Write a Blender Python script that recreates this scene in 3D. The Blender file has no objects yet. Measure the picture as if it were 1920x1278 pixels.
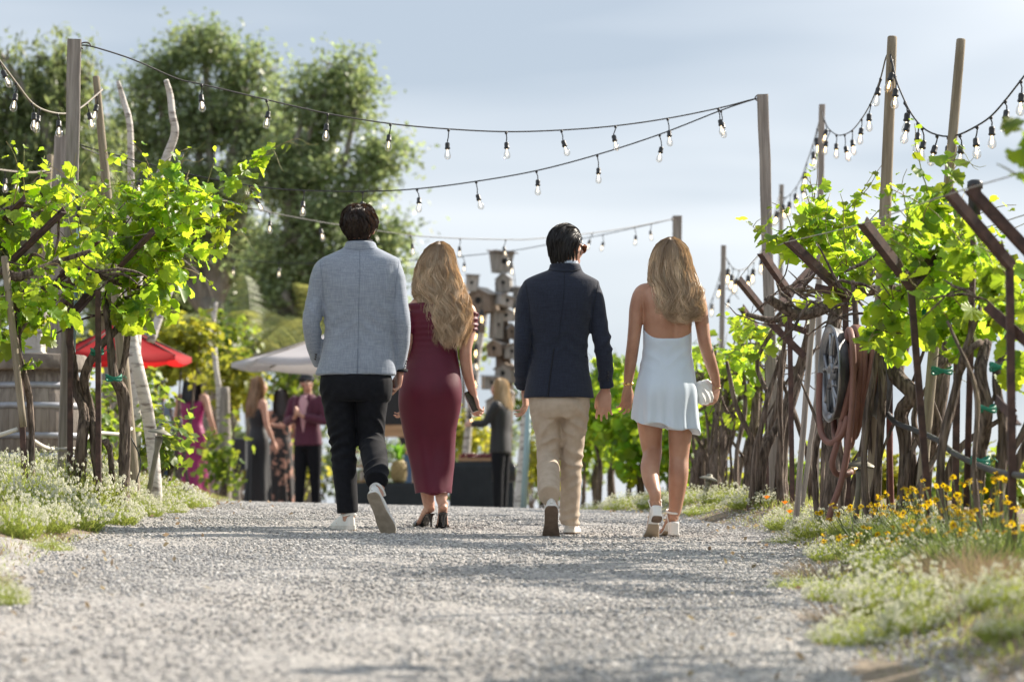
import bpy, bmesh, math, random
import numpy as np
from mathutils import Vector, Matrix, Quaternion

# ------------------------------------------------------------------ camera, sky, sun, exposure
scene = bpy.context.scene
COL = scene.collection
F = 5333.333          # focal length in photograph pixels (100 mm on a 36 mm sensor)
CX, HY = 960.0, 953.0  # image centre column, eye-level row
cam_d = bpy.data.cameras.new('camera')
cam = bpy.data.objects.new('camera', cam_d)
COL.objects.link(cam)
scene.camera = cam
cam.location = (0, 0, 0)
cam.rotation_euler = (math.radians(90), 0, 0)
cam_d.lens = 100.0
cam_d.sensor_width = 36.0
cam_d.sensor_fit = 'HORIZONTAL'
cam_d.shift_y = (HY - 639.0) / 1920.0
cam_d.clip_start = 0.1
cam_d.clip_end = 6000
cam_d.dof.use_dof = True
cam_d.dof.focus_distance = 15.7
cam_d.dof.aperture_fstop = 3.0

SUN_EL, SUN_AZ = 33.0, 57.0        # degrees above the horizon, degrees clockwise from +Y (towards +X)
world = bpy.data.worlds.new('World')
scene.world = world
world.use_nodes = True
wn = world.node_tree
wn.nodes.clear()
def wnode(t, **kw):
    n = wn.nodes.new(t)
    for k, v in kw.items():
        setattr(n, k, v)
    return n
w_out = wnode('ShaderNodeOutputWorld')
w_bg = wnode('ShaderNodeBackground')
w_sky = wnode('ShaderNodeTexSky', sky_type='NISHITA', sun_disc=False)
w_sky.sun_elevation = math.radians(SUN_EL)
w_sky.sun_rotation = math.radians(SUN_AZ)
w_sky.air_density = 1.0
w_sky.dust_density = 0.6
w_sky.ozone_density = 1.4
w_tc = wnode('ShaderNodeTexCoord')
w_map = wnode('ShaderNodeMapping')
w_map.inputs['Scale'].default_value = (1.6, 1.6, 11.0)
w_map.inputs['Rotation'].default_value = (0.0, math.radians(4), 0)
w_no = wnode('ShaderNodeTexNoise')
w_no.inputs['Scale'].default_value = 1.6
w_no.inputs['Detail'].default_value = 3.5
w_no.inputs['Roughness'].default_value = 0.42
w_no.inputs['Distortion'].default_value = 0.25
w_rmp = wnode('ShaderNodeMapRange')
w_rmp.inputs['From Min'].default_value = 0.37
w_rmp.inputs['From Max'].default_value = 0.63
w_rmp.inputs['To Min'].default_value = 0.0
w_rmp.inputs['To Max'].default_value = 1.0
w_cl = wnode('ShaderNodeMix', data_type='RGBA')
w_cl.inputs[6].default_value = (3.6, 4.15, 4.85, 1)    # thin grey-blue veil
w_cl.inputs[7].default_value = (6.5, 6.8, 7.15, 1)      # lighter streaks of cloud
w_mix = wnode('ShaderNodeMix', data_type='RGBA')
w_mix.inputs[0].default_value = 0.9
wn.links.new(w_tc.outputs['Generated'], w_map.inputs['Vector'])
wn.links.new(w_map.outputs['Vector'], w_no.inputs['Vector'])
wn.links.new(w_no.outputs['Fac'], w_rmp.inputs['Value'])
wn.links.new(w_rmp.outputs['Result'], w_cl.inputs[0])
wn.links.new(w_sky.outputs['Color'], w_mix.inputs[6])
# towards the horizon the cloud sheet turns creamier, all the way round
w_sep = wnode('ShaderNodeSeparateXYZ'); wn.links.new(w_tc.outputs['Generated'], w_sep.inputs[0])
w_hr = wnode('ShaderNodeMapRange'); w_hr.inputs['From Min'].default_value = 0.0; w_hr.inputs['From Max'].default_value = 0.16
w_hr.inputs['To Min'].default_value = 0.40; w_hr.inputs['To Max'].default_value = 0.0
wn.links.new(w_sep.outputs['Z'], w_hr.inputs['Value'])
w_hz = wnode('ShaderNodeMix', data_type='RGBA'); w_hz.inputs[7].default_value = (4.9, 5.3, 5.75, 1)
wn.links.new(w_hr.outputs['Result'], w_hz.inputs[0]); wn.links.new(w_cl.outputs[2], w_hz.inputs[6])
wn.links.new(w_hz.outputs[2], w_mix.inputs[7])
wn.links.new(w_mix.outputs[2], w_bg.inputs['Color'])
w_bg.inputs['Strength'].default_value = 0.078
wn.links.new(w_bg.outputs['Background'], w_out.inputs['Surface'])

sun_d = bpy.data.lights.new('sun', 'SUN')
sun = bpy.data.objects.new('sun', sun_d)
COL.objects.link(sun)
sun_d.energy = 5.0
sun_d.angle = math.radians(0.6)
sun_d.color = (1.0, 0.90, 0.77)
SUN_DIR = Vector((math.cos(math.radians(SUN_EL)) * math.sin(math.radians(SUN_AZ)),
                  math.cos(math.radians(SUN_EL)) * math.cos(math.radians(SUN_AZ)),
                  math.sin(math.radians(SUN_EL))))
sun.location = SUN_DIR * 60
sun.rotation_euler = SUN_DIR.to_track_quat('Z', 'Y').to_euler()

scene.render.engine = 'CYCLES'
scene.cycles.use_denoising = True
scene.cycles.max_bounces = 6
scene.cycles.diffuse_bounces = 4
scene.cycles.glossy_bounces = 2
scene.cycles.transmission_bounces = 4
scene.cycles.transparent_max_bounces = 10
scene.cycles.use_adaptive_sampling = True
scene.cycles.adaptive_threshold = 0.015
scene.cycles.caustics_reflective = False
scene.cycles.caustics_refractive = False
scene.cycles.sample_clamp_indirect = 6.0
scene.view_settings.view_transform = 'Standard'
scene.view_settings.look = 'None'
scene.view_settings.exposure = 0.95
scene.view_settings.gamma = 1.0
scene.view_settings.use_curve_mapping = False

rng = np.random.default_rng(7)
random.seed(7)

def P(px, py, Y):
    """world point seen at photograph pixel (px, py) when it stands Y metres away"""
    return Vector(((px - CX) * Y / F, Y, (HY - py) * Y / F))
def PX(px, Y):
    return (px - CX) * Y / F
def PZ(py, Y):
    return (HY - py) * Y / F

# ------------------------------------------------------------------ materials
MATS = {}
def _lnk(nt, a, b):
    nt.links.new(a, b)
def mat(name, c1, c2=None, scale=8.0, stretch=(1, 1, 1), rough=0.6, bump=0.0, bscale=None, metal=0.0, spec=0.5,
        detail=5.0, trans=0.0, tcol=None, sheen=0.0, aniso=0.0, coord='Object', rnd=0.0, lo=0.35, hi=0.65, attr=None, rvar=0.0, sss=0.0):
    if name in MATS:
        return MATS[name]
    m = bpy.data.materials.new(name)
    m.use_nodes = True
    nt = m.node_tree
    b = nt.nodes['Principled BSDF']
    out = nt.nodes['Material Output']
    b.inputs['Roughness'].default_value = rough
    b.inputs['Metallic'].default_value = metal
    b.inputs['Specular IOR Level'].default_value = spec
    b.inputs['Sheen Weight'].default_value = sheen
    b.inputs['Sheen Roughness'].default_value = 0.4
    b.inputs['Anisotropic'].default_value = aniso
    if sss:
        b.inputs['Subsurface Weight'].default_value = sss
        b.inputs['Subsurface Radius'].default_value = (0.012, 0.004, 0.002)
        b.inputs['Subsurface Scale'].default_value = 1.0
    col = None
    c1 = tuple(c1) + (1,)
    b.inputs['Base Color'].default_value = c1
    tc = nt.nodes.new('ShaderNodeTexCoord')
    mp = nt.nodes.new('ShaderNodeMapping')
    mp.inputs['Scale'].default_value = stretch
    _lnk(nt, tc.outputs[coord], mp.inputs['Vector'])
    if c2 is not None:
        no = nt.nodes.new('ShaderNodeTexNoise')
        no.inputs['Scale'].default_value = scale
        no.inputs['Detail'].default_value = detail
        _lnk(nt, mp.outputs['Vector'], no.inputs['Vector'])
        mr = nt.nodes.new('ShaderNodeMapRange')
        mr.inputs['From Min'].default_value = lo
        mr.inputs['From Max'].default_value = hi
        _lnk(nt, no.outputs['Fac'], mr.inputs['Value'])
        mx = nt.nodes.new('ShaderNodeMix')
        mx.data_type = 'RGBA'
        mx.inputs[6].default_value = c1
        mx.inputs[7].default_value = tuple(c2) + (1,)
        _lnk(nt, mr.outputs['Result'], mx.inputs[0])
        col = mx.outputs[2]
        if rvar:
            m2 = nt.nodes.new('ShaderNodeMapRange')
            m2.inputs['To Min'].default_value = rough - rvar
            m2.inputs['To Max'].default_value = rough + rvar
            _lnk(nt, no.outputs['Fac'], m2.inputs['Value'])
            _lnk(nt, m2.outputs['Result'], b.inputs['Roughness'])
    if attr:
        at = nt.nodes.new('ShaderNodeAttribute')
        at.attribute_name = attr
        col = at.outputs['Color']
    if rnd:
        oi = nt.nodes.new('ShaderNodeObjectInfo')
        ge = nt.nodes.new('ShaderNodeNewGeometry')
        ad = nt.nodes.new('ShaderNodeMath'); ad.operation = 'ADD'
        _lnk(nt, oi.outputs['Random'], ad.inputs[0]); _lnk(nt, ge.outputs['Random Per Island'], ad.inputs[1])
        fr = nt.nodes.new('ShaderNodeMath'); fr.operation = 'FRACT'
        _lnk(nt, ad.outputs[0], fr.inputs[0])
        mr = nt.nodes.new('ShaderNodeMapRange')
        mr.inputs['To Min'].default_value = 1 - rnd
        mr.inputs['To Max'].default_value = 1 + rnd
        _lnk(nt, fr.outputs[0], mr.inputs['Value'])
        hs = nt.nodes.new('ShaderNodeHueSaturation')
        _lnk(nt, mr.outputs['Result'], hs.inputs['Value'])
        m3 = nt.nodes.new('ShaderNodeMapRange')
        m3.inputs['To Min'].default_value = 0.5 - 0.035 * rnd
        m3.inputs['To Max'].default_value = 0.5 + 0.05 * rnd
        fr2 = nt.nodes.new('ShaderNodeMath'); fr2.operation = 'MULTIPLY'; fr2.inputs[1].default_value = 7.31
        _lnk(nt, fr.outputs[0], fr2.inputs[0])
        fr3 = nt.nodes.new('ShaderNodeMath'); fr3.operation = 'FRACT'
        _lnk(nt, fr2.outputs[0], fr3.inputs[0])
        _lnk(nt, fr3.outputs[0], m3.inputs['Value'])
        _lnk(nt, m3.outputs['Result'], hs.inputs['Hue'])
        if col is None:
            hs.inputs['Color'].default_value = c1
        else:
            _lnk(nt, col, hs.inputs['Color'])
        col = hs.outputs['Color']
    if col is not None:
        _lnk(nt, col, b.inputs['Base Color'])
    if bump:
        nb = nt.nodes.new('ShaderNodeTexNoise')
        nb.inputs['Scale'].default_value = bscale or scale * 2
        nb.inputs['Detail'].default_value = 6
        _lnk(nt, mp.outputs['Vector'], nb.inputs['Vector'])
        bp = nt.nodes.new('ShaderNodeBump')
        bp.inputs['Strength'].default_value = 1.0
        bp.inputs['Distance'].default_value = bump
        _lnk(nt, nb.outputs['Fac'], bp.inputs['Height'])
        _lnk(nt, bp.outputs['Normal'], b.inputs['Normal'])
    if trans:
        tr = nt.nodes.new('ShaderNodeBsdfTranslucent')
        tr.inputs['Color'].default_value = tuple(tcol or c1[:3]) + (1,)
        if rnd and tcol:
            h2 = nt.nodes.new('ShaderNodeHueSaturation')
            h2.inputs['Color'].default_value = tuple(tcol) + (1,)
            _lnk(nt, mr.outputs['Result'], h2.inputs['Value'])
            _lnk(nt, m3.outputs['Result'], h2.inputs['Hue'])
            _lnk(nt, h2.outputs['Color'], tr.inputs['Color'])
        ms = nt.nodes.new('ShaderNodeMixShader')
        ms.inputs['Fac'].default_value = trans
        _lnk(nt, b.outputs['BSDF'], ms.inputs[1]); _lnk(nt, tr.outputs['BSDF'], ms.inputs[2])
        _lnk(nt, ms.outputs['Shader'], out.inputs['Surface'])
    MATS[name] = m
    return m

def emat(name, color, strength):
    m = bpy.data.materials.new(name)
    m.use_nodes = True
    b = m.node_tree.nodes['Principled BSDF']
    b.inputs['Base Color'].default_value = tuple(color) + (1,)
    b.inputs['Emission Color'].default_value = tuple(color) + (1,)
    b.inputs['Emission Strength'].default_value = strength
    MATS[name] = m
    return m

# ------------------------------------------------------------------ mesh helpers
class G:
    """collects vertices and faces"""
    def __init__(self):
        self.v = []; self.f = []; self.n = 0
    def add(self, verts, faces):
        verts = np.asarray(verts, dtype=float).reshape(-1, 3)
        self.v.append(verts)
        o = self.n
        self.f.extend([tuple(i + o for i in f) for f in faces])
        self.n += len(verts)
        return self
    def verts(self):
        return np.concatenate(self.v) if self.v else np.zeros((0, 3))
    def box(self, c, s, R=None):
        x, y, z = s[0] / 2, s[1] / 2, s[2] / 2
        v = np.array([(-x, -y, -z), (x, -y, -z), (x, y, -z), (-x, y, -z), (-x, -y, z), (x, -y, z), (x, y, z), (-x, y, z)])
        if R is not None:
            v = v @ np.array(R).T
        return self.add(v + np.array(c), [(0, 3, 2, 1), (4, 5, 6, 7), (0, 1, 5, 4), (1, 2, 6, 5), (2, 3, 7, 6), (3, 0, 4, 7)])
    def tube(self, ctrl, seg=12, step=None, fwd=(0, 1, 0), sup=2.0, cap=True, twist=0.0, lump=0.0, lseed=0, flat=False):
        """ctrl rows: x y z ra [rb]; ellipse ring ra along side, rb along fwd"""
        c = np.array([list(r) if len(r) == 5 else list(r) + [r[3]] for r in ctrl], float)
        if step:
            c = crom(c, step)
        v, f = ring_tube(c, seg, np.array(fwd, float), sup, cap, twist, lump, lseed, flat)
        return self.add(v, f)
    def lathe(self, prof, seg=20, c=(0, 0, 0), R=None):
        """prof: list of (r, z)"""
        a = np.linspace(0, 2 * np.pi, seg, endpoint=False)
        v = np.array([(r * math.cos(t), r * math.sin(t), z) for r, z in prof for t in a])
        fs = []
        for i in range(len(prof) - 1):
            for j in range(seg):
                k = (j + 1) % seg
                fs.append((i * seg + j, i * seg + k, (i + 1) * seg + k, (i + 1) * seg + j))
        fs.append(tuple(range(seg - 1, -1, -1)))
        fs.append(tuple((len(prof) - 1) * seg + j for j in range(seg)))
        if R is not None:
            v = v @ np.array(R).T
        return self.add(v + np.array(c), fs)
    def mesh(self, name, m=None, smooth=True):
        me = bpy.data.meshes.new(name)
        me.from_pydata(self.verts().tolist(), [], self.f)
        if smooth:
            me.polygons.foreach_set('use_smooth', [True] * len(me.polygons))
        if m is not None:
            me.materials.append(m)
        me.update()
        return me
    def obj(self, name, m=None, parent=None, smooth=True, loc=None):
        return link(name, self.mesh(name, m, smooth), parent, loc)

def link(name, me, parent=None, loc=None):
    o = bpy.data.objects.new(name, me)
    COL.objects.link(o)
    if parent is not None:
        o.parent = parent
    if loc is not None:
        o.location = loc
    return o

def tag(o, label=None, cat=None, group=None, kind=None):
    if label: o['label'] = label
    if cat: o['category'] = cat
    if group: o['group'] = group
    if kind: o['kind'] = kind
    return o

def thing(name, label, cat, loc=(0, 0, 0), rz=0.0, group=None):
    o = bpy.data.objects.new(name, None)
    o.empty_display_size = 0.1
    COL.objects.link(o)
    o.location = loc
    o.rotation_euler = (0, 0, rz)
    return tag(o, label, cat, group)

def crom(c, step):
    """Catmull-Rom resampling of control rows (first three columns are the position)"""
    c = np.asarray(c, float)
    n = len(c)
    out = []
    for i in range(n - 1):
        p0 = c[i - 1] if i > 0 else 2 * c[0] - c[1]
        p1, p2 = c[i], c[i + 1]
        p3 = c[i + 2] if i + 2 < n else 2 * c[-1] - c[-2]
        k = max(1, int(math.ceil(np.linalg.norm(p2[:3] - p1[:3]) / step)))
        t = np.arange(k)[:, None] / k
        out.append(0.5 * ((2 * p1) + (-p0 + p2) * t + (2 * p0 - 5 * p1 + 4 * p2 - p3) * t ** 2 + (-p0 + 3 * p1 - 3 * p2 + p3) * t ** 3))
    out.append(c[-1:])
    r = np.concatenate(out)
    if r.shape[1] > 3:
        r[:, 3:] = np.maximum(r[:, 3:], 1e-4)
    return r

def ring_tube(c, seg, fwd, sup=2.0, cap=True, twist=0.0, lump=0.0, lseed=0, flat=False):
    pos = c[:, :3]
    t = np.gradient(pos, axis=0)
    t /= np.linalg.norm(t, axis=1)[:, None] + 1e-12
    if flat:
        t = np.tile(np.array([0.0, 0.0, -1.0]), (len(c), 1))
    side = np.cross(t, fwd)
    ln = np.linalg.norm(side, axis=1)[:, None]
    alt = np.cross(t, np.array([1.0, 0.0, 0.3]))
    side = np.where(ln > 0.15, side, alt)
    side /= np.linalg.norm(side, axis=1)[:, None] + 1e-12
    frn = np.cross(side, t)
    a = np.linspace(0, 2 * np.pi, seg, endpoint=False)
    ca, sa = np.cos(a), np.sin(a)
    e = 2.0 / sup
    ca = np.sign(ca) * np.abs(ca) ** e
    sa = np.sign(sa) * np.abs(sa) ** e
    n = len(c)
    rr = np.ones((n, seg))
    if lump:
        r_ = np.random.default_rng(lseed)
        k = np.arange(n)[:, None]
        for q in range(5):
            rr = rr + lump * 0.5 * np.sin(a[None] * r_.integers(1, 5) + k * r_.uniform(-0.5, 0.5) + r_.uniform(0, 6))
    v = pos[:, None] + side[:, None] * (c[:, 3][:, None] * ca[None] * rr)[..., None] + frn[:, None] * (c[:, 4][:, None] * sa[None] * rr)[..., None]
    v = v.reshape(-1, 3)
    f = []
    for i in range(n - 1):
        for j in range(seg):
            k = (j + 1) % seg
            f.append((i * seg + j, (i + 1) * seg + j, (i + 1) * seg + k, i * seg + k))
    if cap:
        f.append(tuple(range(seg)))
        f.append(tuple((n - 1) * seg + j for j in range(seg - 1, -1, -1)))
    return v, f

def pnoise(v, freq, seed=0, oct=3):
    """smooth pseudo-noise in about -1..1 for an array of points"""
    r = np.random.default_rng(seed)
    s = np.zeros(len(v)); amp = 1.0; tot = 0
    for o in range(oct):
        for q in range(4):
            d = r.normal(size=3); d /= np.linalg.norm(d)
            e = r.normal(size=3); e /= np.linalg.norm(e)
            s += amp * np.sin(v @ d * freq * r.uniform(0.7, 1.4) + r.uniform(0, 6.28) + 1.3 * np.sin(v @ e * freq * 0.6 + r.uniform(0, 6.28)))
        tot += amp * 2.2
        amp *= 0.5; freq *= 2.1
    return s / tot

def from_arrays(name, V, Fq, m=None, smooth=True, colors=None):
    """fast mesh from a vertex array and an (n,3) or (n,4) face array"""
    V = np.asarray(V, np.float32); Fq = np.asarray(Fq, np.int32)
    me = bpy.data.meshes.new(name)
    me.vertices.add(len(V)); me.vertices.foreach_set('co', V.ravel())
    k = Fq.shape[1]
    me.loops.add(Fq.size); me.loops.foreach_set('vertex_index', Fq.ravel())
    me.polygons.add(len(Fq))
    me.polygons.foreach_set('loop_start', np.arange(len(Fq), dtype=np.int32) * k)
    me.polygons.foreach_set('loop_total', np.full(len(Fq), k, np.int32))
    if smooth:
        me.polygons.foreach_set('use_smooth', np.ones(len(Fq), bool))
    if m is not None:
        me.materials.append(m)
    me.update(calc_edges=True)
    if colors is not None:
        at = me.color_attributes.new('col', 'FLOAT_COLOR', 'POINT')
        c4 = np.ones((len(V), 4), np.float32); c4[:, :3] = colors
        at.data.foreach_set('color', c4.ravel())
    return me

def rot_to(d, up=(0, 0, 1)):
    """3x3 numpy matrix whose z axis is d"""
    return np.array(Vector(d).to_track_quat('Z', 'Y').to_matrix())
# ------------------------------------------------------------------ ground
_gy = np.array([-12, -6, 0, 4, 8, 12, 15.7, 19, 22, 25, 30, 36, 50, 90, 200, 500, 3000], float)
_gzv = np.array([-1.6, -1.28, -0.93, -0.70, -0.475, -0.29, -0.155, -0.06, -0.018, -0.012, -0.05, -0.13, -0.32, -1.2, -4.0, -12, -60], float)
_ty = np.linspace(-12, 60, 721)
_tz = np.interp(_ty, _gy, _gzv)
_k = np.ones(31) / 31
_tz = np.convolve(np.pad(_tz, 15, mode='edge'), _k, mode='valid')
_ty2 = np.concatenate([_ty, [90, 200, 500, 3000]])
_tz2 = np.concatenate([_tz, [-1.2, -4.0, -12, -60]])
_ey = np.array([-12, 6, 8.8, 10.5, 13.2, 16.5, 19, 24, 30, 36, 60])
_er = np.array([1.0, 0.95, 1.02, 1.18, 1.40, 1.50, 1.20, 0.68, 0.30, 0.60, 2.0])
_el = np.array([-1.6, -1.6, -1.74, -1.88, -2.04, -2.12, -2.08, -2.25, -3.2, -5.0, -5.0])
def smst(t):
    t = np.clip(t, 0, 1)
    return t * t * (3 - 2 * t)
def gz(x, y):
    x = np.asarray(x, float); y = np.asarray(y, float)
    z = np.interp(y, _ty2, _tz2) - 0.024 * np.clip(x, -4, 4) * np.clip(1 - (np.abs(y) - 40) / 30, 0, 1)
    near = np.clip(1 - (y - 24) / 6, 0, 1)
    r = np.interp(y, _ey, _er); l = np.interp(y, _ey, _el)
    z = z + 0.16 * smst((x - r) / 0.55) * near + 0.21 * smst((l - x) / 0.80) * near
    z = z - 0.16 * np.clip(x - 3.4, 0, 14) * np.clip((y + 5) / 10, 0, 1)
    return z
def gzf(x, y):
    return float(gz(x, y))

gravel_m = bpy.data.materials.new('gravel_bed')
def _gravel_mat(m, scale=1.0):
    m.use_nodes = True
    nt = m.node_tree
    b = nt.nodes['Principled BSDF']
    b.inputs['Roughness'].default_value = 0.85
    tc = nt.nodes.new('ShaderNodeTexCoord')
    vo = nt.nodes.new('ShaderNodeTexVoronoi'); vo.inputs['Scale'].default_value = 70
    nt.links.new(tc.outputs['Object'], vo.inputs['Vector'])
    no = nt.nodes.new('ShaderNodeTexNoise'); no.inputs['Scale'].default_value = 0.9; no.inputs['Detail'].default_value = 4
    nt.links.new(tc.outputs['Object'], no.inputs['Vector'])
    rp = nt.nodes.new('ShaderNodeValToRGB')
    e = rp.color_ramp.elements
    e[0].color = (0.14, 0.137, 0.137, 1); e[0].position = 0.1
    e[1].color = (0.50, 0.475, 0.445, 1); e[1].position = 0.9
    e.new(0.5).color = (0.35, 0.33, 0.31, 1)
    sp = nt.nodes.new('ShaderNodeSeparateColor')
    nt.links.new(vo.outputs['Color'], sp.inputs[0]); nt.links.new(sp.outputs[0], rp.inputs['Fac'])
    mx = nt.nodes.new('ShaderNodeMix'); mx.data_type = 'RGBA'; mx.inputs[7].default_value = (0.42, 0.385, 0.345, 1)
    mr = nt.nodes.new('ShaderNodeMapRange'); mr.inputs['From Min'].default_value = 0.45; mr.inputs['From Max'].default_value = 0.75; mr.inputs['To Max'].default_value = 0.5
    nt.links.new(no.outputs['Fac'], mr.inputs['Value']); nt.links.new(mr.outputs['Result'], mx.inputs[0])
    nt.links.new(rp.outputs['Color'], mx.inputs[6]); nt.links.new(mx.outputs[2], b.inputs['Base Color'])
    bp = nt.nodes.new('ShaderNodeBump'); bp.inputs['Distance'].default_value = 0.008; bp.invert = True
    nt.links.new(vo.outputs['Distance'], bp.inputs['Height']); nt.links.new(bp.outputs['Normal'], b.inputs['Normal'])
_gravel_mat(gravel_m)
soil_m = mat('dry_soil', (0.15, 0.11, 0.075), (0.25, 0.20, 0.145), scale=3, rough=0.95, bump=0.02, bscale=30)

def sheet(name, xs, ys, zf, m):
    X, Y = np.meshgrid(xs, ys)
    V = np.stack([X, Y, zf(X, Y)], -1).reshape(-1, 3)
    nx, ny = len(xs), len(ys)
    i = np.arange((ny - 1) * nx).reshape(ny - 1, nx)[:, :-1].ravel()
    Fq = np.stack([i, i + 1, i + nx + 1, i + nx], 1)
    return link(name, from_arrays(name, V, Fq, m))

xs = np.concatenate([[-3000, -1000, -300, -100, -40, -20], np.arange(-12, 12.01, 0.3), [20, 40, 100, 300, 1000, 3000]])
ys = np.concatenate([[-300, -60], np.arange(-12, 50, 0.2), [55, 60, 80, 120, 250, 600, 1500, 3000]])
ground = tag(sheet('ground', xs, ys, lambda X, Y: gz(X, Y) + 0.012 * np.sin(X * 3.1 + Y * 1.7) * np.sin(Y * 2.3 - X) * (np.abs(X) < 12), soil_m), kind='structure')

# the gravel path: a strip between its two edges, 2 cm above the soil
def path_sheet():
    ys = np.arange(3.0, 44, 0.12)
    u = np.linspace(0, 1, 60)
    L = np.interp(ys, _ey, _el)[:, None]; R = np.interp(ys, _ey, _er)[:, None]
    wob = 0.10 * np.sin(ys * 1.9) + 0.07 * np.sin(ys * 4.7 + 1)
    L = L - 0.22 + wob[:, None]; R = R + 0.16 + np.roll(wob, 30)[:, None]
    X = L + (R - L) * u[None]
    Y = np.repeat(ys[:, None], 60, 1)
    e = np.minimum(u, 1 - u)[None] * np.ones_like(X)
    Z = gz(X, Y) + 0.016 + 0.004 * np.sin(X * 5 + Y * 2.1) * np.sin(Y * 3.3) - 0.05 * (e < 1e-6)
    V = np.stack([X, Y, Z], -1).reshape(-1, 3)
    i = np.arange((len(ys) - 1) * 60).reshape(-1, 60)[:, :-1].ravel()
    return link('path', from_arrays('path', V, np.stack([i, i + 1, i + 61, i + 60], 1), gravel_m))
path = tag(path_sheet(), kind='structure')

# loose gravel stones: real stones scattered by geometry nodes
def stone_mesh(seed):
    r = np.random.default_rng(seed)
    bm = bmesh.new()
    bmesh.ops.create_icosphere(bm, subdivisions=1, radius=1.0)
    for v in bm.verts:
        v.co *= 1 + r.uniform(-0.28, 0.22)
        v.co.z *= 0.62
    me = bpy.data.meshes.new('stone')
    bm.to_mesh(me); bm.free()
    return me
stone_m = bpy.data.materials.new('gravel_stone')
def _stone_mat():
    stone_m.use_nodes = True
    nt = stone_m.node_tree
    b = nt.nodes['Principled BSDF']; b.inputs['Roughness'].default_value = 0.75
    oi = nt.nodes.new('ShaderNodeObjectInfo')
    rp = nt.nodes.new('ShaderNodeValToRGB')
    e = rp.color_ramp.elements
    e[0].color = (0.20, 0.20, 0.205, 1); e[0].position = 0.0
    e[1].color = (0.62, 0.605, 0.585, 1); e[1].position = 1.0
    e.new(0.45).color = (0.38, 0.37, 0.36, 1)
    e.new(0.8).color = (0.45, 0.43, 0.405, 1)
    nt.links.new(oi.outputs['Random'], rp.inputs['Fac']); nt.links.new(rp.outputs['Color'], b.inputs['Base Color'])
_stone_mat()
STONE_COL = bpy.data.collections.new('stone_kinds')
for s in range(5):
    me = stone_mesh(s); me.materials.append(stone_m)
    STONE_COL.objects.link(bpy.data.objects.new('stone', me))

def scatter_stones(obj, density, smin, smax, seed):
    ng = bpy.data.node_groups.new('scatter', 'GeometryNodeTree')
    ng.interface.new_socket('Geometry', in_out='INPUT', socket_type='NodeSocketGeometry')
    ng.interface.new_socket('Geometry', in_out='OUTPUT', socket_type='NodeSocketGeometry')
    gi = ng.nodes.new('NodeGroupInput'); go = ng.nodes.new('NodeGroupOutput')
    d = ng.nodes.new('GeometryNodeDistributePointsOnFaces')
    at = ng.nodes.new('GeometryNodeInputNamedAttribute'); at.data_type = 'FLOAT'; at.inputs['Name'].default_value = 'dens'
    ml = ng.nodes.new('ShaderNodeMath'); ml.operation = 'MULTIPLY'; ml.inputs[1].default_value = density
    ng.links.new(at.outputs['Attribute'], ml.inputs[0]); ng.links.new(ml.outputs[0], d.inputs['Density'])
    d.inputs['Seed'].default_value = seed
    ci = ng.nodes.new('GeometryNodeCollectionInfo'); ci.inputs['Collection'].default_value = STONE_COL
    ci.inputs['Separate Children'].default_value = True; ci.inputs['Reset Children'].default_value = True
    ip = ng.nodes.new('GeometryNodeInstanceOnPoints'); ip.inputs['Pick Instance'].default_value = True
    rr = ng.nodes.new('FunctionNodeRandomValue'); rr.data_type = 'FLOAT_VECTOR'
    rr.inputs['Min'].default_value = (-0.5, -0.5, 0); rr.inputs['Max'].default_value = (0.5, 0.5, 6.28)
    rs = ng.nodes.new('FunctionNodeRandomValue'); rs.data_type = 'FLOAT'; rs.inputs['Seed'].default_value = 3
    rs.inputs[2].default_value = 0.0; rs.inputs[3].default_value = 1.0
    pw = ng.nodes.new('ShaderNodeMath'); pw.operation = 'POWER'; pw.inputs[1].default_value = 3.0
    mr = ng.nodes.new('ShaderNodeMapRange'); mr.inputs['To Min'].default_value = smin; mr.inputs['To Max'].default_value = smax
    ng.links.new(rs.outputs[1], pw.inputs[0]); ng.links.new(pw.outputs[0], mr.inputs['Value'])
    ng.links.new(gi.outputs[0], d.inputs['Mesh'])
    ng.links.new(d.outputs['Points'], ip.inputs['Points'])
    ng.links.new(ci.outputs[0], ip.inputs['Instance'])
    ng.links.new(rr.outputs[0], ip.inputs['Rotation']); ng.links.new(mr.outputs['Result'], ip.inputs['Scale'])
    ng.links.new(ip.outputs[0], go.inputs[0])
    md = obj.modifiers.new('scatter', 'NODES'); md.node_group = ng

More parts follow.
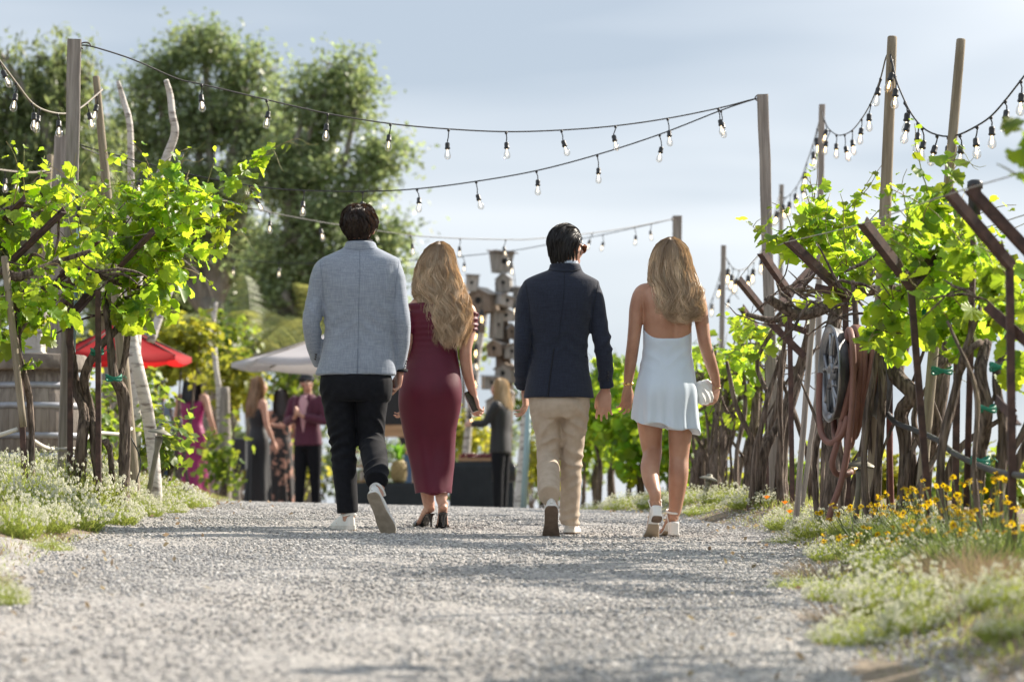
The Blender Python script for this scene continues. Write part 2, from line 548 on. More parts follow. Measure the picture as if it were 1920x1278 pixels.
def gravel_carrier():
    ys = np.arange(6.5, 28, 0.25)
    n = 40
    u = np.linspace(0, 1, n)
    L = np.interp(ys, _ey, _el)[:, None] - 0.16; R = np.interp(ys, _ey, _er)[:, None] + 0.34
    X = L + (R - L) * u[None]; Y = np.repeat(ys[:, None], n, 1)
    V = np.stack([X, Y, gz(X, Y) + 0.018], -1).reshape(-1, 3)
    i = np.arange((len(ys) - 1) * n).reshape(-1, n)[:, :-1].ravel()
    me = from_arrays('gravel', V, np.stack([i, i + 1, i + n + 1, i + n], 1), stone_m)
    a = me.attributes.new('dens', 'FLOAT', 'POINT')
    e = np.minimum(u, 1 - u)[None] * np.ones_like(X)
    # drifts: two wheel lines are packed, the middle and the edges hold more loose stone
    pat = 0.5 + 0.5 * np.clip(pnoise(V * np.array([1, 0.45, 1]), 2.2, 5).reshape(X.shape) * 2.2, -0.9, 1)
    wt = np.exp(-((X + 1.15) / 0.28) ** 2) + np.exp(-((X - 0.55) / 0.28) ** 2)
    pat = np.clip(pat, 0.22, 1) * (1 - 0.25 * wt)
    far = np.clip(1.2 - (Y - 8) / 24, 0.3, 1.2)
    dn = pat * far * np.clip(e / 0.07, 0.05, 1)
    a.data.foreach_set('value', dn.ravel().astype(np.float32))
    o = link('gravel', me)
    scatter_stones(o, 6800, 0.0025, 0.0115, 11)
    return tag(o, 'loose grey gravel stones strewn over the path', 'gravel', kind='stuff')
gravel = gravel_carrier()
# ------------------------------------------------------------------ people: tools
from mathutils.bvhtree import BVHTree
def unit(v):
    v = np.asarray(v, float)
    return v / (np.linalg.norm(v) + 1e-12)

def remeshed(g, name, voxel, smooth=4, fac=0.5):
    me = g.mesh('tmp')
    ob = link('tmp', me)
    md = ob.modifiers.new('r', 'REMESH'); md.mode = 'VOXEL'; md.voxel_size = voxel
    if smooth:
        sm = ob.modifiers.new('s', 'SMOOTH'); sm.factor = fac; sm.iterations = smooth
    dg = bpy.context.evaluated_depsgraph_get()
    m2 = bpy.data.meshes.new_from_object(ob.evaluated_get(dg))
    bpy.data.objects.remove(ob); bpy.data.meshes.remove(me)
    m2.name = name
    m2.polygons.foreach_set('use_smooth', np.ones(len(m2.polygons), bool))
    m2.materials.clear()
    return m2

def get_v(me):
    a = np.empty(len(me.vertices) * 3, np.float32); me.vertices.foreach_get('co', a)
    return a.reshape(-1, 3).astype(float)
def get_n(me):
    a = np.empty(len(me.vertices) * 3, np.float32); me.vertex_normals.foreach_get('vector', a)
    return a.reshape(-1, 3).astype(float)
def set_v(me, v):
    me.vertices.foreach_set('co', np.asarray(v, np.float32).ravel()); me.update()

def bvh_of(me):
    v = get_v(me)
    return BVHTree.FromPolygons(v.tolist(), [tuple(p.vertices) for p in me.polygons])

def put(me, name, parent, m):
    """attach a mesh built in world coordinates to an Empty"""
    me.materials.append(m)
    v = get_v(me) - np.array(parent.location)
    set_v(me, v)
    return link(name, me, parent)

def ellipsoid(g, c, r, R=None, sub=3):
    bm = bmesh.new()
    bmesh.ops.create_icosphere(bm, subdivisions=sub, radius=1.0)
    v = np.array([x.co[:] for x in bm.verts]) * np.array(r)
    f = [tuple(q.index for q in p.verts) for p in bm.faces]
    bm.free()
    if R is not None:
        v = v @ np.array(R).T
    g.add(v + np.array(c), f)

def yawR(deg, pitch=0.0, roll=0.0):
    return np.array(Matrix.Rotation(math.radians(-deg), 3, 'Z') @ Matrix.Rotation(math.radians(pitch), 3, 'X') @ Matrix.Rotation(math.radians(roll), 3, 'Y'))

def head_geo(g, c, R, s=1.0, fem=False):
    """head with face, looking along local +y; c = centre of the cranium"""
    T = lambda p: np.array(c) + R @ (np.array(p) * s)
    ellipsoid(g, T((0, -0.012, 0.012)), np.array((0.073, 0.093, 0.088)) * s, R)
    ellipsoid(g, T((0, 0.03, -0.035)), np.array((0.060, 0.062, 0.078)) * s, R)
    jw = 0.046 if fem else 0.052
    ellipsoid(g, T((0, 0.040, -0.085)), np.array((jw, 0.048, 0.036)) * s, R)
    ellipsoid(g, T((0, 0.076, -0.108)), np.array((0.020, 0.018, 0.016)) * s, R, 2)
    ellipsoid(g, T((0, 0.078, 0.012)), np.array((0.048, 0.016, 0.012)) * s, R, 2)      # brow
    a = T((0, 0.085, 0.004)); b = T((0, 0.112, -0.042))
    g.tube([(*a, 0.009 * s), (*(0.5 * (a + b)), 0.011 * s), (*b, 0.014 * s), (*(b - R @ np.array((0, 0.02, 0.004)) * s), 0.012 * s)], seg=8, step=0.006)
    ellipsoid(g, T((0, 0.089, -0.068)), np.array((0.024, 0.012, 0.006)) * s, R, 2)     # lips
    ellipsoid(g, T((0, 0.087, -0.078)), np.array((0.021, 0.012, 0.007)) * s, R, 2)
    for k in (-1, 1):
        ellipsoid(g, T((k * 0.040, 0.066, -0.030)), np.array((0.022, 0.022, 0.022)) * s, R, 2)   # cheek
        ellipsoid(g, T((k * 0.079, -0.006, -0.022)), np.array((0.007, 0.019, 0.032)) * s, R @ yawR(-k * 22), 2)  # ear

def face_parts(par, c, R, s=1.0):
    T = lambda p: np.array(c) + R @ (np.array(p) * s)
    for k in (-1, 1):
        g = G(); ellipsoid(g, T((k * 0.031, 0.080, -0.006)), np.array((0.011, 0.008, 0.007)) * s, R, 2)
        put(g.mesh('eye'), 'eye', par, mat('eye_white', (0.75, 0.74, 0.72), rough=0.2))
    g = G(); ellipsoid(g, T((0, 0.0935, -0.073)), np.array((0.021, 0.009, 0.008)) * s, R, 2)
    put(g.mesh('mouth'), 'mouth', par, mat('lips', (0.42, 0.15, 0.13), rough=0.45))

def hand_geo(g, wrist, d, thumb, s=1.0, curl=(25, 40, 30), spread=8.0, tcurl=20, thumb_out=38, flip=1):
    """palm, four fingers and a thumb; d runs wrist->knuckles, thumb points to the thumb side, fingers curl towards the palm normal"""
    d = unit(d); t = unit(np.asarray(thumb, float) - d * np.dot(thumb, d)); n = np.cross(d, t) * flip
    w = np.asarray(wrist, float)
    rows = []
    for a, hw, ht in ((-0.025, 0.027, 0.021), (0.0, 0.027, 0.019), (0.03, 0.036, 0.017), (0.065, 0.040, 0.0145), (0.092, 0.037, 0.012)):
        p = w + d * a * s
        rows.append((*p, hw * s, ht * s))
    # ring side axis must follow t, front axis n
    c = crom(np.array(rows), 0.008)
    a_ = np.linspace(0, 2 * np.pi, 16, endpoint=False)
    V = []
    for r in c:
        for q in a_:
            ca, sa = np.cos(q), np.sin(q)
            V.append(r[:3] + t * r[3] * np.sign(ca) * abs(ca) ** 0.75 + n * r[4] * np.sign(sa) * abs(sa) ** 0.75)
    f = []
    for i in range(len(c) - 1):
        for j in range(16):
            k = (j + 1) % 16
            f.append((i * 16 + j, (i + 1) * 16 + j, (i + 1) * 16 + k, i * 16 + k))
    f.append(tuple(range(16))); f.append(tuple((len(c) - 1) * 16 + j for j in range(15, -1, -1)))
    g.add(V, f)
    ax = np.cross(d, n)
    def rot(v, deg):
        v = np.asarray(v, float); th = math.radians(deg)
        k = unit(np.cross(d, n))
        return v * math.cos(th) + np.cross(k, v) * math.sin(th) + k * np.dot(k, v) * (1 - math.cos(th))
    L = ((0.043, 0.026, 0.021), (0.048, 0.030, 0.022), (0.045, 0.028, 0.022), (0.035, 0.021, 0.019))
    for i, off in enumerate((0.030, 0.0105, -0.0095, -0.029)):
        p = w + d * (0.086 - 0.006 * abs(i - 1)) * s + t * off * s
        ang = 0
        dd = unit(d + t * math.tan(math.radians(spread * (1.5 - i))))
        pts = [(*(p - dd * 0.02 * s), 0.0095 * s)]
        pts.append((*p, 0.0095 * s))
        r = 0.0092
        for q in range(3):
            ang += curl[q] * (1 + 0.10 * (i - 1))
            th = math.radians(ang)
            k = unit(np.cross(dd, n))
            v = dd * math.cos(th) + np.cross(k, dd) * math.sin(th)
            p = p + v * L[i][q] * s
            r *= 0.92
            pts.append((*p, r * s))
        g.tube(pts, seg=8, step=0.006, fwd=n)
        ellipsoid(g, p, (r * s,) * 3, None, 1)
    p0 = w + d * 0.012 * s + t * 0.022 * s
    th = math.radians(thumb_out)
    v1 = unit(d * math.cos(th) + t * math.sin(th) + n * 0.25)
    p1 = p0 + v1 * 0.042 * s
    th2 = math.radians(thumb_out - tcurl)
    v2 = unit(d * math.cos(th2) + t * math.sin(th2) + n * 0.35)
    p2 = p1 + v2 * 0.033 * s
    v3 = unit(d * math.cos(th2 * 0.6) + t * math.sin(th2 * 0.6) + n * 0.45)
    p3 = p2 + v3 * 0.026 * s
    g.tube([(*p0, 0.014 * s), (*p1, 0.0115 * s), (*p2, 0.0105 * s), (*p3, 0.008 * s)], seg=8, step=0.006, fwd=n)
    ellipsoid(g, p3, (0.008 * s,) * 3, None, 1)

def ridge(x):
    return 1 - np.abs(np.sin(x)) * 1.6

def creases(V, N, c, axis, rad, amp, freq, seed, skew=0.0, lateral=(1, 0, 0)):
    """sharp little cloth folds round a joint, running across 'axis'"""
    rel = V - np.asarray(c)
    ax = unit(axis)
    m = np.exp(-(np.linalg.norm(rel, axis=1) / rad) ** 2)
    u = rel @ ax + skew * (rel @ unit(lateral)) + 0.022 * pnoise(V, 11, seed)
    k = np.clip(0.25 + 1.25 * pnoise(V * np.array([1, 1, 1.3]), 9, seed + 7, 2), 0, 1)
    return np.clip(amp * 2.3 * k * m * ridge(u * freq * 0.62 + 1.6 * pnoise(V, 7, seed + 1)), -0.011, 0.007)

def line_on(bvh, pts, r, off=0.001, back=True, toward=(0, -1, 0)):
    """thin raised cord laid on a surface; pts are world (x, z) pairs seen from the path side"""
    d = np.array(toward, float)
    out = []
    for x, z in pts:
        o = Vector((x, 0, z)) + Vector(d * 0)
        h = bvh.ray_cast(Vector((x, 2.0, z)), Vector((0, 1, 0)))
        if h[0] is not None:
            out.append((h[0].x, h[0].y - off, h[0].z, r))
    return out

def strands(name, paths, r0, r1, col, m, parent, taper=None):
    """hair as thin three-sided strands; paths (S,K,3), col (S,K,3)"""
    S, K, _ = paths.shape
    t = np.gradient(paths, axis=1); t /= np.linalg.norm(t, axis=2, keepdims=True) + 1e-9
    ref = np.array([0.3, 0.9, 0.2])
    s1 = np.cross(t, ref); s1 /= np.linalg.norm(s1, axis=2, keepdims=True) + 1e-9
    s2 = np.cross(t, s1)
    rr = np.linspace(r0, r1, K)[None, :, None] * np.ones((S, 1, 1))
    ring = []
    for q in range(3):
        a = q * 2.0944
        ring.append(paths + rr * (math.cos(a) * s1 + math.sin(a) * s2))
    V = np.stack(ring, 2).reshape(-1, 3)            # S,K,3ring
    base = (np.arange(S)[:, None] * K + np.arange(K - 1)[None]).ravel() * 3
    fs = []
    for q in range(3):
        k = (q + 1) % 3
        fs.append(np.stack([base + q, base + 3 + q, base + 3 + k, base + k], 1))
    Fq = np.concatenate(fs)
    C = np.repeat(col.reshape(-1, 3), 3, axis=0)
    me = from_arrays(name, V - np.array(parent.location), Fq, m, True, C)
    return link(name, me, parent)

def ribbons(name, paths, width, col, m, parent, seed=0):
    """hair as thin flat ribbons, each rolled at random about its length"""
    S, K, _ = paths.shape
    r = np.random.default_rng(seed)
    t = np.gradient(paths, axis=1); t /= np.linalg.norm(t, axis=2, keepdims=True) + 1e-9
    s1 = np.cross(t, np.array([0.0, 1.0, 0.15])); s1 /= np.linalg.norm(s1, axis=2, keepdims=True) + 1e-9
    s2 = np.cross(t, s1)
    a = r.uniform(-0.9, 0.9, S)[:, None, None]
    sd = s1 * np.cos(a) + s2 * np.sin(a)
    w = width * r.uniform(0.5, 1.3, S)[:, None, None] * np.interp(np.linspace(0, 1, K), [0, 0.1, 0.75, 1], [0.7, 1, 1, 0.25])[None, :, None]
    V = np.stack([paths - sd * w, paths + sd * w], 2).reshape(-1, 3)
    b = (np.arange(S)[:, None] * K + np.arange(K - 1)[None]).ravel() * 2
    Fq = np.stack([b, b + 1, b + 3, b + 2], 1)
    C = np.repeat(col.reshape(-1, 3), 2, axis=0)
    return link(name, from_arrays(name, V - np.array(parent.location), Fq, m, True, C), parent)

def hair_mat(name, rough=0.38, spec=0.6):
    m = mat(name, (0.3, 0.2, 0.1), rough=rough, spec=spec, attr='col', trans=0.22, tcol=(0.5, 0.33, 0.18))
    return m
def hair_mat2(name, tcol, trans, rough=0.35, spec=0.5):
    m = mat(name, (0.3, 0.2, 0.1), rough=rough, spec=spec, attr='col', trans=trans, tcol=tcol)
    return m

def short_hair(par, c, R, radii, n_clump, per, length, lift, flow, base_col, seed, m, wave=0.0, K=9, hl=None, flick=0.0, r0=0.0016, nape=0.22):
    """c head centre, R head rotation; flow(s) gives the local flow vector on the unit sphere of directions"""
    r = np.random.default_rng(seed)
    roots = []
    while len(roots) < n_clump:
        q = r.normal(size=3); q /= np.linalg.norm(q)
        # hairline: low at the nape, high at the forehead
        if q[1] > 0.0:
            lim = -0.05 + 0.75 * q[1]
        else:
            lim = -0.05 + 0.62 * q[1]
        if abs(q[0]) > 0.8 and q[1] > -0.25:
            lim = max(lim, 0.02)
        if abs(q[0]) > 0.70 and -0.42 < q[1] < 0.35 and q[2] < 0.30:
            continue
        if q[2] > lim:
            roots.append(q)
    roots = np.array(roots)
    S = n_clump * per
    u = np.repeat(roots, per, 0) + r.normal(size=(S, 3)) * 0.045
    u /= np.linalg.norm(u, axis=1)[:, None]
    cl = np.repeat(np.arange(n_clump), per)
    lens = np.repeat(length * r.uniform(0.75, 1.25, n_clump), per) * r.uniform(0.85, 1.1, S)
    ph = np.repeat(r.uniform(0, 6.28, n_clump), per)
    dev = np.repeat(r.normal(0, 0.35, n_clump), per)
    lf = np.repeat(lift * r.uniform(0.4, 1.35, n_clump), per)
    paths = np.empty((S, K, 3))
    rad = np.array(radii)
    cur = u.copy()
    hh = np.zeros(S)
    for k in range(K):
        t = k / (K - 1)
        h = lf * (0.35 + 0.9 * np.sin(t * 2.2)) + 0.0025
        fl = flick * np.clip(-cur[:, 2] - 0.15, 0, 1) * t ** 2
        tp = 1 - nape * np.clip(-cur[:, 2:3] + 0.1, 0, 1)
        p = cur * rad[None] * np.concatenate([tp, tp, np.ones_like(tp)], 1) + cur * (h + fl)[:, None]
        paths[:, k] = p
        f = flow(cur)
        f = f - cur * np.sum(f * cur, 1)[:, None]
        f /= np.linalg.norm(f, axis=1)[:, None] + 1e-9
        sd = np.cross(cur, f)
        w = wave * np.sin(t * 9 + ph) + dev * (0.6 if wave else 0.25)
        st = (f + sd * w[:, None]) * (lens / (K - 1) / 0.095)[:, None]
        cur = cur + st
        cur /= np.linalg.norm(cur, axis=1)[:, None]
    paths = paths @ R.T + np.array(c)
    bc = np.array(base_col)
    cc = np.repeat(bc[None] * r.uniform(0.55, 1.5, n_clump)[:, None], per, 0)
    col = np.repeat(cc[:, None], K, 1)
    h = ribbons('hair', paths, r0 * 1.25, col, m, par, seed)
    bm = bmesh.new(); bmesh.ops.create_icosphere(bm, subdivisions=4, radius=1.0)     # dark cap the strands lie on
    kill = [f for f in bm.faces if f.calc_center_median().z < (-0.30 if f.calc_center_median().y < -0.25 else 0.05 + 0.55 * f.calc_center_median().y)]
    bmesh.ops.delete(bm, geom=kill, context='FACES')
    me = bpy.data.meshes.new('scalp'); bm.to_mesh(me); bm.free()
    v = get_v(me) * (rad - 0.001) @ R.T + np.array(c) - np.array(par.location)
    set_v(me, v); me.polygons.foreach_set('use_smooth', [True] * len(me.polygons))
    me.materials.append(mat('scalp_' + m.name, tuple(bc * 0.8), rough=0.7)); link('scalp', me, h)
    return h

def long_hair(par, rows, Yc, n_clump, per, cols, seed, m, wave=0.010, wfreq=26, end_jit=0.05, curl=0.0, K=18, r0=0.0011, amax=125, zend=None, fly=80):
    """rows: (py, xl, xr, dy_centre, half_depth) in photograph pixels at distance Yc, from the crown down"""
    r = np.random.default_rng(seed)
    rr = np.array([(PZ(py, Yc), PX((xl + xr) / 2, Yc), (xr - xl) / 2 * Yc / F, Yc + dy, hd) for py, xl, xr, dy, hd in rows])
    z_top, z_bot = rr[0, 0], rr[-1, 0]
    zs = rr[::-1, 0]
    f = lambda z, k: np.interp(z, zs, rr[::-1, k])
    ncl = n_clump
    phc = r.uniform(-amax, amax, ncl)
    lay = r.uniform(0.62, 1.0, ncl) ** 0.7
    zt = z_top - r.uniform(0, 1, ncl) ** 1.5 * 0.06 * 0
    ze = z_bot + (np.abs(phc) / amax) ** 2 * 0.02 + r.uniform(-0.01, end_jit, ncl)
    lay_len = (1 - lay) * 0.10
    p1 = r.uniform(0, 6.28, ncl); p2 = r.uniform(0, 6.28, ncl)
    wf = wfreq * r.uniform(0.8, 1.25, ncl); wa = wave * r.uniform(0.4, 1.5, ncl)
    S = ncl * per
    rep = lambda a: np.repeat(a, per)
    ph = rep(phc) + r.normal(0, 4.5, S)
    ly = np.minimum(rep(lay) + r.normal(0, 0.03, S), 1.03)
    zE = rep(ze) + r.normal(0, 0.012, S)
    P1 = rep(p1) + r.normal(0, 0.45, S); P2 = rep(p2) + r.normal(0, 0.45, S)
    WF = rep(wf); WA = rep(wa) * r.uniform(0.8, 1.2, S)
    flyaway = np.zeros(S); idx = r.choice(S, fly, replace=False); flyaway[idx] = r.uniform(0.004, 0.03, fly)
    T = np.linspace(0, 1, K)
    paths = np.empty((S, K, 3))
    for k, t in enumerate(T):
        tt = t ** 1.15
        z = z_top - 0.004 + (zE - z_top) * tt
        a = np.radians(ph * (0.25 + 0.75 * min(1, t * 5)))
        w = f(z, 2); d = f(z, 4)
        env = min(1.0, t * 1.4)
        L = np.minimum(ly + 0.12 * (1 - env), 1.0)
        x = f(z, 1) + w * np.sin(a) * L
        low = np.clip((z_top - z - 0.22) / 0.12, 0, 1)          # below the shoulders the hair lies flat on the back
        a = a * (1 - 0.32 * low)
        x = f(z, 1) + w * np.sin(a) / (1 - 0.06 * low) * L
        ca = np.cos(a)
        y = f(z, 3) - d * np.sign(ca) * np.abs(ca) ** (1 - 0.6 * low) * L
        g2 = np.clip((t - 0.12) / 0.5, 0, 1)
        x = x + WA * g2 * np.sin(WF * (z_top - z) + P1) + flyaway * t * np.sin(P2)
        y = y - WA * g2 * 0.8 * np.sin(WF * (z_top - z) + P2) - flyaway * t * 0.3
        if curl:
            q = np.clip((t - 0.70) / 0.30, 0, 1)
            x = x + curl * q * np.sin(9.5 * q + P1)
            z = z + curl * 0.75 * q * (1 - np.cos(8.5 * q + 0.3 * P2)) * 0.8
            y = y - curl * 0.5 * q * np.sin(8 * q + P2)
        paths[:, k, 0] = x; paths[:, k, 1] = y; paths[:, k, 2] = z
    c0, c1, c2 = [np.array(c) for c in cols]      # root, body, highlight
    hlt = rep(np.clip(r.normal(0.45, 0.55, ncl), 0, 1))[:, None, None]
    body = c1 * (1 - hlt) + c2 * hlt
    g = np.clip((T - 0.03) / 0.33, 0, 1)[None, :, None]
    col = (c0 * (1 - g) + body * g) * (rep(r.uniform(0.55, 1.2, ncl)) * r.uniform(0.7, 1.3, S))[:, None, None]
    # under-hair: a closed shape the strands lie on, so no daylight shows through the mass
    g_ = G()
    body_rows = [(x_, yc_ + 0.02, z_, max(w_ * 0.70, 0.006), max(d_ * 0.74, 0.006)) for z_, x_, w_, yc_, d_ in rr[:-1]]
    g_.tube(body_rows, seg=24, step=0.02, fwd=(0, 1, 0), flat=True)
    um = mat('under_' + m.name, tuple(0.6 * (0.5 * c0 + 0.5 * c1)), rough=0.6, bump=0.004, scale=1, bscale=90, stretch=(1, 1, 0.06), c2=tuple(0.45 * c0), lo=0.4, hi=0.6)
    h = ribbons('hair', paths, r0, col, m, par, seed)
    put(g_.mesh('under_hair'), 'under_hair', h, um) if False else None
    me = g_.mesh('under_hair'); me.materials.append(um)
    v = get_v(me) - np.array(par.location); set_v(me, v)
    link('under_hair', me, h)
    return h

# ---- footwear in foot-local coordinates: +y towards the toe, +z up, origin under the heel
def sneaker(par, M4, upper_m, sole_m, s=1.0, tread_m=None):
    T = lambda V: (np.c_[V, np.ones(len(V))] @ np.array(M4).T)[:, :3]
    # y, half width, sole bottom z, sole thickness
    prof = [(-0.004, 0.018), (0.006, 0.030), (0.03, 0.036), (0.07, 0.036), (0.12, 0.037), (0.17, 0.044), (0.21, 0.048), (0.245, 0.044), (0.27, 0.033), (0.284, 0.018)]
    g = G()
    c = crom(np.array([(0, y, 0, hw, hw) for y, hw in prof]), 0.008)
    n = len(c)
    def slab(z0, z1, k0, k1):
        V = []
        for q, (z, kk) in enumerate(((z0, k0), (z1, k1))):
            for r in c: V.append((-r[3] * kk, r[1], z))
            for r in c[::-1]: V.append((r[3] * kk, r[1], z))
        m_ = 2 * n
        fs = [tuple(range(m_ - 1, -1, -1)), tuple(range(m_, 2 * m_))]
        for i in range(m_):
            j = (i + 1) % m_
            fs.append((i, j, m_ + j, m_ + i))
        return np.array(V) * s, fs
    V, f = slab(0.0, 0.006, 0.965, 1.0)
    gt = G(); gt.add(T(V), f)
    V, f = slab(0.0062, 0.028, 1.0, 0.97)
    gs = G(); gs.add(T(V), f)
    # upper: rows (y, halfwidth, height)
    up = [(-0.002, 0.016, 0.062), (0.010, 0.027, 0.070), (0.04, 0.032, 0.070), (0.075, 0.033, 0.072), (0.11, 0.034, 0.078), (0.15, 0.038, 0.064), (0.19, 0.043, 0.046), (0.23, 0.041, 0.036), (0.262, 0.030, 0.028), (0.278, 0.014, 0.018)]
    gu = G()
    u = crom(np.array([(0, y, 0, hw, h) for y, hw, h in up]), 0.008)
    a = np.linspace(0, np.pi, 13)
    V = []
    for r in u:
        for q in a:
            V.append((-math.cos(q) * r[3] * (1 - 0.12 * math.sin(q)), r[1], 0.020 + r[4] * abs(math.sin(q)) ** 0.7))
    fs = []
    for i in range(len(u) - 1):
        for j in range(12):
            fs.append((i * 13 + j, i * 13 + j + 1, (i + 1) * 13 + j + 1, (i + 1) * 13 + j))
    fs.append(tuple(range(12, -1, -1))); fs.append(tuple((len(u) - 1) * 13 + j for j in range(13)))
    gu.add(T(np.array(V) * s), fs)
    sh = put(gu.mesh('shoe'), 'shoe', par, upper_m)
    def sub(g, nm, m):
        me = g.mesh(nm, m, smooth=False); set_v(me, get_v(me) - np.array(par.location)); return link(nm, me, sh)
    sub(gs, 'midsole', sole_m); sub(gt, 'outsole', tread_m or sole_m)
    g = G()                                               # heel tab and padded collar
    V = []
    col = [(-0.030, 0.075, 0.088), (-0.032, 0.035, 0.085), (-0.024, 0.006, 0.088), (0, -0.005, 0.095), (0.024, 0.006, 0.088), (0.032, 0.035, 0.085), (0.030, 0.075, 0.088)]
    pts = T(np.array(col) * s)
    g.tube([(*p, 0.008 * s) for p in pts], seg=8, step=0.01)
    sub(g, 'collar', upper_m)
    g = G(); pt = T(np.array([(0, -0.004, 0.03), (0, -0.006, 0.06), (0, -0.005, 0.09)]) * s)
    g.tube([(*p, 0.010 * s, 0.003 * s) for p in pt], seg=8)
    sub(g, 'heel_tab', upper_m)
    return sh

def foot_frame(heel, toe, up):
    """4x4 with +y from heel to toe, z near 'up'"""
    h = np.asarray(heel, float); y = unit(np.asarray(toe, float) - h)
    z = np.asarray(up, float); z = unit(z - y * np.dot(z, y)); x = np.cross(y, z)
    M = np.eye(4); M[:3, 0] = x; M[:3, 1] = y; M[:3, 2] = z; M[:3, 3] = h
    return M
def fpt(M, p):
    return (np.array(M) @ np.array([*p, 1.0]))[:3]

def foot_geo(g, M, ankle, s=1.0, arch=0.0, ra=0.036):
    """bare foot from the ankle into the toes; arch lifts the heel above the ball"""
    T = lambda p: fpt(M, np.array(p) * s)
    a = np.asarray(ankle)
    g.tube([(*T((0, -0.002, 0.030 + arch)), 0.024 * s), (*T((0, 0.02, 0.045 + arch)), 0.031 * s), (*T((0, 0.075, 0.045 + arch * 0.75)), 0.030 * s),
            (*T((0, 0.135, 0.028 + arch * 0.25)), 0.036 * s, 0.022 * s), (*T((0, 0.19, 0.016)), 0.042 * s, 0.015 * s), (*T((0, 0.235, 0.011)), 0.030 * s, 0.009 * s)], seg=14, step=0.01, fwd=M[:3, 2])
    g.tube([(*a, 0.036 * s), (*(0.4 * a + 0.6 * T((0, 0.03, 0.055 + arch))), 0.034 * s), (*T((0, 0.03, 0.042 + arch)), 0.030 * s)], seg=14, step=0.01)
# ------------------------------------------------------------------ the four walkers
skin_m = mat('skin', (0.57, 0.34, 0.245), (0.47, 0.24, 0.17), scale=10, rough=0.5, sss=0.12, bump=0.0006, bscale=160)
skin_tan = mat('skin_tan', (0.48, 0.265, 0.175), (0.38, 0.19, 0.12), scale=9, rough=0.46, sss=0.12, bump=0.0006, bscale=160)
white_leather = mat('white_leather', (0.78, 0.78, 0.76), (0.70, 0.69, 0.66), scale=9, rough=0.42, bump=0.0008, bscale=120)
white_rubber = mat('white_rubber', (0.74, 0.73, 0.70), (0.6, 0.58, 0.53), scale=30, rough=0.6)
tan_sole = mat('tan_outsole', (0.42, 0.35, 0.27), (0.30, 0.25, 0.19), scale=22, rough=0.8, bump=0.002, bscale=70)
brown_sole = mat('brown_outsole', (0.20, 0.14, 0.10), (0.13, 0.09, 0.065), scale=22, rough=0.8, bump=0.002, bscale=70)

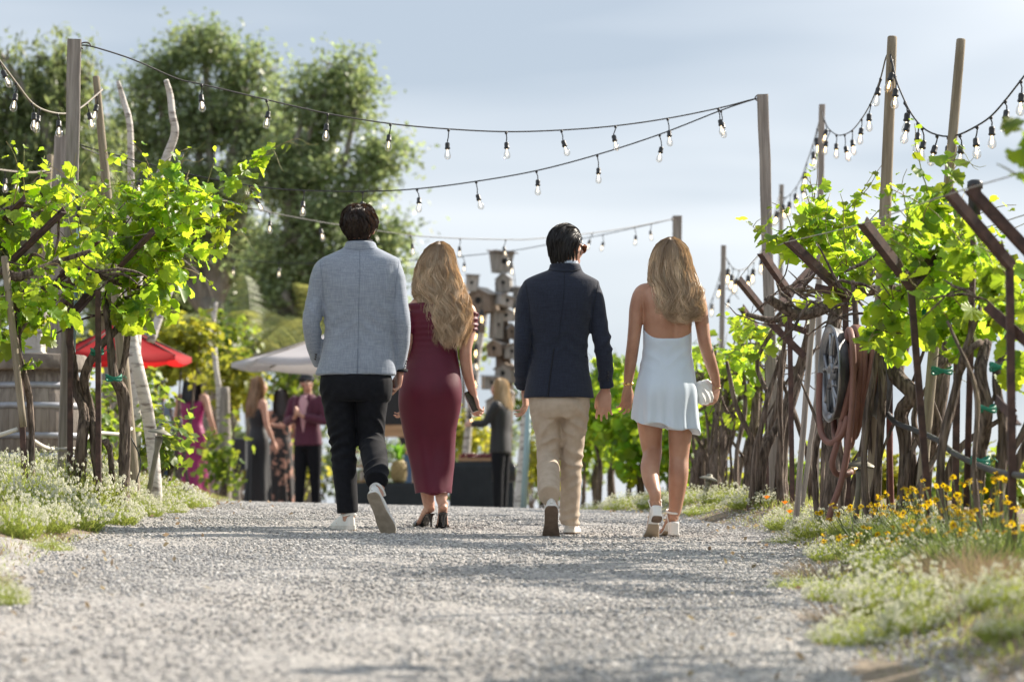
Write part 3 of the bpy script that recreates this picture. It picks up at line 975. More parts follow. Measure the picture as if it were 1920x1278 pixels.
def man(base, Y0, rows, sleeves, legs, head, hair_fn, cloth, trousers, sk, scale, label, seed, extra=None, hands=()):
    """rows: jacket (py, xl, xr, dy, half_depth); sleeves / legs: lists of control rows (px, py, dy, ra, rb)"""
    par = thing('person', label, 'person', base)
    W = lambda r: tuple(P(r[0], r[1], Y0 + r[2])) + tuple(r[3:])
    hc, hR, hs = head
    # body
    g = G()
    head_geo(g, hc, hR, hs)
    neck = np.array(P(*extra['neck'][:2], Y0 + extra['neck'][2]))
    g.tube([(*(hc + hR @ np.array((0, -0.02, -0.05))), 0.058), (*(0.5 * (hc + neck) + hR @ np.array((0, -0.012, -0.02))), 0.057), (*neck, 0.064), (*(neck - np.array((0, 0, 0.05))), 0.08)], seg=16, step=0.012)
    tr = [( (PX((xl + xr) / 2, Y0), Y0 + dy, PZ(py, Y0), (xr - xl) / 2 * Y0 / F * 0.86, hd * 0.84)) for py, xl, xr, dy, hd in rows[1:]]
    g.tube(tr, seg=22, step=0.02, flat=True)
    for sl in sleeves:
        g.tube([W((r[0], r[1], r[2], r[3] * 0.66, r[4] * 0.66)) for r in sl], seg=14, step=0.015)
    for lg in legs:
        g.tube([W((r[0], r[1], r[2], r[3] * 0.78, r[4] * 0.78)) for r in lg['rows'][:-1]] + [tuple(lg['ankle']) + (0.036, 0.036), tuple(lg['ankle'] - lg['M'][:3, 2] * 0.03) + (0.034, 0.034)], seg=14, step=0.015)
        Mf = lg['M'].copy(); Mf[:3, 3] += Mf[:3, 2] * 0.026 + Mf[:3, 1] * 0.012
        foot_geo(g, Mf @ np.diag([0.72, 0.88, 0.60, 1.0]), lg['ankle'], 0.95)
    for h in hands:
        hand_geo(g, *h[:3], **h[3])
    body = remeshed(g, 'body', 0.0062, 3)
    put(body, 'body', par, sk)
    face_parts(par, hc, hR, hs)
    # trousers
    g = G()
    pel = extra['pelvis']
    g.tube([(PX((xl + xr) / 2, Y0), Y0 + dy, PZ(py, Y0), (xr - xl) / 2 * Y0 / F, hd) for py, xl, xr, dy, hd in pel], seg=26, step=0.012, sup=2.2, flat=True)
    for lg in legs:
        g.tube([W(r) for r in lg['rows']], seg=26, step=0.010)
    me = remeshed(g, 'trousers', 0.0078, 4)
    V = get_v(me); N = get_n(me)
    D = 0.0022 * pnoise(V * np.array([1, 1, 0.55]), 14, seed)
    for lg in legs:
        r = [np.array(W(q)[:3]) for q in lg['rows']]
        kn = r[lg['knee']]; ax = unit(r[lg['knee'] + 1] - r[lg['knee'] - 1])
        D += creases(V, N, kn + np.array((0, -0.05, 0)), ax, 0.095, lg.get('kamp', 0.008), 95, seed + 3, 0.35 * lg.get('skew', 1))
        D += creases(V, N, kn + np.array((0, -0.03, -0.10)), ax, 0.10, 0.004, 60, seed + 4, -0.7 * lg.get('skew', 1))
        D += creases(V, N, r[-1] - ax * 0.05, ax, 0.085, 0.0055, 80, seed + 5, 0.4)
        D += creases(V, N, r[1] + np.array((0, -0.09, -0.02)), ax, 0.12, 0.005, 55, seed + 6, 0.9 * lg.get('skew', 1))
    set_v(me, V + N * D[:, None])
    trb = bvh_of(me)
    tro = put(me, 'trousers', par, trousers)
    # jacket
    g = G()
    g.tube([(PX((xl + xr) / 2, Y0), Y0 + dy, PZ(py, Y0), (xr - xl) / 2 * Y0 / F, hd) for py, xl, xr, dy, hd in rows], seg=36, step=0.010, sup=2.25, flat=True)
    for sl in sleeves:
        g.tube([W(r) for r in sl], seg=24, step=0.010)
    me = remeshed(g, 'jacket', 0.0074, 5)
    V = get_v(me); N = get_n(me)
    D = 0.0038 * pnoise(V * np.array([1, 1, 0.7]), 9, seed + 9) + 0.0012 * pnoise(V, 30, seed + 10)
    for k, sl in enumerate(sleeves):
        r = [np.array(W(q)[:3]) for q in sl]
        e = len(r) // 2
        ax = unit(r[-1] - r[0])
        D += creases(V, N, r[e], ax, 0.085, 0.0055, 72, seed + 11 + k, 0.7 * (1 if k else -1))
        D += creases(V, N, r[e] + (r[0] - r[e]) * 0.5, ax, 0.085, 0.003, 48, seed + 15 + k, 1.1 * (-1 if k else 1))
        D += creases(V, N, r[-2], ax, 0.07, 0.004, 60, seed + 19 + k, 0.3)
    xm = PX((rows[0][1] + rows[0][2]) / 2, Y0)
    # drag lines from the back waist and flare folds towards the hem
    zh = PZ(rows[-1][0], Y0); zt = PZ(rows[0][0], Y0)
    t = np.clip((zt - V[:, 2]) / (zt - zh), 0, 1)
    tor = np.exp(-((V[:, 0] - xm) / 0.2) ** 4)
    D += tor * 0.0050 * np.exp(-((t - 0.62) / 0.16) ** 2) * ridge((V[:, 2] * 1.0 + np.abs(V[:, 0] - xm) * 0.75) * 34 + 1.5 * pnoise(V, 6, seed + 21)) * (0.4 + 0.6 * np.clip(pnoise(V, 5, seed + 2), 0, 1))
    D += tor * 0.006 * np.clip((t - 0.6) / 0.4, 0, 1) * np.sin((V[:, 0] - xm) * 34 + seed)
    D *= np.clip(1.15 - N[:, 2] ** 2 * 1.6, 0, 1)
    set_v(me, V + N * D[:, None])
    jb = bvh_of(me)
    jk = put(me, 'jacket', par, cloth)
    seam_m = MATS[cloth.name + '_seam']
    def cord(name, pts, r, parent=None, m=None):
        L = line_on(jb, pts, r)
        if len(L) < 2: return
        g = G(); g.tube(L, seg=6, step=0.01)
        me = g.mesh(name); me.materials.append(m or seam_m)
        set_v(me, get_v(me) - np.array(par.location)); link(name, me, jk)
    for nm, pp, rad in extra['seams']:
        q = crom(np.array([(PX(a, Y0), 0, PZ(b, Y0)) for a, b in pp]), 0.012)
        cord(nm, [(a[0], a[2]) for a in q], rad)
    for (a, b) in extra['buttons']:
        h = jb.ray_cast(Vector((PX(a, Y0), 2.0, PZ(b, Y0))), Vector((0, 1, 0)))
        if h[0] is not None:
            g = G(); ellipsoid(g, np.array(h[0]) - np.array((0, 0.001, 0)), (0.0065, 0.004, 0.0065), None, 1)
            me = g.mesh('cuff_button'); me.materials.append(MATS['button_dark'])
            set_v(me, get_v(me) - np.array(par.location)); link('cuff_button', me, jk)
    hair_fn(par)
    return par, jb

# -- fabrics
def weave(name, c1, c2, seam, rough=0.85, sheen=0.25, scale=70):
    m = bpy.data.materials.new(name); m.use_nodes = True; MATS[name] = m
    nt = m.node_tree; b = nt.nodes['Principled BSDF']
    b.inputs['Roughness'].default_value = rough; b.inputs['Sheen Weight'].default_value = sheen; b.inputs['Specular IOR Level'].default_value = 0.3
    tc = nt.nodes.new('ShaderNodeTexCoord')
    fac = []
    for st in ((1.0, 1.0, 0.08), (0.08, 0.08, 1.0)):
        mp = nt.nodes.new('ShaderNodeMapping'); mp.inputs['Scale'].default_value = st
        nt.links.new(tc.outputs['Object'], mp.inputs['Vector'])
        no = nt.nodes.new('ShaderNodeTexNoise'); no.inputs['Scale'].default_value = scale * 3; no.inputs['Detail'].default_value = 2
        nt.links.new(mp.outputs['Vector'], no.inputs['Vector']); fac.append(no.outputs['Fac'])
    ad = nt.nodes.new('ShaderNodeMath'); ad.operation = 'ADD'
    nt.links.new(fac[0], ad.inputs[0]); nt.links.new(fac[1], ad.inputs[1])
    mr = nt.nodes.new('ShaderNodeMapRange'); mr.inputs['From Min'].default_value = 0.75; mr.inputs['From Max'].default_value = 1.25
    nt.links.new(ad.outputs[0], mr.inputs['Value'])
    mx = nt.nodes.new('ShaderNodeMix'); mx.data_type = 'RGBA'
    mx.inputs[6].default_value = (*c1, 1); mx.inputs[7].default_value = (*c2, 1)
    nt.links.new(mr.outputs['Result'], mx.inputs[0]); nt.links.new(mx.outputs[2], b.inputs['Base Color'])
    bp = nt.nodes.new('ShaderNodeBump'); bp.inputs['Distance'].default_value = 0.0008
    nt.links.new(ad.outputs[0], bp.inputs['Height']); nt.links.new(bp.outputs['Normal'], b.inputs['Normal'])
    mat(name + '_seam', seam, rough=0.9)
    return m
grey_wool = weave('grey_blue_wool', (0.205, 0.240, 0.300), (0.300, 0.345, 0.415), (0.17, 0.205, 0.265))
navy_wool = weave('navy_wool', (0.012, 0.016, 0.030), (0.020, 0.026, 0.046), (0.007, 0.009, 0.016), sheen=0.12)
black_cotton = mat('black_cotton', (0.006, 0.007, 0.010), (0.010, 0.011, 0.015), scale=40, rough=0.85, sheen=0.04, spec=0.2)
khaki = mat('khaki_cotton', (0.49, 0.40, 0.31), (0.43, 0.345, 0.265), scale=25, rough=0.85, bump=0.0006, bscale=200)
mat('button_dark', (0.02, 0.02, 0.025), rough=0.3)

# ---- man in the grey blazer
def build_m1():
    Y0 = 15.7
    bx = PX(665, Y0)
    base = (bx, Y0, gzf(bx, Y0))
    rows = [(453, 649, 703, 0.0, 0.082), (463, 646, 706, 0.0, 0.084), (470, 634, 719, 0, 0.082), (478, 616, 735, 0.0, 0.092), (487, 600, 750, 0, 0.108), (505, 597, 751, -0.005, 0.122), (535, 602, 745, -0.01, 0.132),
            (575, 607, 741, -0.005, 0.132), (615, 608, 738, 0.0, 0.123), (645, 606, 738, 0.0, 0.123), (680, 598, 741, 0.0, 0.135), (704, 590, 744, 0.0, 0.138)]
    right = [(706, 494, 0, 0.035, 0.06), (731, 499, 0, 0.050, 0.074), (741, 520, 0, 0.056, 0.076), (747, 560, 0.0, 0.053, 0.068), (753, 600, -0.01, 0.051, 0.060), (753, 640, 0.02, 0.047, 0.054), (748, 675, 0.05, 0.043, 0.048), (747, 691, 0.06, 0.042, 0.047)]
    left = [(640, 494, 0, 0.035, 0.06), (612, 499, 0, 0.050, 0.074), (601, 520, 0, 0.056, 0.076), (593, 560, 0.0, 0.053, 0.068), (585, 600, -0.02, 0.051, 0.060), (588, 640, 0.03, 0.047, 0.054), (596, 668, 0.10, 0.043, 0.048), (600, 681, 0.13, 0.042, 0.047)]
    # feet
    g0 = gzf(PX(660, Y0), Y0 - 0.05) + 0.018
    hl = np.array((PX(660, Y0), Y0 - 0.06, g0)); M1 = foot_frame(hl, hl + np.array((-0.110, 0.26, 0.0)), (0, 0, 1))
    heel = np.array(P(697, 925, Y0 - 0.42)); toe = np.array(P(730, 1000, Y0 - 0.30))
    M2 = foot_frame(heel, toe, (0.15, 0.85, 0.5))
    a1 = fpt(M1, (0, 0.045, 0.085)); a2 = fpt(M2, (0, 0.045, 0.09))
    lg1 = dict(rows=[(634, 690, 0, 0.098, 0.115), (634, 740, 0.01, 0.094, 0.108), (639, 790, 0.02, 0.082, 0.094), (643, 835, 0.02, 0.072, 0.080), (646, 885, -0.01, 0.068, 0.074), (650, 930, -0.03, 0.061, 0.068), (652, 961, -0.03, 0.058, 0.066)], knee=3, M=M1, ankle=a1, skew=1)
    lg2 = dict(rows=[(699, 690, 0, 0.098, 0.115), (698, 740, 0.00, 0.092, 0.108), (696, 785, 0.02, 0.081, 0.094), (697, 826, 0.03, 0.074, 0.082), (701, 850, -0.10, 0.074, 0.075), (705, 878, -0.25, 0.068, 0.068), (706, 902, -0.35, 0.061, 0.064)], knee=3, M=M2, ankle=a2, kamp=0.013, skew=-1)
    hc = np.array(P(674, 424, Y0 + 0.02)); hR = yawR(4, -3)
    hair_m = hair_mat2('dark_hair', (0.16, 0.08, 0.04), 0.14, 0.46, 0.38)
    def flow(u):
        crown = np.array((0.1, -0.45, 0.89))
        f = u - crown
        f = f + np.array((0, 0, -0.55))
        return f
    def hair(par):
        short_hair(par, hc + hR @ np.array((0, -0.012, 0.008)), hR, (0.081, 0.101, 0.099), 330, 18, 0.052, 0.017, flow, (0.024, 0.015, 0.011), 5, hair_m, wave=0.75)
        g = G(); ellipsoid(g, hc + hR @ np.array((0, -0.014, 0.018)), (0.079, 0.098, 0.092), hR)
    wr = np.array(P(750, 697, Y0 + 0.06))
    hands = [(wr, np.array(P(744, 735, Y0 + 0.05)) - wr, np.array((-0.35, 0.8, 0)), dict(curl=(26, 40, 30), s=1.0, flip=-1, thumb_out=30)),
             (np.array(P(607, 688, Y0 + 0.16)), np.array((0.03, 0.10, -0.12)), np.array((0.2, 0.9, 0.3)), dict(curl=(30, 30, 20), s=1.0))]
    ex = dict(neck=(676, 462, -0.01), pelvis=[(668, 610, 725, 0, 0.108), (692, 607, 729, 0, 0.116), (712, 600, 736, -0.004, 0.136), (738, 600, 736, -0.004, 0.132), (752, 604, 732, 0.0, 0.115)],
              seams=[('back_seam', [(676, 472), (677, 520), (675, 580), (674, 630), (673, 662)], 0.0010), ('vent', [(673, 655), (673, 680), (672, 703)], 0.0030),
                     ('collar_seam', [(648, 467), (662, 469), (676, 470), (690, 469), (704, 467)], 0.0013),
                     ('armhole_seam', [(601, 488), (604, 510), (607, 535), (607, 560)], 0.0012), ('armhole_seam', [(749, 488), (747, 510), (743, 535), (742, 560)], 0.0012)],
              buttons=[(592, 664), (591, 668), (590, 672), (761, 676), (760, 681), (759, 686)])
    par, jb = man(base, Y0, rows, [left, right], [lg1, lg2], (hc, hR, 0.99), hair, grey_wool, black_cotton, skin_m, 1.0,
                  'man in grey blazer and black trousers walking away, white sneaker sole raised', 31, ex, hands)
    sneaker(par, M1, white_leather, white_rubber, 1.0, tan_sole)
    sneaker(par, M2, white_leather, white_rubber, 1.0, tan_sole)
    # black shirt collar above the jacket and shirt cuff
    g = G()
    nk = np.array(P(676, 459, Y0 - 0.004))
    a = np.linspace(math.pi * 1.0, math.pi * 2.0, 16)
    g.tube([(nk[0] + 0.066 * math.cos(q), nk[1] + 0.064 * math.sin(q), nk[2] + 0.012, 0.004, 0.016) for q in a], seg=8, fwd=(0, 0, 1))
    put(g.mesh('shirt_collar'), 'shirt_collar', par, black_cotton)
    g = G(); d = np.array(P(751, 691, Y0 + 0.06)); e = np.array(P(750.5, 695, Y0 + 0.062))
    g.tube([(*d, 0.041, 0.044), (*e, 0.041, 0.044)], seg=18)
    put(g.mesh('shirt_cuff'), 'shirt_cuff', par, black_cotton)
build_m1()

# ---- man in the navy blazer
def build_m2():
    Y0 = 15.8
    bx = PX(1048, Y0)
    base = (bx, Y0, gzf(bx, Y0))
    rows = [(494, 1032, 1087, 0.01, 0.082), (505, 1029, 1091, 0.01, 0.084), (512, 1012, 1096, 0.005, 0.084), (520, 993, 1111, 0.0, 0.094), (528, 982, 1123, 0, 0.106), (545, 979, 1122, -0.005, 0.124), (575, 985, 1114, -0.01, 0.132),
            (615, 995, 1105, -0.005, 0.128), (650, 998, 1102, 0.0, 0.120), (685, 994, 1105, 0.0, 0.125), (720, 986, 1111, 0.0, 0.138), (746, 981, 1115, 0.0, 0.145)]
    right = [(1078, 534, 0, 0.035, 0.06), (1103, 538, 0, 0.050, 0.074), (1113, 558, 0, 0.055, 0.076), (1121, 597, 0.0, 0.052, 0.068), (1129, 640, -0.02, 0.050, 0.060), (1134, 682, 0.0, 0.047, 0.053), (1136, 712, 0.03, 0.043, 0.048), (1137, 727, 0.04, 0.042, 0.047)]
    left = [(1024, 534, 0, 0.035, 0.06), (999, 538, 0, 0.050, 0.074), (989, 558, 0, 0.055, 0.076), (984, 597, 0.0, 0.052, 0.068), (980, 645, -0.02, 0.048, 0.060), (980, 690, 0.03, 0.045, 0.053), (979, 715, 0.09, 0.041, 0.047), (979, 726, 0.11, 0.040, 0.046)]
    heel = np.array(P(1034, 950, Y0 - 0.40)); toe = np.array(P(1033, 1020, Y0 - 0.24))
    M1 = foot_frame(heel, toe, (0.0, 0.8, 0.5))
    g0 = gzf(PX(1068, Y0), Y0 + 0.2) + 0.018
    hl = np.array((PX(1068, Y0), Y0 + 0.10, g0)); M2 = foot_frame(hl, hl + np.array((0.03, 0.28, 0.0)), (0, 0, 1))
    a1 = fpt(M1, (0, 0.045, 0.09)); a2 = fpt(M2, (0, 0.045, 0.085))
    lg1 = dict(rows=[(1020, 735, 0, 0.090, 0.112), (1023, 780, 0.01, 0.082, 0.102), (1028, 820, 0.02, 0.071, 0.088), (1027, 856, 0.02, 0.064, 0.076), (1028, 880, -0.10, 0.063, 0.070), (1029, 905, -0.24, 0.063, 0.066), (1030, 929, -0.36, 0.058, 0.062)], knee=3, M=M1, ankle=a1, kamp=0.012, skew=1)
    lg2 = dict(rows=[(1077, 735, 0, 0.090, 0.112), (1077, 780, 0.02, 0.080, 0.102), (1074, 825, 0.05, 0.067, 0.085), (1071, 868, 0.07, 0.060, 0.074), (1070, 910, 0.08, 0.057, 0.070), (1068, 950, 0.10, 0.056, 0.065), (1068, 983, 0.11, 0.054, 0.062)], knee=3, M=M2, ankle=a2, skew=-1)
    hc = np.array(P(1063, 461, Y0 + 0.02)); hR = yawR(42, -2)
    hair_m = hair_mat2('black_hair', (0.10, 0.06, 0.035), 0.10, 0.40, 0.42)
    B = hR.T
    def flow(u):
        f = np.array((0.0, -1.0, 0.0))[None] * np.clip(0.35 + u[:, 2:3] * 1.2, 0.05, 1.5) + np.array((0, 0, -1.0))[None] * np.clip(0.75 - u[:, 2:3] * 0.9, 0.0, 1.4)
        return f
    def hair(par):
        short_hair(par, hc + hR @ np.array((0, -0.012, 0.006)), hR, (0.081, 0.103, 0.101), 300, 17, 0.115, 0.010, flow, (0.012, 0.011, 0.012), 8, hair_m, wave=0.10, K=11, flick=0.05)
    wr = np.array(P(1135, 732, Y0 + 0.05))
    hands = [(wr, np.array(P(1132, 771, Y0 + 0.06)) - wr, np.array((-0.80, 0.15, 0)), dict(curl=(14, 26, 22), s=1.04, flip=1, thumb_out=30, spread=7.0)),
             (np.array(P(984, 731, Y0 + 0.13)), np.array((0.01, 0.02, -0.14)), np.array((0.3, 0.9, 0)), dict(curl=(25, 35, 25), s=1.0, flip=-1))]
    ex = dict(neck=(1061, 502, 0.0), pelvis=[(710, 1000, 1096, 0, 0.105), (735, 998, 1099, 0, 0.112), (754, 993, 1104, -0.004, 0.130), (772, 994, 1103, -0.004, 0.124), (784, 1000, 1098, 0.0, 0.108)],
              seams=[('back_seam', [(1058, 512), (1056, 560), (1050, 610), (1045, 652)], 0.0010), ('vent', [(1038, 655), (1034, 685), (1030, 715), (1027, 744)], 0.0040),
                     ('collar_seam', [(1029, 507), (1042, 510), (1058, 511), (1075, 510), (1088, 506)], 0.0024),
                     ('armhole_seam', [(985, 528), (988, 550), (992, 575), (993, 600)], 0.0012), ('armhole_seam', [(1121, 528), (1118, 550), (1113, 575), (1111, 600)], 0.0013),
                     ('pocket_flap', [(1096, 668), (1104, 672), (1110, 676)], 0.004)],
              buttons=[(1140, 698), (1140, 703), (1140, 708), (1140, 713)])
    par, jb = man(base, Y0, rows, [left, right], [lg1, lg2], (hc, hR, 0.99), hair, navy_wool, khaki, skin_m, 1.0,
                  'man in navy blazer and khaki trousers with sunglasses, looking aside while walking', 57, ex, hands)
    sneaker(par, M1, white_leather, white_rubber, 1.02, brown_sole)
    sneaker(par, M2, white_leather, white_rubber, 0.98, brown_sole)
    g = G()
    nk = np.array(P(1060, 500, Y0 + 0.004))
    a = np.linspace(math.pi * 0.95, math.pi * 2.05, 18)
    g.tube([(nk[0] + 0.068 * math.cos(q), nk[1] + 0.066 * math.sin(q), nk[2] + 0.014, 0.005, 0.018) for q in a], seg=8, fwd=(0, 0, 1))
    put(g.mesh('shirt_collar'), 'shirt_collar', par, mat('pale_blue_shirt', (0.55, 0.63, 0.76), rough=0.8))
    # sunglasses
    T = lambda p: hc + hR @ np.array(p)
    g = G()
    for k in (-1, 1):
        g.tube([(*T((k * 0.083, -0.004, 0.000)), 0.0035), (*T((k * 0.080, 0.04, 0.002)), 0.0035), (*T((k * 0.072, 0.088, 0.002)), 0.004)], seg=6)
        ring = [T((k * 0.036 + 0.030 * math.cos(q), 0.101 - 0.012 * abs(math.cos(q)), -0.008 + 0.023 * math.sin(q))) for q in np.linspace(0, 2 * np.pi, 17)]
        g.tube([(*p, 0.0042) for p in ring], seg=6)
    g.tube([(*T((-0.01, 0.104, 0.0)), 0.003), (*T((0.01, 0.104, 0.0)), 0.003)], seg=6)
    gl = put(g.mesh('sunglasses'), 'sunglasses', par, mat('tortoiseshell', (0.32, 0.11, 0.03), (0.10, 0.03, 0.01), scale=60, rough=0.2))
    for k in (-1, 1):
        g = G(); ellipsoid(g, T((k * 0.036, 0.096, -0.008)), (0.029, 0.004, 0.022), hR, 2)
        me = g.mesh('lens'); me.materials.append(mat('amber_lens', (0.08, 0.035, 0.015), rough=0.05)); set_v(me, get_v(me) - np.array(par.location)); link('lens', me, gl)
build_m2()
# ---- the two women
burgundy = mat('burgundy_jersey', (0.115, 0.010, 0.029), (0.092, 0.007, 0.023), scale=6, rough=0.52, spec=0.32, sheen=0.05, bump=0.0004, bscale=300)
satin = mat('white_satin', (0.62, 0.71, 0.80), (0.58, 0.67, 0.76), scale=5, rough=0.36, spec=0.5)
def woman(base, Y0, label, head, neck, torso, arms, legs, hands, dress_rows, dress_m, dress_fn, sk, sup=2.1):
    par = thing('person', label, 'person', base)
    W = lambda r: tuple(P(r[0], r[1], Y0 + r[2])) + tuple(r[3:])
    hc, hR, hs = head
    g = G()
    head_geo(g, hc, hR, hs, True)
    nk = np.array(P(neck[0], neck[1], Y0 + neck[2]))
    g.tube([(*(hc + hR @ np.array((0, -0.015, -0.05))), 0.05), (*(0.5 * (hc + nk)), 0.047), (*nk, 0.053), (*(nk - np.array((0, 0, 0.05))), 0.07)], seg=16, step=0.012)
    g.tube([(PX((xl + xr) / 2, Y0), Y0 + dy, PZ(py, Y0), (xr - xl) / 2 * Y0 / F, hd) for py, xl, xr, dy, hd in torso], seg=26, step=0.012, sup=2.2, flat=True)
    for a in arms:
        g.tube([W(r) for r in a], seg=16, step=0.010)
    for lg in legs:
        g.tube([W(r) for r in lg['rows']] + [tuple(lg['ankle']) + (0.032, 0.035)], seg=18, step=0.012)
        foot_geo(g, lg['M'], lg['ankle'], 0.90, lg['arch'])
    for h in hands:
        hand_geo(g, *h[:3], **h[3])
    me = remeshed(g, 'body', 0.0062, 3)
    V = get_v(me); N = get_n(me)
    # spine hollow and shoulder blades
    xm = PX((torso[0][1] + torso[0][2]) / 2, Y0); zt, zb = PZ(torso[0][0], Y0), PZ(torso[-1][0], Y0)
    t = (zt - V[:, 2]) / (zt - zb)
    back = (N[:, 1] < -0.2) * np.exp(-((t - 0.42) / 0.33) ** 4)
    D = -0.006 * back * np.exp(-((V[:, 0] - xm) / 0.018) ** 2)
    for k in (-1, 1):
        D += 0.007 * back * np.exp(-((V[:, 0] - xm - k * 0.075) / 0.035) ** 2 - ((t - 0.30) / 0.10) ** 2)
    set_v(me, V + N * D[:, None])
    bb = bvh_of(me)
    put(me, 'body', par, sk)
    face_parts(par, hc, hR, hs)
    g = G()
    g.tube([(PX((xl + xr) / 2, Y0), Y0 + dy, PZ(py, Y0), (xr - xl) / 2 * Y0 / F, hd) for py, xl, xr, dy, hd in dress_rows], seg=48, step=0.010, sup=sup, flat=True)
    me = remeshed(g, 'dress', 0.0072, 3)
    dress_fn(me)
    db = bvh_of(me)
    put(me, 'dress', par, dress_m)
    return par, bb, db

def build_w1():
    Y0 = 16.3
    bx = PX(812, Y0)
    base = (bx, Y0, gzf(bx, Y0))
    hc = np.array(P(828, 490, Y0 + 0.03)); hR = yawR(14, -2)
    torso = [(560, 775, 872, 0.0, 0.06), (568, 770, 880, -0.005, 0.075), (580, 770, 880, -0.01, 0.078), (600, 776, 868, -0.005, 0.08), (640, 778, 855, 0.0, 0.075), (680, 774, 853, 0, 0.08), (730, 768, 850, 0, 0.085), (760, 772, 848, 0, 0.08)]
    right = [(868, 574, 0, 0.034, 0.04), (880, 585, 0, 0.042, 0.046), (879, 620, -0.01, 0.040, 0.044), (873, 655, -0.03, 0.036, 0.040), (875, 690, 0.0, 0.034, 0.036), (882, 720, 0.05, 0.028, 0.030), (887, 738, 0.08, 0.022, 0.025)]
    left = [(782, 574, 0, 0.034, 0.04), (770, 585, 0, 0.042, 0.046), (764, 625, -0.01, 0.040, 0.044), (760, 660, 0.0, 0.036, 0.040), (758, 695, 0.08, 0.034, 0.036), (758, 722, 0.14, 0.028, 0.03), (758, 738, 0.17, 0.022, 0.025)]
    gl = gzf(PX(805, Y0), Y0 + 0.1) + 0.018
    hl = np.array((PX(808, Y0), Y0 + 0.02, gl)); ML = foot_frame(hl, hl + np.array((-0.085, 0.20, 0)), (0, 0, 1))
    hr = np.array(P(831, 986, Y0 - 0.12)); MR = foot_frame(hr, hr + np.array((-0.01, 0.17, -0.02)), (0, 0, 1))
    aL = fpt(ML, (0, 0.03, 0.135)); aR = fpt(MR, (0, 0.03, 0.14))
    legs = [dict(rows=[(784, 740, 0, 0.082, 0.09), (786, 800, 0.02, 0.072, 0.08), (794, 850, 0.03, 0.055, 0.06), (799, 880, 0.02, 0.050, 0.058), (800, 905, 0.01, 0.046, 0.054), (803, 940, 0.02, 0.034, 0.04)], M=ML, ankle=aL, arch=0.075),
            dict(rows=[(830, 740, 0, 0.082, 0.09), (828, 800, 0.02, 0.072, 0.08), (825, 850, 0.02, 0.055, 0.06), (826, 880, 0.0, 0.048, 0.052), (827, 905, -0.03, 0.044, 0.048), (828, 935, -0.07, 0.034, 0.038)], M=MR, ankle=aR, arch=0.075)]
    wr = np.array(P(888, 742, Y0 + 0.085))
    hands = [(wr, np.array(P(892, 775, Y0 + 0.08)) - wr, np.array((-0.6, 0.55, 0)), dict(s=0.90, curl=(35, 55, 45), flip=1, thumb_out=30)),
             (np.array(P(758, 742, Y0 + 0.18)), np.array((0, 0.03, -0.12)), np.array((0.3, 0.9, 0)), dict(s=0.90, curl=(25, 35, 25), flip=-1))]
    dr = [(569, 766, 884, -0.006, 0.094), (574, 765, 885, -0.008, 0.098), (590, 767, 880, -0.01, 0.104), (610, 770, 872, -0.006, 0.102), (640, 772, 858, 0.0, 0.090), (665, 767, 858, -0.004, 0.096), (695, 757, 863, -0.020, 0.114), (730, 749, 866, -0.034, 0.130), (765, 748, 864, -0.026, 0.122),
          (800, 754, 857, -0.006, 0.108), (840, 762, 852, 0.006, 0.098), (880, 770, 849, -0.01, 0.102), (912, 776, 848, -0.03, 0.110), (926, 778, 848, -0.035, 0.112)]
    def fold(me):
        V = get_v(me); N = get_n(me)
        z = (HY - V[:, 2] / Y0 * F); x = V[:, 0] / Y0 * F + CX
        D = 0.0016 * pnoise(V, 12, 3)
        wst = np.exp(-((z - 628) / 26) ** 2)
        D += 0.0030 * wst * ridge(V[:, 2] * 95 + 1.4 * pnoise(V * np.array([0.5, 0.5, 1]), 9, 5))
        ch = np.exp(-((z - 583) / 12) ** 2); D += 0.003 * ch * np.sin(V[:, 2] * 120 + pnoise(V, 6, 8))
        low = np.clip((z - 800) / 60, 0, 1)
        D += low * 0.011 * ridge((V[:, 2] + 0.62 * V[:, 0]) * 26 + 1.6 * pnoise(V, 5, 9)) * np.clip(0.3 + pnoise(V, 4, 19), 0, 1)
        D += low * 0.008 * np.sin(V[:, 0] * 42 + V[:, 2] * 7 + 1.0)
        # hollow between the calves and under the seat
        D += -0.013 * np.clip((z - 770) / 80, 0, 1) * np.exp(-((x - 812) / 13) ** 2) * (N[:, 1] < 0)
        D += 0.012 * (N[:, 1] < -0.1) * (np.exp(-((x - 783) / 24) ** 2 - ((z - 738) / 30) ** 2) + np.exp(-((x - 834) / 24) ** 2 - ((z - 738) / 30) ** 2))
        set_v(me, V + N * D[:, None])
    par, bb, db = woman(base, Y0, 'woman with long blonde hair in burgundy off-shoulder midi dress, holding a phone', (hc, hR, 0.93), (826, 540, 0), torso, [left, right], legs, hands, dr, burgundy, fold, skin_m)
    # ruched off-shoulder sleeves
    for k, (arm) in enumerate((right, left)):
        g = G()
        g.tube([tuple(P(r[0], r[1], Y0 + r[2])) + (r[3] + 0.011, r[4] + 0.011) for r in arm[1:3]] , seg=22, step=0.006)
        me = remeshed(g, 'sleeve', 0.005, 2)
        V = get_v(me); N = get_n(me)
        set_v(me, V + N * (0.006 * ridge(V[:, 2] * 110 + 2 * pnoise(V, 20, 3)) * np.clip(0.5 + pnoise(V, 30, 4), 0, 1))[:, None])
        put(me, 'sleeve', par, burgundy)
    # heeled mules
    blk = mat('black_patent', (0.012, 0.012, 0.013), rough=0.16, spec=0.6)
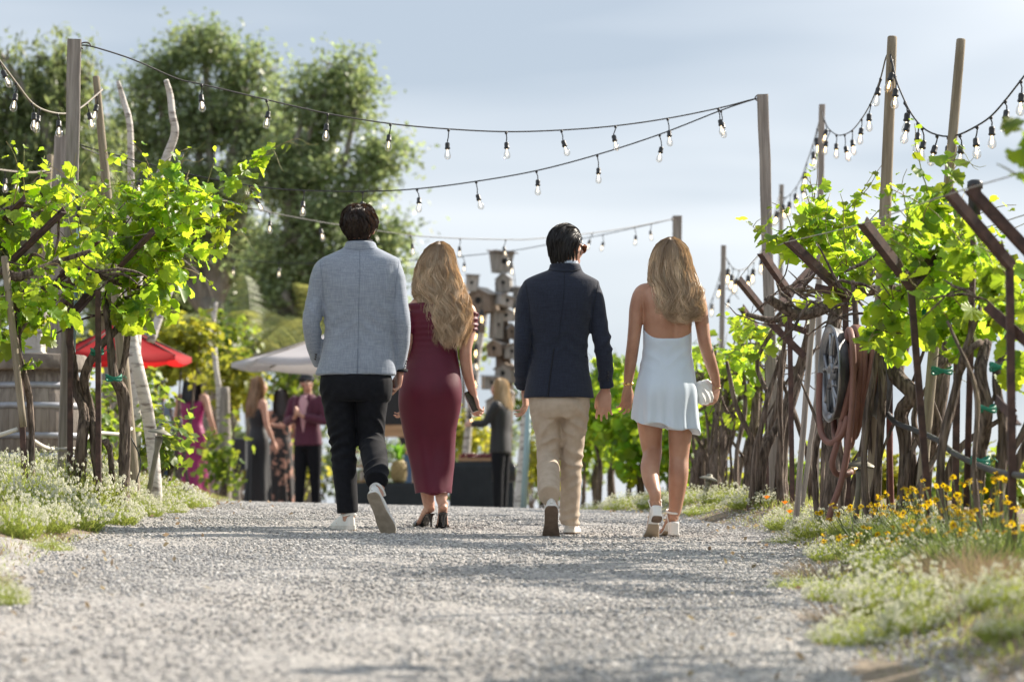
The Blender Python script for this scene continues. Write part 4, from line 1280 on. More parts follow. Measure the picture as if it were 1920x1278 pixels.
    for M in (ML, MR):
        T = lambda p: fpt(M, np.array(p) * 0.9)
        g = G()
        pts = [(0, -0.012, 0.083), (0, 0.02, 0.082), (0, 0.06, 0.066), (0, 0.105, 0.028), (0, 0.15, 0.006), (0, 0.20, 0.005), (0, 0.262, 0.007), (0, 0.285, 0.012)]
        hw = [0.022, 0.028, 0.026, 0.028, 0.035, 0.040, 0.026, 0.006]
        g.tube([(*T(p), w * 0.95, 0.005) for p, w in zip(pts, hw)], seg=14, step=0.012, fwd=M[:3, 2])
        sh = put(g.mesh('shoe'), 'shoe', par, blk)
        g = G(); g.tube([(*T((0, 0.010, 0.080)), 0.020, 0.022), (*T((0, 0.006, 0.060)), 0.012, 0.014), (*T((0, 0.0, 0.03)), 0.006, 0.007), (*T((0, -0.002, 0.0)), 0.006, 0.006)], seg=10, step=0.008)
        me = g.mesh('heel'); me.materials.append(blk); set_v(me, get_v(me) - np.array(par.location)); link('heel', me, sh)
        g = G(); a = np.linspace(-0.1, math.pi + 0.1, 14)
        for yy in (0.18,):
            g.tube([(*T((0.044 * math.cos(q), yy + 0.01 * math.sin(q), 0.006 + 0.040 * math.sin(q))), 0.003, 0.026) for q in a], seg=8, fwd=M[:3, 1])
        me = g.mesh('strap'); me.materials.append(blk); set_v(me, get_v(me) - np.array(par.location)); link('strap', me, sh)
    hm = hair_mat2('blonde_hair_long', (0.62, 0.40, 0.20), 0.30, 0.36, 0.5)
    rows = [(452, 819, 833, 0.0, 0.03), (455, 810, 841, 0.0, 0.06), (461, 802, 847, 0.0, 0.086), (472, 793, 852, 0.0, 0.102), (498, 782, 856, 0.0, 0.11), (521, 776, 862, 0.0, 0.112), (543, 778, 870, 0.01, 0.116), (566, 790, 876, 0.02, 0.132), (589, 798, 882, 0.02, 0.144), (611, 805, 881, 0.02, 0.147), (634, 814, 875, 0.015, 0.143), (650, 823, 868, 0.01, 0.138)]
    long_hair(par, rows, Y0, 200, 34, ((0.23, 0.165, 0.115), (0.45, 0.325, 0.21), (0.85, 0.69, 0.49)), 21, hm, wave=0.018, wfreq=36, end_jit=0.10, fly=420)
    # phone in the raised hand
    ph = thing('phone', 'black phone in a clear case held by the woman in burgundy', 'phone', tuple(P(885, 752, Y0 + 0.06)))
    R = np.array(Matrix.Rotation(math.radians(-24), 3, 'Y') @ Matrix.Rotation(math.radians(38), 3, 'Z'))
    g = G(); g.box((0, 0, 0), (0.068, 0.009, 0.128), R); o = g.obj('case', mat('clear_case', (0.62, 0.60, 0.58), rough=0.25), ph, smooth=False)
    bv = o.modifiers.new('b', 'BEVEL'); bv.width = 0.004; bv.segments = 2
    g = G(); g.box(R @ np.array((0.0, -0.006, 0)), (0.062, 0.004, 0.122), R); g.obj('screen', mat('phone_black', (0.012, 0.012, 0.014), rough=0.08), ph, smooth=False)
    g = G(); g.box(R @ np.array((0.0, 0.006, 0.042)), (0.03, 0.004, 0.03), R); g.obj('lens_block', MATS['phone_black'], ph, smooth=False)
build_w1()

def build_w2():
    Y0 = 15.9
    bx = PX(1250, Y0)
    base = (bx, Y0, gzf(bx, Y0))
    hc = np.array(P(1262, 484, Y0 + 0.03)); hR = yawR(10, -2)
    torso = [(530, 1234, 1290, 0.0, 0.055), (538, 1212, 1300, 0.0, 0.072), (548, 1200, 1308, 0.0, 0.085), (565, 1202, 1304, -0.012, 0.098), (590, 1206, 1298, -0.012, 0.102), (620, 1208, 1296, -0.005, 0.098), (650, 1209, 1294, 0.0, 0.092), (680, 1206, 1297, 0, 0.098), (720, 1198, 1302, 0, 0.110), (750, 1196, 1304, 0, 0.110), (775, 1200, 1300, 0, 0.09)]
    left = [(1225, 541, 0, 0.034, 0.045), (1204, 548, 0, 0.043, 0.050), (1195, 575, -0.01, 0.044, 0.050), (1191, 610, -0.015, 0.039, 0.046), (1187, 645, -0.01, 0.036, 0.040), (1183, 675, 0.02, 0.035, 0.037), (1179, 705, 0.05, 0.029, 0.031), (1177, 722, 0.07, 0.023, 0.027)]
    right = [(1286, 543, 0, 0.034, 0.045), (1304, 551, 0, 0.043, 0.050), (1312, 578, -0.01, 0.044, 0.050), (1317, 612, -0.015, 0.039, 0.046), (1322, 645, -0.02, 0.036, 0.040), (1331, 675, 0.01, 0.035, 0.037), (1340, 705, 0.05, 0.029, 0.031), (1343, 722, 0.07, 0.023, 0.027)]
    hl = np.array(P(1232, 972, Y0 - 0.30)); ML = foot_frame(hl, hl + np.array((-0.03, 0.16, -0.115)), (0, 0.5, 0.9))
    gr = gzf(PX(1262, Y0), Y0) + 0.020
    hr = np.array((PX(1263, Y0), Y0 - 0.04, gr)); MR = foot_frame(hr, hr + np.array((-0.055, 0.21, 0)), (0, 0, 1))
    aL = fpt(ML, (0, 0.03, 0.13)); aR = fpt(MR, (0, 0.03, 0.14))
    legs = [dict(rows=[(1221, 745, 0, 0.085, 0.10), (1219, 790, 0.02, 0.074, 0.085), (1221, 830, 0.04, 0.061, 0.068), (1223, 852, 0.02, 0.054, 0.060), (1219, 875, -0.06, 0.054, 0.062), (1221, 900, -0.14, 0.046, 0.054), (1228, 925, -0.22, 0.034, 0.040)], M=ML, ankle=aL, arch=0.07),
            dict(rows=[(1279, 745, 0, 0.085, 0.10), (1277, 790, 0.0, 0.074, 0.085), (1274, 835, 0.0, 0.061, 0.068), (1273, 860, 0.0, 0.055, 0.060), (1272, 890, -0.02, 0.056, 0.062), (1269, 925, -0.02, 0.046, 0.052), (1265, 960, -0.015, 0.034, 0.038)], M=MR, ankle=aR, arch=0.07)]
    wl = np.array(P(1177, 727, Y0 + 0.075)); wr = np.array(P(1343, 726, Y0 + 0.075))
    hands = [(wl, np.array(P(1174, 765, Y0 + 0.09)) - wl, np.array((0.65, 0.4, 0)), dict(s=0.94, curl=(16, 28, 24), flip=-1, thumb_out=32)),
             (wr, np.array(P(1332, 758, Y0 + 0.03)) - wr, np.array((-0.5, -0.3, 0.5)), dict(s=0.92, curl=(42, 48, 35), flip=1, thumb_out=45))]
    dr = [(636, 1206, 1297, -0.003, 0.101), (641, 1205, 1297, -0.003, 0.102), (655, 1205, 1297, 0.0, 0.100), (675, 1202, 1299, 0.0, 0.106), (700, 1197, 1303, -0.006, 0.120), (725, 1192, 1306, -0.012, 0.132), (750, 1189, 1308, -0.010, 0.138), (775, 1187, 1311, -0.006, 0.142), (797, 1186, 1315, -0.004, 0.148)]
    xm = PX(1250, Y0)
    def fold(me):
        V = get_v(me); N = get_n(me)
        z = (HY - V[:, 2] / Y0 * F); x = V[:, 0] / Y0 * F + CX
        th = np.arctan2(V[:, 0] - xm, V[:, 1] - Y0)
        t = np.clip((z - 690) / 105, 0, 1)
        D = 0.011 * t ** 1.3 * np.sin(7 * th + 0.8 * np.sin(3 * th) + 0.6) + 0.005 * t ** 1.5 * np.sin(15 * th + 1)
        D += 0.0025 * np.clip(1 - np.abs(z - 670) / 40, 0, 1) * ridge((V[:, 2] - 0.8 * np.abs(V[:, 0] - xm)) * 40 + 1.2 * pnoise(V, 6, 3)) + 0.0012 * pnoise(V, 11, 2)
        D += 0.012 * (N[:, 1] < -0.1) * (np.exp(-((x - 1222) / 22) ** 2 - ((z - 735) / 24) ** 2) + np.exp(-((x - 1280) / 22) ** 2 - ((z - 735) / 24) ** 2))
        D = D * np.clip(1.15 - N[:, 2] ** 2 * 1.4, 0, 1)
        V2 = V + N * D[:, None]
        # hem rides up on the left and hangs lower on the right; the open back dips to the middle
        V2[:, 2] -= np.clip((z - 730) / 65, 0, 1) * (np.clip((x - 1186) / 130, 0, 1) * 24 - 8 + 4 * np.sin(th * 5)) * Y0 / F
        up = np.clip((645 - z) / 9, 0, 1)
        V2[:, 2] += up * (np.clip(np.abs(x - 1251) / 45, 0, 1.1) ** 4) * 21 * Y0 / F
        set_v(me, V2)
    par, bb, db = woman(base, Y0, 'woman with wavy blonde hair in short white backless dress and block-heel sandals', (hc, hR, 0.93), (1262, 527, 0), torso, [left, right], legs, hands, dr, satin, fold, skin_tan)
    # side straps of the dress running up under the arms to the neck
    for pts in ([(1207, 624), (1208, 600), (1211, 575), (1222, 548)], [(1296, 624), (1296, 600), (1294, 575), (1284, 548)]):
        L = []
        for a, b in pts:
            h = bb.ray_cast(Vector((PX(a, Y0), 2, PZ(b, Y0))), Vector((0, 1, 0)))
            y = Y0 + 0.02
            L.append((PX(a, Y0), y, PZ(b, Y0), 0.004))
        g = G(); g.tube(L, seg=6, step=0.02)
        put(g.mesh('strap'), 'strap', par, satin)
    # sandals
    wl_m = mat('white_sandal', (0.80, 0.78, 0.74), rough=0.38); inner = mat('tan_insole', (0.50, 0.33, 0.22), rough=0.6)
    for M in (ML, MR):
        T = lambda p: fpt(M, np.array(p) * 0.9)
        g = G()
        pts = [(0, -0.016, 0.082), (0, 0.02, 0.082), (0, 0.06, 0.070), (0, 0.105, 0.036), (0, 0.15, 0.012), (0, 0.20, 0.010), (0, 0.255, 0.011), (0, 0.275, 0.014)]
        hw = [0.026, 0.032, 0.030, 0.031, 0.038, 0.044, 0.036, 0.015]
        g.tube([(*T(p), w, 0.008) for p, w in zip(pts, hw)], seg=14, step=0.012, fwd=M[:3, 2])
        sh = put(g.mesh('shoe'), 'shoe', par, wl_m)
        def sub(g, nm, m, smooth=True):
            me = g.mesh(nm, m, smooth); set_v(me, get_v(me) - np.array(par.location)); link(nm, me, sh)
        g = G(); g.tube([(*T((0, 0.016, 0.080)), 0.030, 0.034), (*T((0, 0.010, 0.040)), 0.0275, 0.030), (*T((0, 0.008, 0.004)), 0.0285, 0.030)], seg=16, step=0.01, sup=4, fwd=M[:3, 1]); sub(g, 'heel', wl_m)
        g = G(); g.tube([(*T((0, 0.008, 0.0036)), 0.0285, 0.030), (*T((0, 0.008, 0.0)), 0.0285, 0.030)], seg=16, sup=4, fwd=M[:3, 1]); sub(g, 'heel_tip', MATS['brown_outsole'])
        g = G(); g.tube([(*T((0, 0.10, 0.030)), 0.030, 0.003), (*T((0, 0.15, 0.0036)), 0.037, 0.003), (*T((0, 0.20, 0.0016)), 0.043, 0.003), (*T((0, 0.255, 0.0026)), 0.034, 0.003), (*T((0, 0.27, 0.006)), 0.014, 0.003)], seg=14, step=0.012, fwd=M[:3, 2]); sub(g, 'outsole', mat('sandal_outsole', (0.40, 0.31, 0.22), rough=0.7))
        a = np.linspace(0, 2 * math.pi, 24)
        g = G(); g.tube([(*T((0.040 * math.cos(q), 0.030 + 0.046 * math.sin(q), 0.152 + 0.012 * math.sin(q))), 0.003, 0.0065) for q in a], seg=8, fwd=M[:3, 2]); sub(g, 'ankle_strap', wl_m)
        a = np.linspace(-0.1, math.pi + 0.1, 14)
        g = G(); g.tube([(*T((0.047 * math.cos(q), 0.195 + 0.01 * math.sin(q), 0.010 + 0.040 * math.sin(q))), 0.003, 0.014) for q in a], seg=8, fwd=M[:3, 1]); sub(g, 'toe_strap', wl_m)
        for k in (-1, 1):
            g = G(); g.tube([(*T((k * 0.038, 0.03, 0.150)), 0.003, 0.005), (*T((k * 0.036, 0.020, 0.11)), 0.003, 0.005), (*T((k * 0.031, 0.015, 0.085)), 0.003, 0.006)], seg=8, fwd=M[:3, 1]); sub(g, 'side_strap', wl_m)
    hm = hair_mat2('blonde_hair_wavy', (0.62, 0.40, 0.20), 0.28, 0.36, 0.5)
    rows = [(444, 1250, 1266, 0.0, 0.03), (447, 1242, 1274, 0.0, 0.06), (453, 1233, 1282, 0.0, 0.086), (464, 1226, 1289, 0.0, 0.102), (485, 1220, 1295, 0.0, 0.112), (505, 1217, 1300, 0.0, 0.114), (525, 1216, 1305, 0.0, 0.118), (546, 1223, 1311, 0.01, 0.13), (575, 1229, 1314, 0.01, 0.145), (590, 1232, 1312, 0.01, 0.146), (604, 1240, 1304, 0.01, 0.142), (614, 1248, 1294, 0.01, 0.136)]
    long_hair(par, rows, Y0, 200, 34, ((0.22, 0.165, 0.12), (0.43, 0.32, 0.215), (0.82, 0.67, 0.48)), 33, hm, wave=0.012, wfreq=26, end_jit=0.08, curl=0.034, fly=420)
    gold = mat('gold', (0.75, 0.50, 0.18), rough=0.25, metal=1.0)
    g = G(); a = np.linspace(0, 2 * math.pi, 24); c = np.array(P(1178, 719, Y0 + 0.068))
    g.tube([(c[0] + 0.029 * math.cos(q), c[1] + 0.032 * math.sin(q), c[2] + 0.004 * math.sin(q), 0.0025, 0.007) for q in a], seg=8, fwd=(0, 0, 1)); put(g.mesh('bangle'), 'bangle', par, gold)
    g = G(); c = np.array(P(1343, 728, Y0 + 0.075))
    g.tube([(c[0] + 0.028 * math.cos(q), c[1] + 0.030 * math.sin(q), c[2], 0.0018) for q in a], seg=6, fwd=(0, 0, 1)); put(g.mesh('bracelet'), 'bracelet', par, gold)
    # pleated clutch bag
    cl = thing('clutch_bag', 'white pleated clutch bag held by the woman in white dress', 'bag', tuple(P(1322, 735, Y0 + 0.04)))
    Rm = np.array(Matrix.Rotation(math.radians(-18), 3, 'Y') @ Matrix.Rotation(math.radians(55), 3, 'Z'))
    g = G()
    rows = [(-0.085, 0.040, 0.014), (-0.07, 0.058, 0.028), (-0.02, 0.066, 0.036), (0.03, 0.066, 0.036), (0.07, 0.056, 0.026), (0.085, 0.040, 0.012)]
    g.tube([(x, 0, 0, a, b) for x, a, b in rows], seg=26, step=0.006, fwd=(0, 1, 0), sup=2.4)
    me = remeshed(g, 'pouch', 0.004, 2)
    V = get_v(me); N = get_n(me)
    V = V + N * (0.004 * ridge(V[:, 0] * 75 + V[:, 2] * 22 + 1.0 * pnoise(V, 14, 4)))[:, None]
    set_v(me, V @ Rm.T); me.materials.append(mat('white_soft_leather', (0.78, 0.78, 0.76), rough=0.4)); link('pouch', me, cl)
    g = G(); pts = [np.array((x, -0.0, 0.062 - 0.3 * x * x)) @ Rm.T for x in np.linspace(-0.07, 0.07, 9)]
    g.tube([(*p, 0.006) for p in pts], seg=8); g.obj('frame', MATS['white_soft_leather'], cl)
build_w2()
# ------------------------------------------------------------------ posts, poles and string lights
old_wood = mat('weathered_lumber', (0.22, 0.195, 0.175), (0.36, 0.325, 0.295), scale=14, stretch=(4, 4, 0.25), rough=0.9, bump=0.004, bscale=40)
pole_wood = mat('pole_wood', (0.20, 0.165, 0.115), (0.33, 0.285, 0.215), scale=12, stretch=(4, 4, 0.3), rough=0.9, bump=0.004, bscale=36)
rust_m = mat('rusted_steel', (0.045, 0.029, 0.027), (0.105, 0.060, 0.050), scale=22, rough=0.85, bump=0.001, bscale=120)
bark_m = mat('vine_bark', (0.055, 0.040, 0.031), (0.23, 0.18, 0.145), scale=13, stretch=(4.5, 4.5, 0.45), rough=0.95, bump=0.022, bscale=16, lo=0.38, hi=0.66)
birch_m = mat('birch_bark', (0.56, 0.53, 0.49), (0.16, 0.13, 0.11), scale=13, stretch=(0.8, 0.8, 2.6), rough=0.85, bump=0.006, bscale=22, lo=0.50, hi=0.68, detail=8)
cable_m = mat('black_cable', (0.018, 0.018, 0.02), rough=0.5)
rope_m = mat('grey_cable', (0.30, 0.27, 0.23), rough=0.7)
socket_m = mat('black_socket', (0.02, 0.021, 0.023), rough=0.42)

def post(name, top, bot, Y, w, label, cat='post', square=True, m=None, wy=None, wb=None, group=None, rot=0.0, fit=True):
    """top / bot: photograph pixels of the post's two ends; w: thickness in metres"""
    a = np.array(P(*top, Y)); b = np.array(P(*bot, Y))
    if fit:
        g0 = gzf(b[0], Y)
        k = (a[2] - (g0 - 0.12)) / (a[2] - b[2]); b = a + (b - a) * k
    L = np.linalg.norm(a - b)
    g = G()
    if square:
        hw, hd = w / 2, (wy or w) / 2
        n = 14
        V = []; fs = []
        r_ = np.random.default_rng(int(top[0]))
        c = 0.006
        prof = [(-hw + c, -hd), (hw - c, -hd), (hw, -hd + c), (hw, hd - c), (hw - c, hd), (-hw + c, hd), (-hw, hd - c), (-hw, -hd + c)]
        for i in range(n):
            z = L * i / (n - 1); ox, oy = r_.normal(0, 0.0015, 2)
            for x, y in prof: V.append((x + ox, y + oy, z))
        for i in range(n - 1):
            for j in range(8):
                fs.append((i * 8 + j, i * 8 + (j + 1) % 8, (i + 1) * 8 + (j + 1) % 8, (i + 1) * 8 + j))
        fs.append(tuple(range(7, -1, -1))); fs.append(tuple((n - 1) * 8 + j for j in range(8)))
        g.add(V, fs)
    else:
        r0 = (wb or w) / 2; r1 = w / 2
        g.tube([(0, 0, 0, r0), (0.004, 0, L * 0.33, r0 * 0.97 + r1 * 0.03), (-0.004, 0, L * 0.66, (r0 + r1) / 2), (0, 0, L - 0.006, r1), (0, 0, L, r1 * 0.8)], seg=14, step=0.12, lump=0.02, lseed=int(top[0]))
    o = g.obj(name, m or (old_wood if square else pole_wood), None, smooth=not square)
    o.location = b
    q = Vector(a - b).to_track_quat('Z', 'Y')
    o.rotation_mode = 'QUATERNION'
    o.rotation_quaternion = q @ Quaternion((0, 0, 1), rot)
    tag(o, label, cat, group)
    return o

post('lumber_post', (140, 75), (121, 890), 16.6, 0.082, 'tall grey lumber post with pale pipe leaning on it, beside the vine', rot=0.15)
post('lumber_post', (117, 255), (96, 900), 20.5, 0.115, 'shorter wide grey lumber post behind the tall post with the pipe', rot=0.2)
post('round_pole', (180, 143), (251, 905), 17.6, 0.042, 'leaning round wooden pole between the lumber post and white birch poles', 'pole', False, wb=0.078)
post('round_pole', (94, 290), (62, 800), 24, 0.055, 'thin dark pole at the end of the pale rope of bulbs', 'pole', False)
post('lumber_post', (1430, 178), (1454, 945), 19.2, 0.076, 'tall grey square post carrying the string light hooks, beside vine arms', rot=-0.1)
post('lumber_post', (1541, 196), (1530, 930), 24, 0.045, 'slim square post with lit bulbs draped from its top', rot=0.2)
post('round_pole', (1673, 68), (1637, 950), 14.9, 0.050, 'tall round pole that carries the hose reel and string lights', 'pole', False, wb=0.078)
post('round_pole', (1802, 73), (1726, 935), 14.0, 0.046, 'tall round pole beside the twisted vine trunk, nearest the frame edge', 'pole', False, wb=0.052)
post('lumber_post', (1465, 346), (1461, 900), 31, 0.046, 'short far post just behind the tall square post')
post('lumber_post', (1357, 460), (1346, 925), 29, 0.050, 'thin far post with bulbs hung in a cluster at its top')
post('lumber_post', (1270, 405), (1262, 930), 30, 0.095, 'far square post rising behind the head of the woman in white')
post('wooden_stake', (1525, 585), (1494, 955), 16.2, 0.030, 'thin pale wooden stake just before the reel, tied with string', 'stake', rot=0.3)
post('wooden_stake', (1546, 640), (1524, 800), 17.2, 0.03, 'thin pale stake behind the hose reel rim', 'stake')
post('wooden_stake', (1592, 760), (1583, 960), 16.4, 0.034, 'short stake behind the hanging hose', 'stake')
post('wooden_stake', (8, 480), (44, 800), 15.2, 0.038, 'worn round stake lashed to the rusted post at the frame edge', 'stake', False, fit=False)

# thin pale pipe leaning on the tall post
g = G(); a = np.array(P(147, 425, 16.45)); b = np.array(P(128, 895, 16.45)); c = np.array(P(149, 366, 16.45))
g.tube([(*b, 0.0125), (*a, 0.0125)], seg=12)
pp = g.obj('conduit_pipe', mat('grey_teal_pvc', (0.30, 0.42, 0.43), (0.25, 0.36, 0.38), scale=5, rough=0.5), None)
tag(pp, 'grey-green plastic pipe with black top leaning on the tall lumber post', 'pipe')
g = G(); g.tube([(*(a - (a - c) * 0.02), 0.0145), (*c, 0.0145)], seg=12); g.obj('sleeve', cable_m, pp)

# black capped steel post at the right
tp = thing('capped_post', 'rusty pipe post with a black plastic cap among vine arms', 'post', tuple(P(1818, 900, 12.8)))
g = G(); a = np.array(P(1827, 390, 12.8)); b = np.array(P(1812, 950, 12.8)); b0 = np.array(tp.location)
g.tube([(*(b - b0), 0.015), (*(a - b0), 0.015)], seg=12); g.obj('pipe', rust_m, tp)
g = G(); d = unit(a - b)
g.tube([(*(a - b0 - d * 0.03), 0.028), (*(a - b0 + d * 0.06), 0.029), (*(a - b0 + d * 0.085), 0.029), (*(a - b0 + d * 0.088), 0.036), (*(a - b0 + d * 0.118), 0.035), (*(a - b0 + d * 0.127), 0.020)], seg=16); g.obj('cap', mat('black_plastic', (0.025, 0.027, 0.03), rough=0.35), tp)

# ---- bulbs
glass_m = bpy.data.materials.new('bulb_glass'); glass_m.use_nodes = True
def _glass():
    nt = glass_m.node_tree; nt.nodes.clear()
    out = nt.nodes.new('ShaderNodeOutputMaterial'); ms = nt.nodes.new('ShaderNodeMixShader')
    tr = nt.nodes.new('ShaderNodeBsdfTransparent'); tr.inputs['Color'].default_value = (0.93, 0.92, 0.90, 1)
    gl = nt.nodes.new('ShaderNodeBsdfGlossy'); gl.inputs['Roughness'].default_value = 0.06
    lw = nt.nodes.new('ShaderNodeLayerWeight'); lw.inputs['Blend'].default_value = 0.32
    nt.links.new(lw.outputs['Facing'], ms.inputs['Fac']); nt.links.new(tr.outputs[0], ms.inputs[1]); nt.links.new(gl.outputs[0], ms.inputs[2])
    nt.links.new(ms.outputs[0], out.inputs['Surface'])
_glass()
fil_dim = emat('filament_pale', (1.0, 0.82, 0.58), 2.2)
fil_lit = emat('filament_warm', (1.0, 0.66, 0.28), 6.0)
g = G(); g.lathe([(0.006, 0.0), (0.016, -0.004), (0.020, -0.014), (0.0195, -0.042), (0.023, -0.046), (0.023, -0.056), (0.017, -0.060)], 14)
me_socket = g.mesh('socket', socket_m)
g = G(); g.lathe([(0.013, -0.058), (0.014, -0.068), (0.021, -0.084), (0.0275, -0.104), (0.028, -0.116), (0.024, -0.131), (0.013, -0.141), (0.003, -0.144)], 16)
me_bulb = g.mesh('bulb', glass_m)
def _fil(m):
    g = G()
    for k in range(6):
        a = k * math.pi / 3
        g.tube([(0.004 * math.cos(a), 0.004 * math.sin(a), -0.080, 0.0007), (0.009 * math.cos(a), 0.009 * math.sin(a), -0.100, 0.0010), (0.005 * math.cos(a), 0.005 * math.sin(a), -0.116, 0.0007)], seg=4)
    g.lathe([(0.004, -0.06), (0.005, -0.075), (0.003, -0.09)], 6)
    return g.mesh('filament', m)
me_fd, me_fl = _fil(fil_dim), _fil(fil_lit)
me_wire = {}
def string_lights(label, cable, bulbs, Ya, Yb, m=None, r=0.0045, lit=False, drop=24, bs=0.76, seed=1, group='strings of cafe lights'):
    """cable: photograph pixels along the cable; Y runs linearly from Ya to Yb over its length; bulbs: positions along px (or t)"""
    r_ = np.random.default_rng(seed)
    px = np.array(cable, float)
    s = np.concatenate([[0], np.cumsum(np.hypot(np.diff(px[:, 0]), np.diff(px[:, 1])))]); s /= s[-1]
    Y = Ya + (Yb - Ya) * s
    pts = np.array([P(a, b, y) for (a, b), y in zip(px, Y)])
    root = thing('string_lights', label, 'string lights', tuple(pts[0]), group=group)
    o0 = pts[0]
    c = crom(pts, 0.06)
    g = G(); g.tube([(*(p - o0), r) for p in c], seg=6); g.obj('cable', m or cable_m, root)
    cs = np.concatenate([[0], np.cumsum(np.linalg.norm(np.diff(c, axis=0), axis=1))]); cs /= cs[-1]
    cpx = c[:, 0] / c[:, 1] * F + CX; cpy = HY - c[:, 2] / c[:, 1] * F
    for b in bulbs:
        if isinstance(b, tuple):
            i = int(np.argmin((cpx - b[0]) ** 2 + (cpy - b[1]) ** 2))
        else:
            i = int(np.argmin(np.abs(cpx - b)))
        p = c[i] - o0
        dr = drop * r_.uniform(0.8, 1.25) * c[i][1] / F
        tx, ty = r_.normal(0, 0.15, 2)
        key = 'socket'
        so = link('socket', me_socket, root, tuple(p + np.array((math.sin(tx) * dr, 0, -dr))))
        so.rotation_euler = (ty, tx, r_.uniform(0, 6)); so.scale = (bs,) * 3
        link('bulb', me_bulb, so); link('filament', me_fl if lit and r_.random() < 0.85 else me_fd, so)
        g = G(); g.tube([(*p, 0.0085), (*(p + np.array((0, 0, -0.012))), 0.009), (*(p + np.array((0.001, 0, -0.018))), 0.0035), (*(p + np.array((math.sin(tx) * dr * 0.6 + 0.003, 0, -dr * 0.6))), 0.0035), (*(p + np.array((math.sin(tx) * dr, 0, -dr * 0.98))), 0.0035)], seg=6)
        g.obj('lead', cable_m, root)
    return root

string_lights('long string of clear bulbs from the tall left post across to the square post, uppermost', [(153, 85), (175, 88), (250, 112), (330, 147), (378, 158), (500, 187), (614, 213), (732, 232), (841, 242), (949, 247), (1053, 244), (1154, 236), (1252, 222), (1347, 203), (1405, 188), (1422, 184)],
              [371, 498, 613, 732, 841, 949, 1053, 1154, 1250, 1348], 16.6, 19.2, drop=20, seed=2)
string_lights('string of clear bulbs sagging just under the uppermost string', [(150, 272), (250, 300), (360, 328), (482, 350), (570, 357), (680, 359), (782, 354), (893, 340), (1006, 320), (1120, 290), (1237, 252), (1352, 207), (1405, 189), (1422, 184)],
              [205, 330, 462, 568, 680, 782, 893, 1006, 1120, 1238, 1356], 19.5, 19.2, drop=20, seed=3)
string_lights('string of clear bulbs passing behind the four walkers\' heads to the far post', [(152, 276), (205, 297), (262, 320), (300, 335), (360, 357), (450, 384), (505, 398), (600, 416), (640, 422), (770, 441), (863, 447), (948, 449), (1000, 448), (1110, 437), (1190, 425), (1230, 417), (1265, 410)],
              [262, 405, 505, 600, 770, 863, 948, 1110, 1190, 1222], 20.0, 29.9, drop=13, seed=4)
string_lights('lowest far string of clear bulbs joining the far post behind the birdhouses', [(330, 470), (440, 486), (523, 492), (640, 494), (760, 489), (868, 480), (960, 470), (1040, 456), (1130, 440), (1230, 418), (1265, 410)],
              [440, 523, 640, 868, 955, 1040, 1128], 33, 29.9, drop=12, seed=5)
string_lights('pale rope of bulbs sagging before the weeping tree', [(-30, 75), (0, 115), (30, 155), (60, 193), (90, 209), (125, 213), (150, 203), (175, 183), (192, 168)],
              [0, 30, 58, 77, 106, 160, 182], 16.0, 17.6, m=rope_m, r=0.006, drop=16, seed=6)
string_lights('short pale rope with bulbs low at the left frame edge', [(-30, 313), (0, 318), (45, 323), (75, 322), (96, 316)], [8, 33, 72], 20, 24, m=rope_m, r=0.006, drop=14, seed=7)
string_lights('looped string of warm lit bulbs between the slim post and the tall round pole', [(1666, 98), (1660, 112), (1650, 150), (1632, 195), (1614, 225), (1597, 245), (1580, 253), (1567, 252), (1553, 240), (1545, 222), (1541, 208)],
              [(1651, 146), (1632, 195), (1616, 223), (1598, 244), (1584, 252), (1569, 252), (1556, 244), (1546, 224)], 14.9, 24, lit=True, drop=18, bs=0.84, seed=8)
string_lights('string of bulbs looping between the two tall round poles', [(1668, 98), (1674, 120), (1681, 152), (1693, 182), (1705, 207), (1721, 230), (1738, 245), (1757, 253), (1778, 256), (1800, 252), (1832, 236), (1858, 218), (1885, 188), (1930, 130)],
              [(1672, 112), (1679, 145), (1697, 190), (1704, 205), (1722, 231), (1733, 241), (1757, 253), (1776, 256), (1797, 253), (1834, 235), (1860, 216), (1887, 186), (1910, 155)], 14.9, 13.2, drop=20, lit=True, seed=9)
string_lights('string of warm lit bulbs falling steeply from the slim post', [(1541, 208), (1534, 235), (1523, 275), (1511, 310), (1502, 335), (1490, 355), (1478, 368), (1470, 370), (1464, 360)],
              [(1533, 240), (1524, 272), (1512, 306), (1503, 333), (1494, 350), (1482, 365), (1471, 370)], 24, 31, lit=True, drop=14, bs=1.2, seed=10)
string_lights('string of warm lit bulbs behind the tall square post', [(1464, 358), (1456, 385), (1444, 430), (1430, 465), (1410, 495), (1390, 506), (1374, 502), (1358, 478)],
              [(1457, 383), (1428, 467), (1413, 492), (1400, 502), (1387, 506), (1374, 502), (1364, 490)], 31, 29, lit=True, drop=12, bs=1.2, seed=11)
string_lights('short string of bulbs hanging by the thin far post', [(1357, 478), (1350, 515), (1340, 548), (1332, 568), (1322, 590)], [(1349, 520), (1337, 557)], 29, 36, lit=True, drop=14, bs=1.15, seed=12)
string_lights('single thin cord with a few bulbs beyond the woman in white', [(1360, 540), (1372, 545), (1385, 560)], [(1373, 547)], 29, 30, drop=12, seed=13)

# steel hooks that hold the strings
for (px, py, Y, lab) in ((1424, 184, 19.2, 'small wire hook on the tall square post'), (1264, 411, 29.9, 'small wire hook on the far square post'), (160, 86, 16.6, 'small wire hook on the tall left lumber post')):
    g = G(); c = np.array(P(px, py, Y)); a = np.linspace(0, 4.2, 10)
    g.tube([(0.03 * math.cos(q), 0, 0.02 * math.sin(q), 0.004) for q in a], seg=6); o = g.obj('wire_hook', rust_m, None, loc=tuple(c)); tag(o, lab, 'hook')

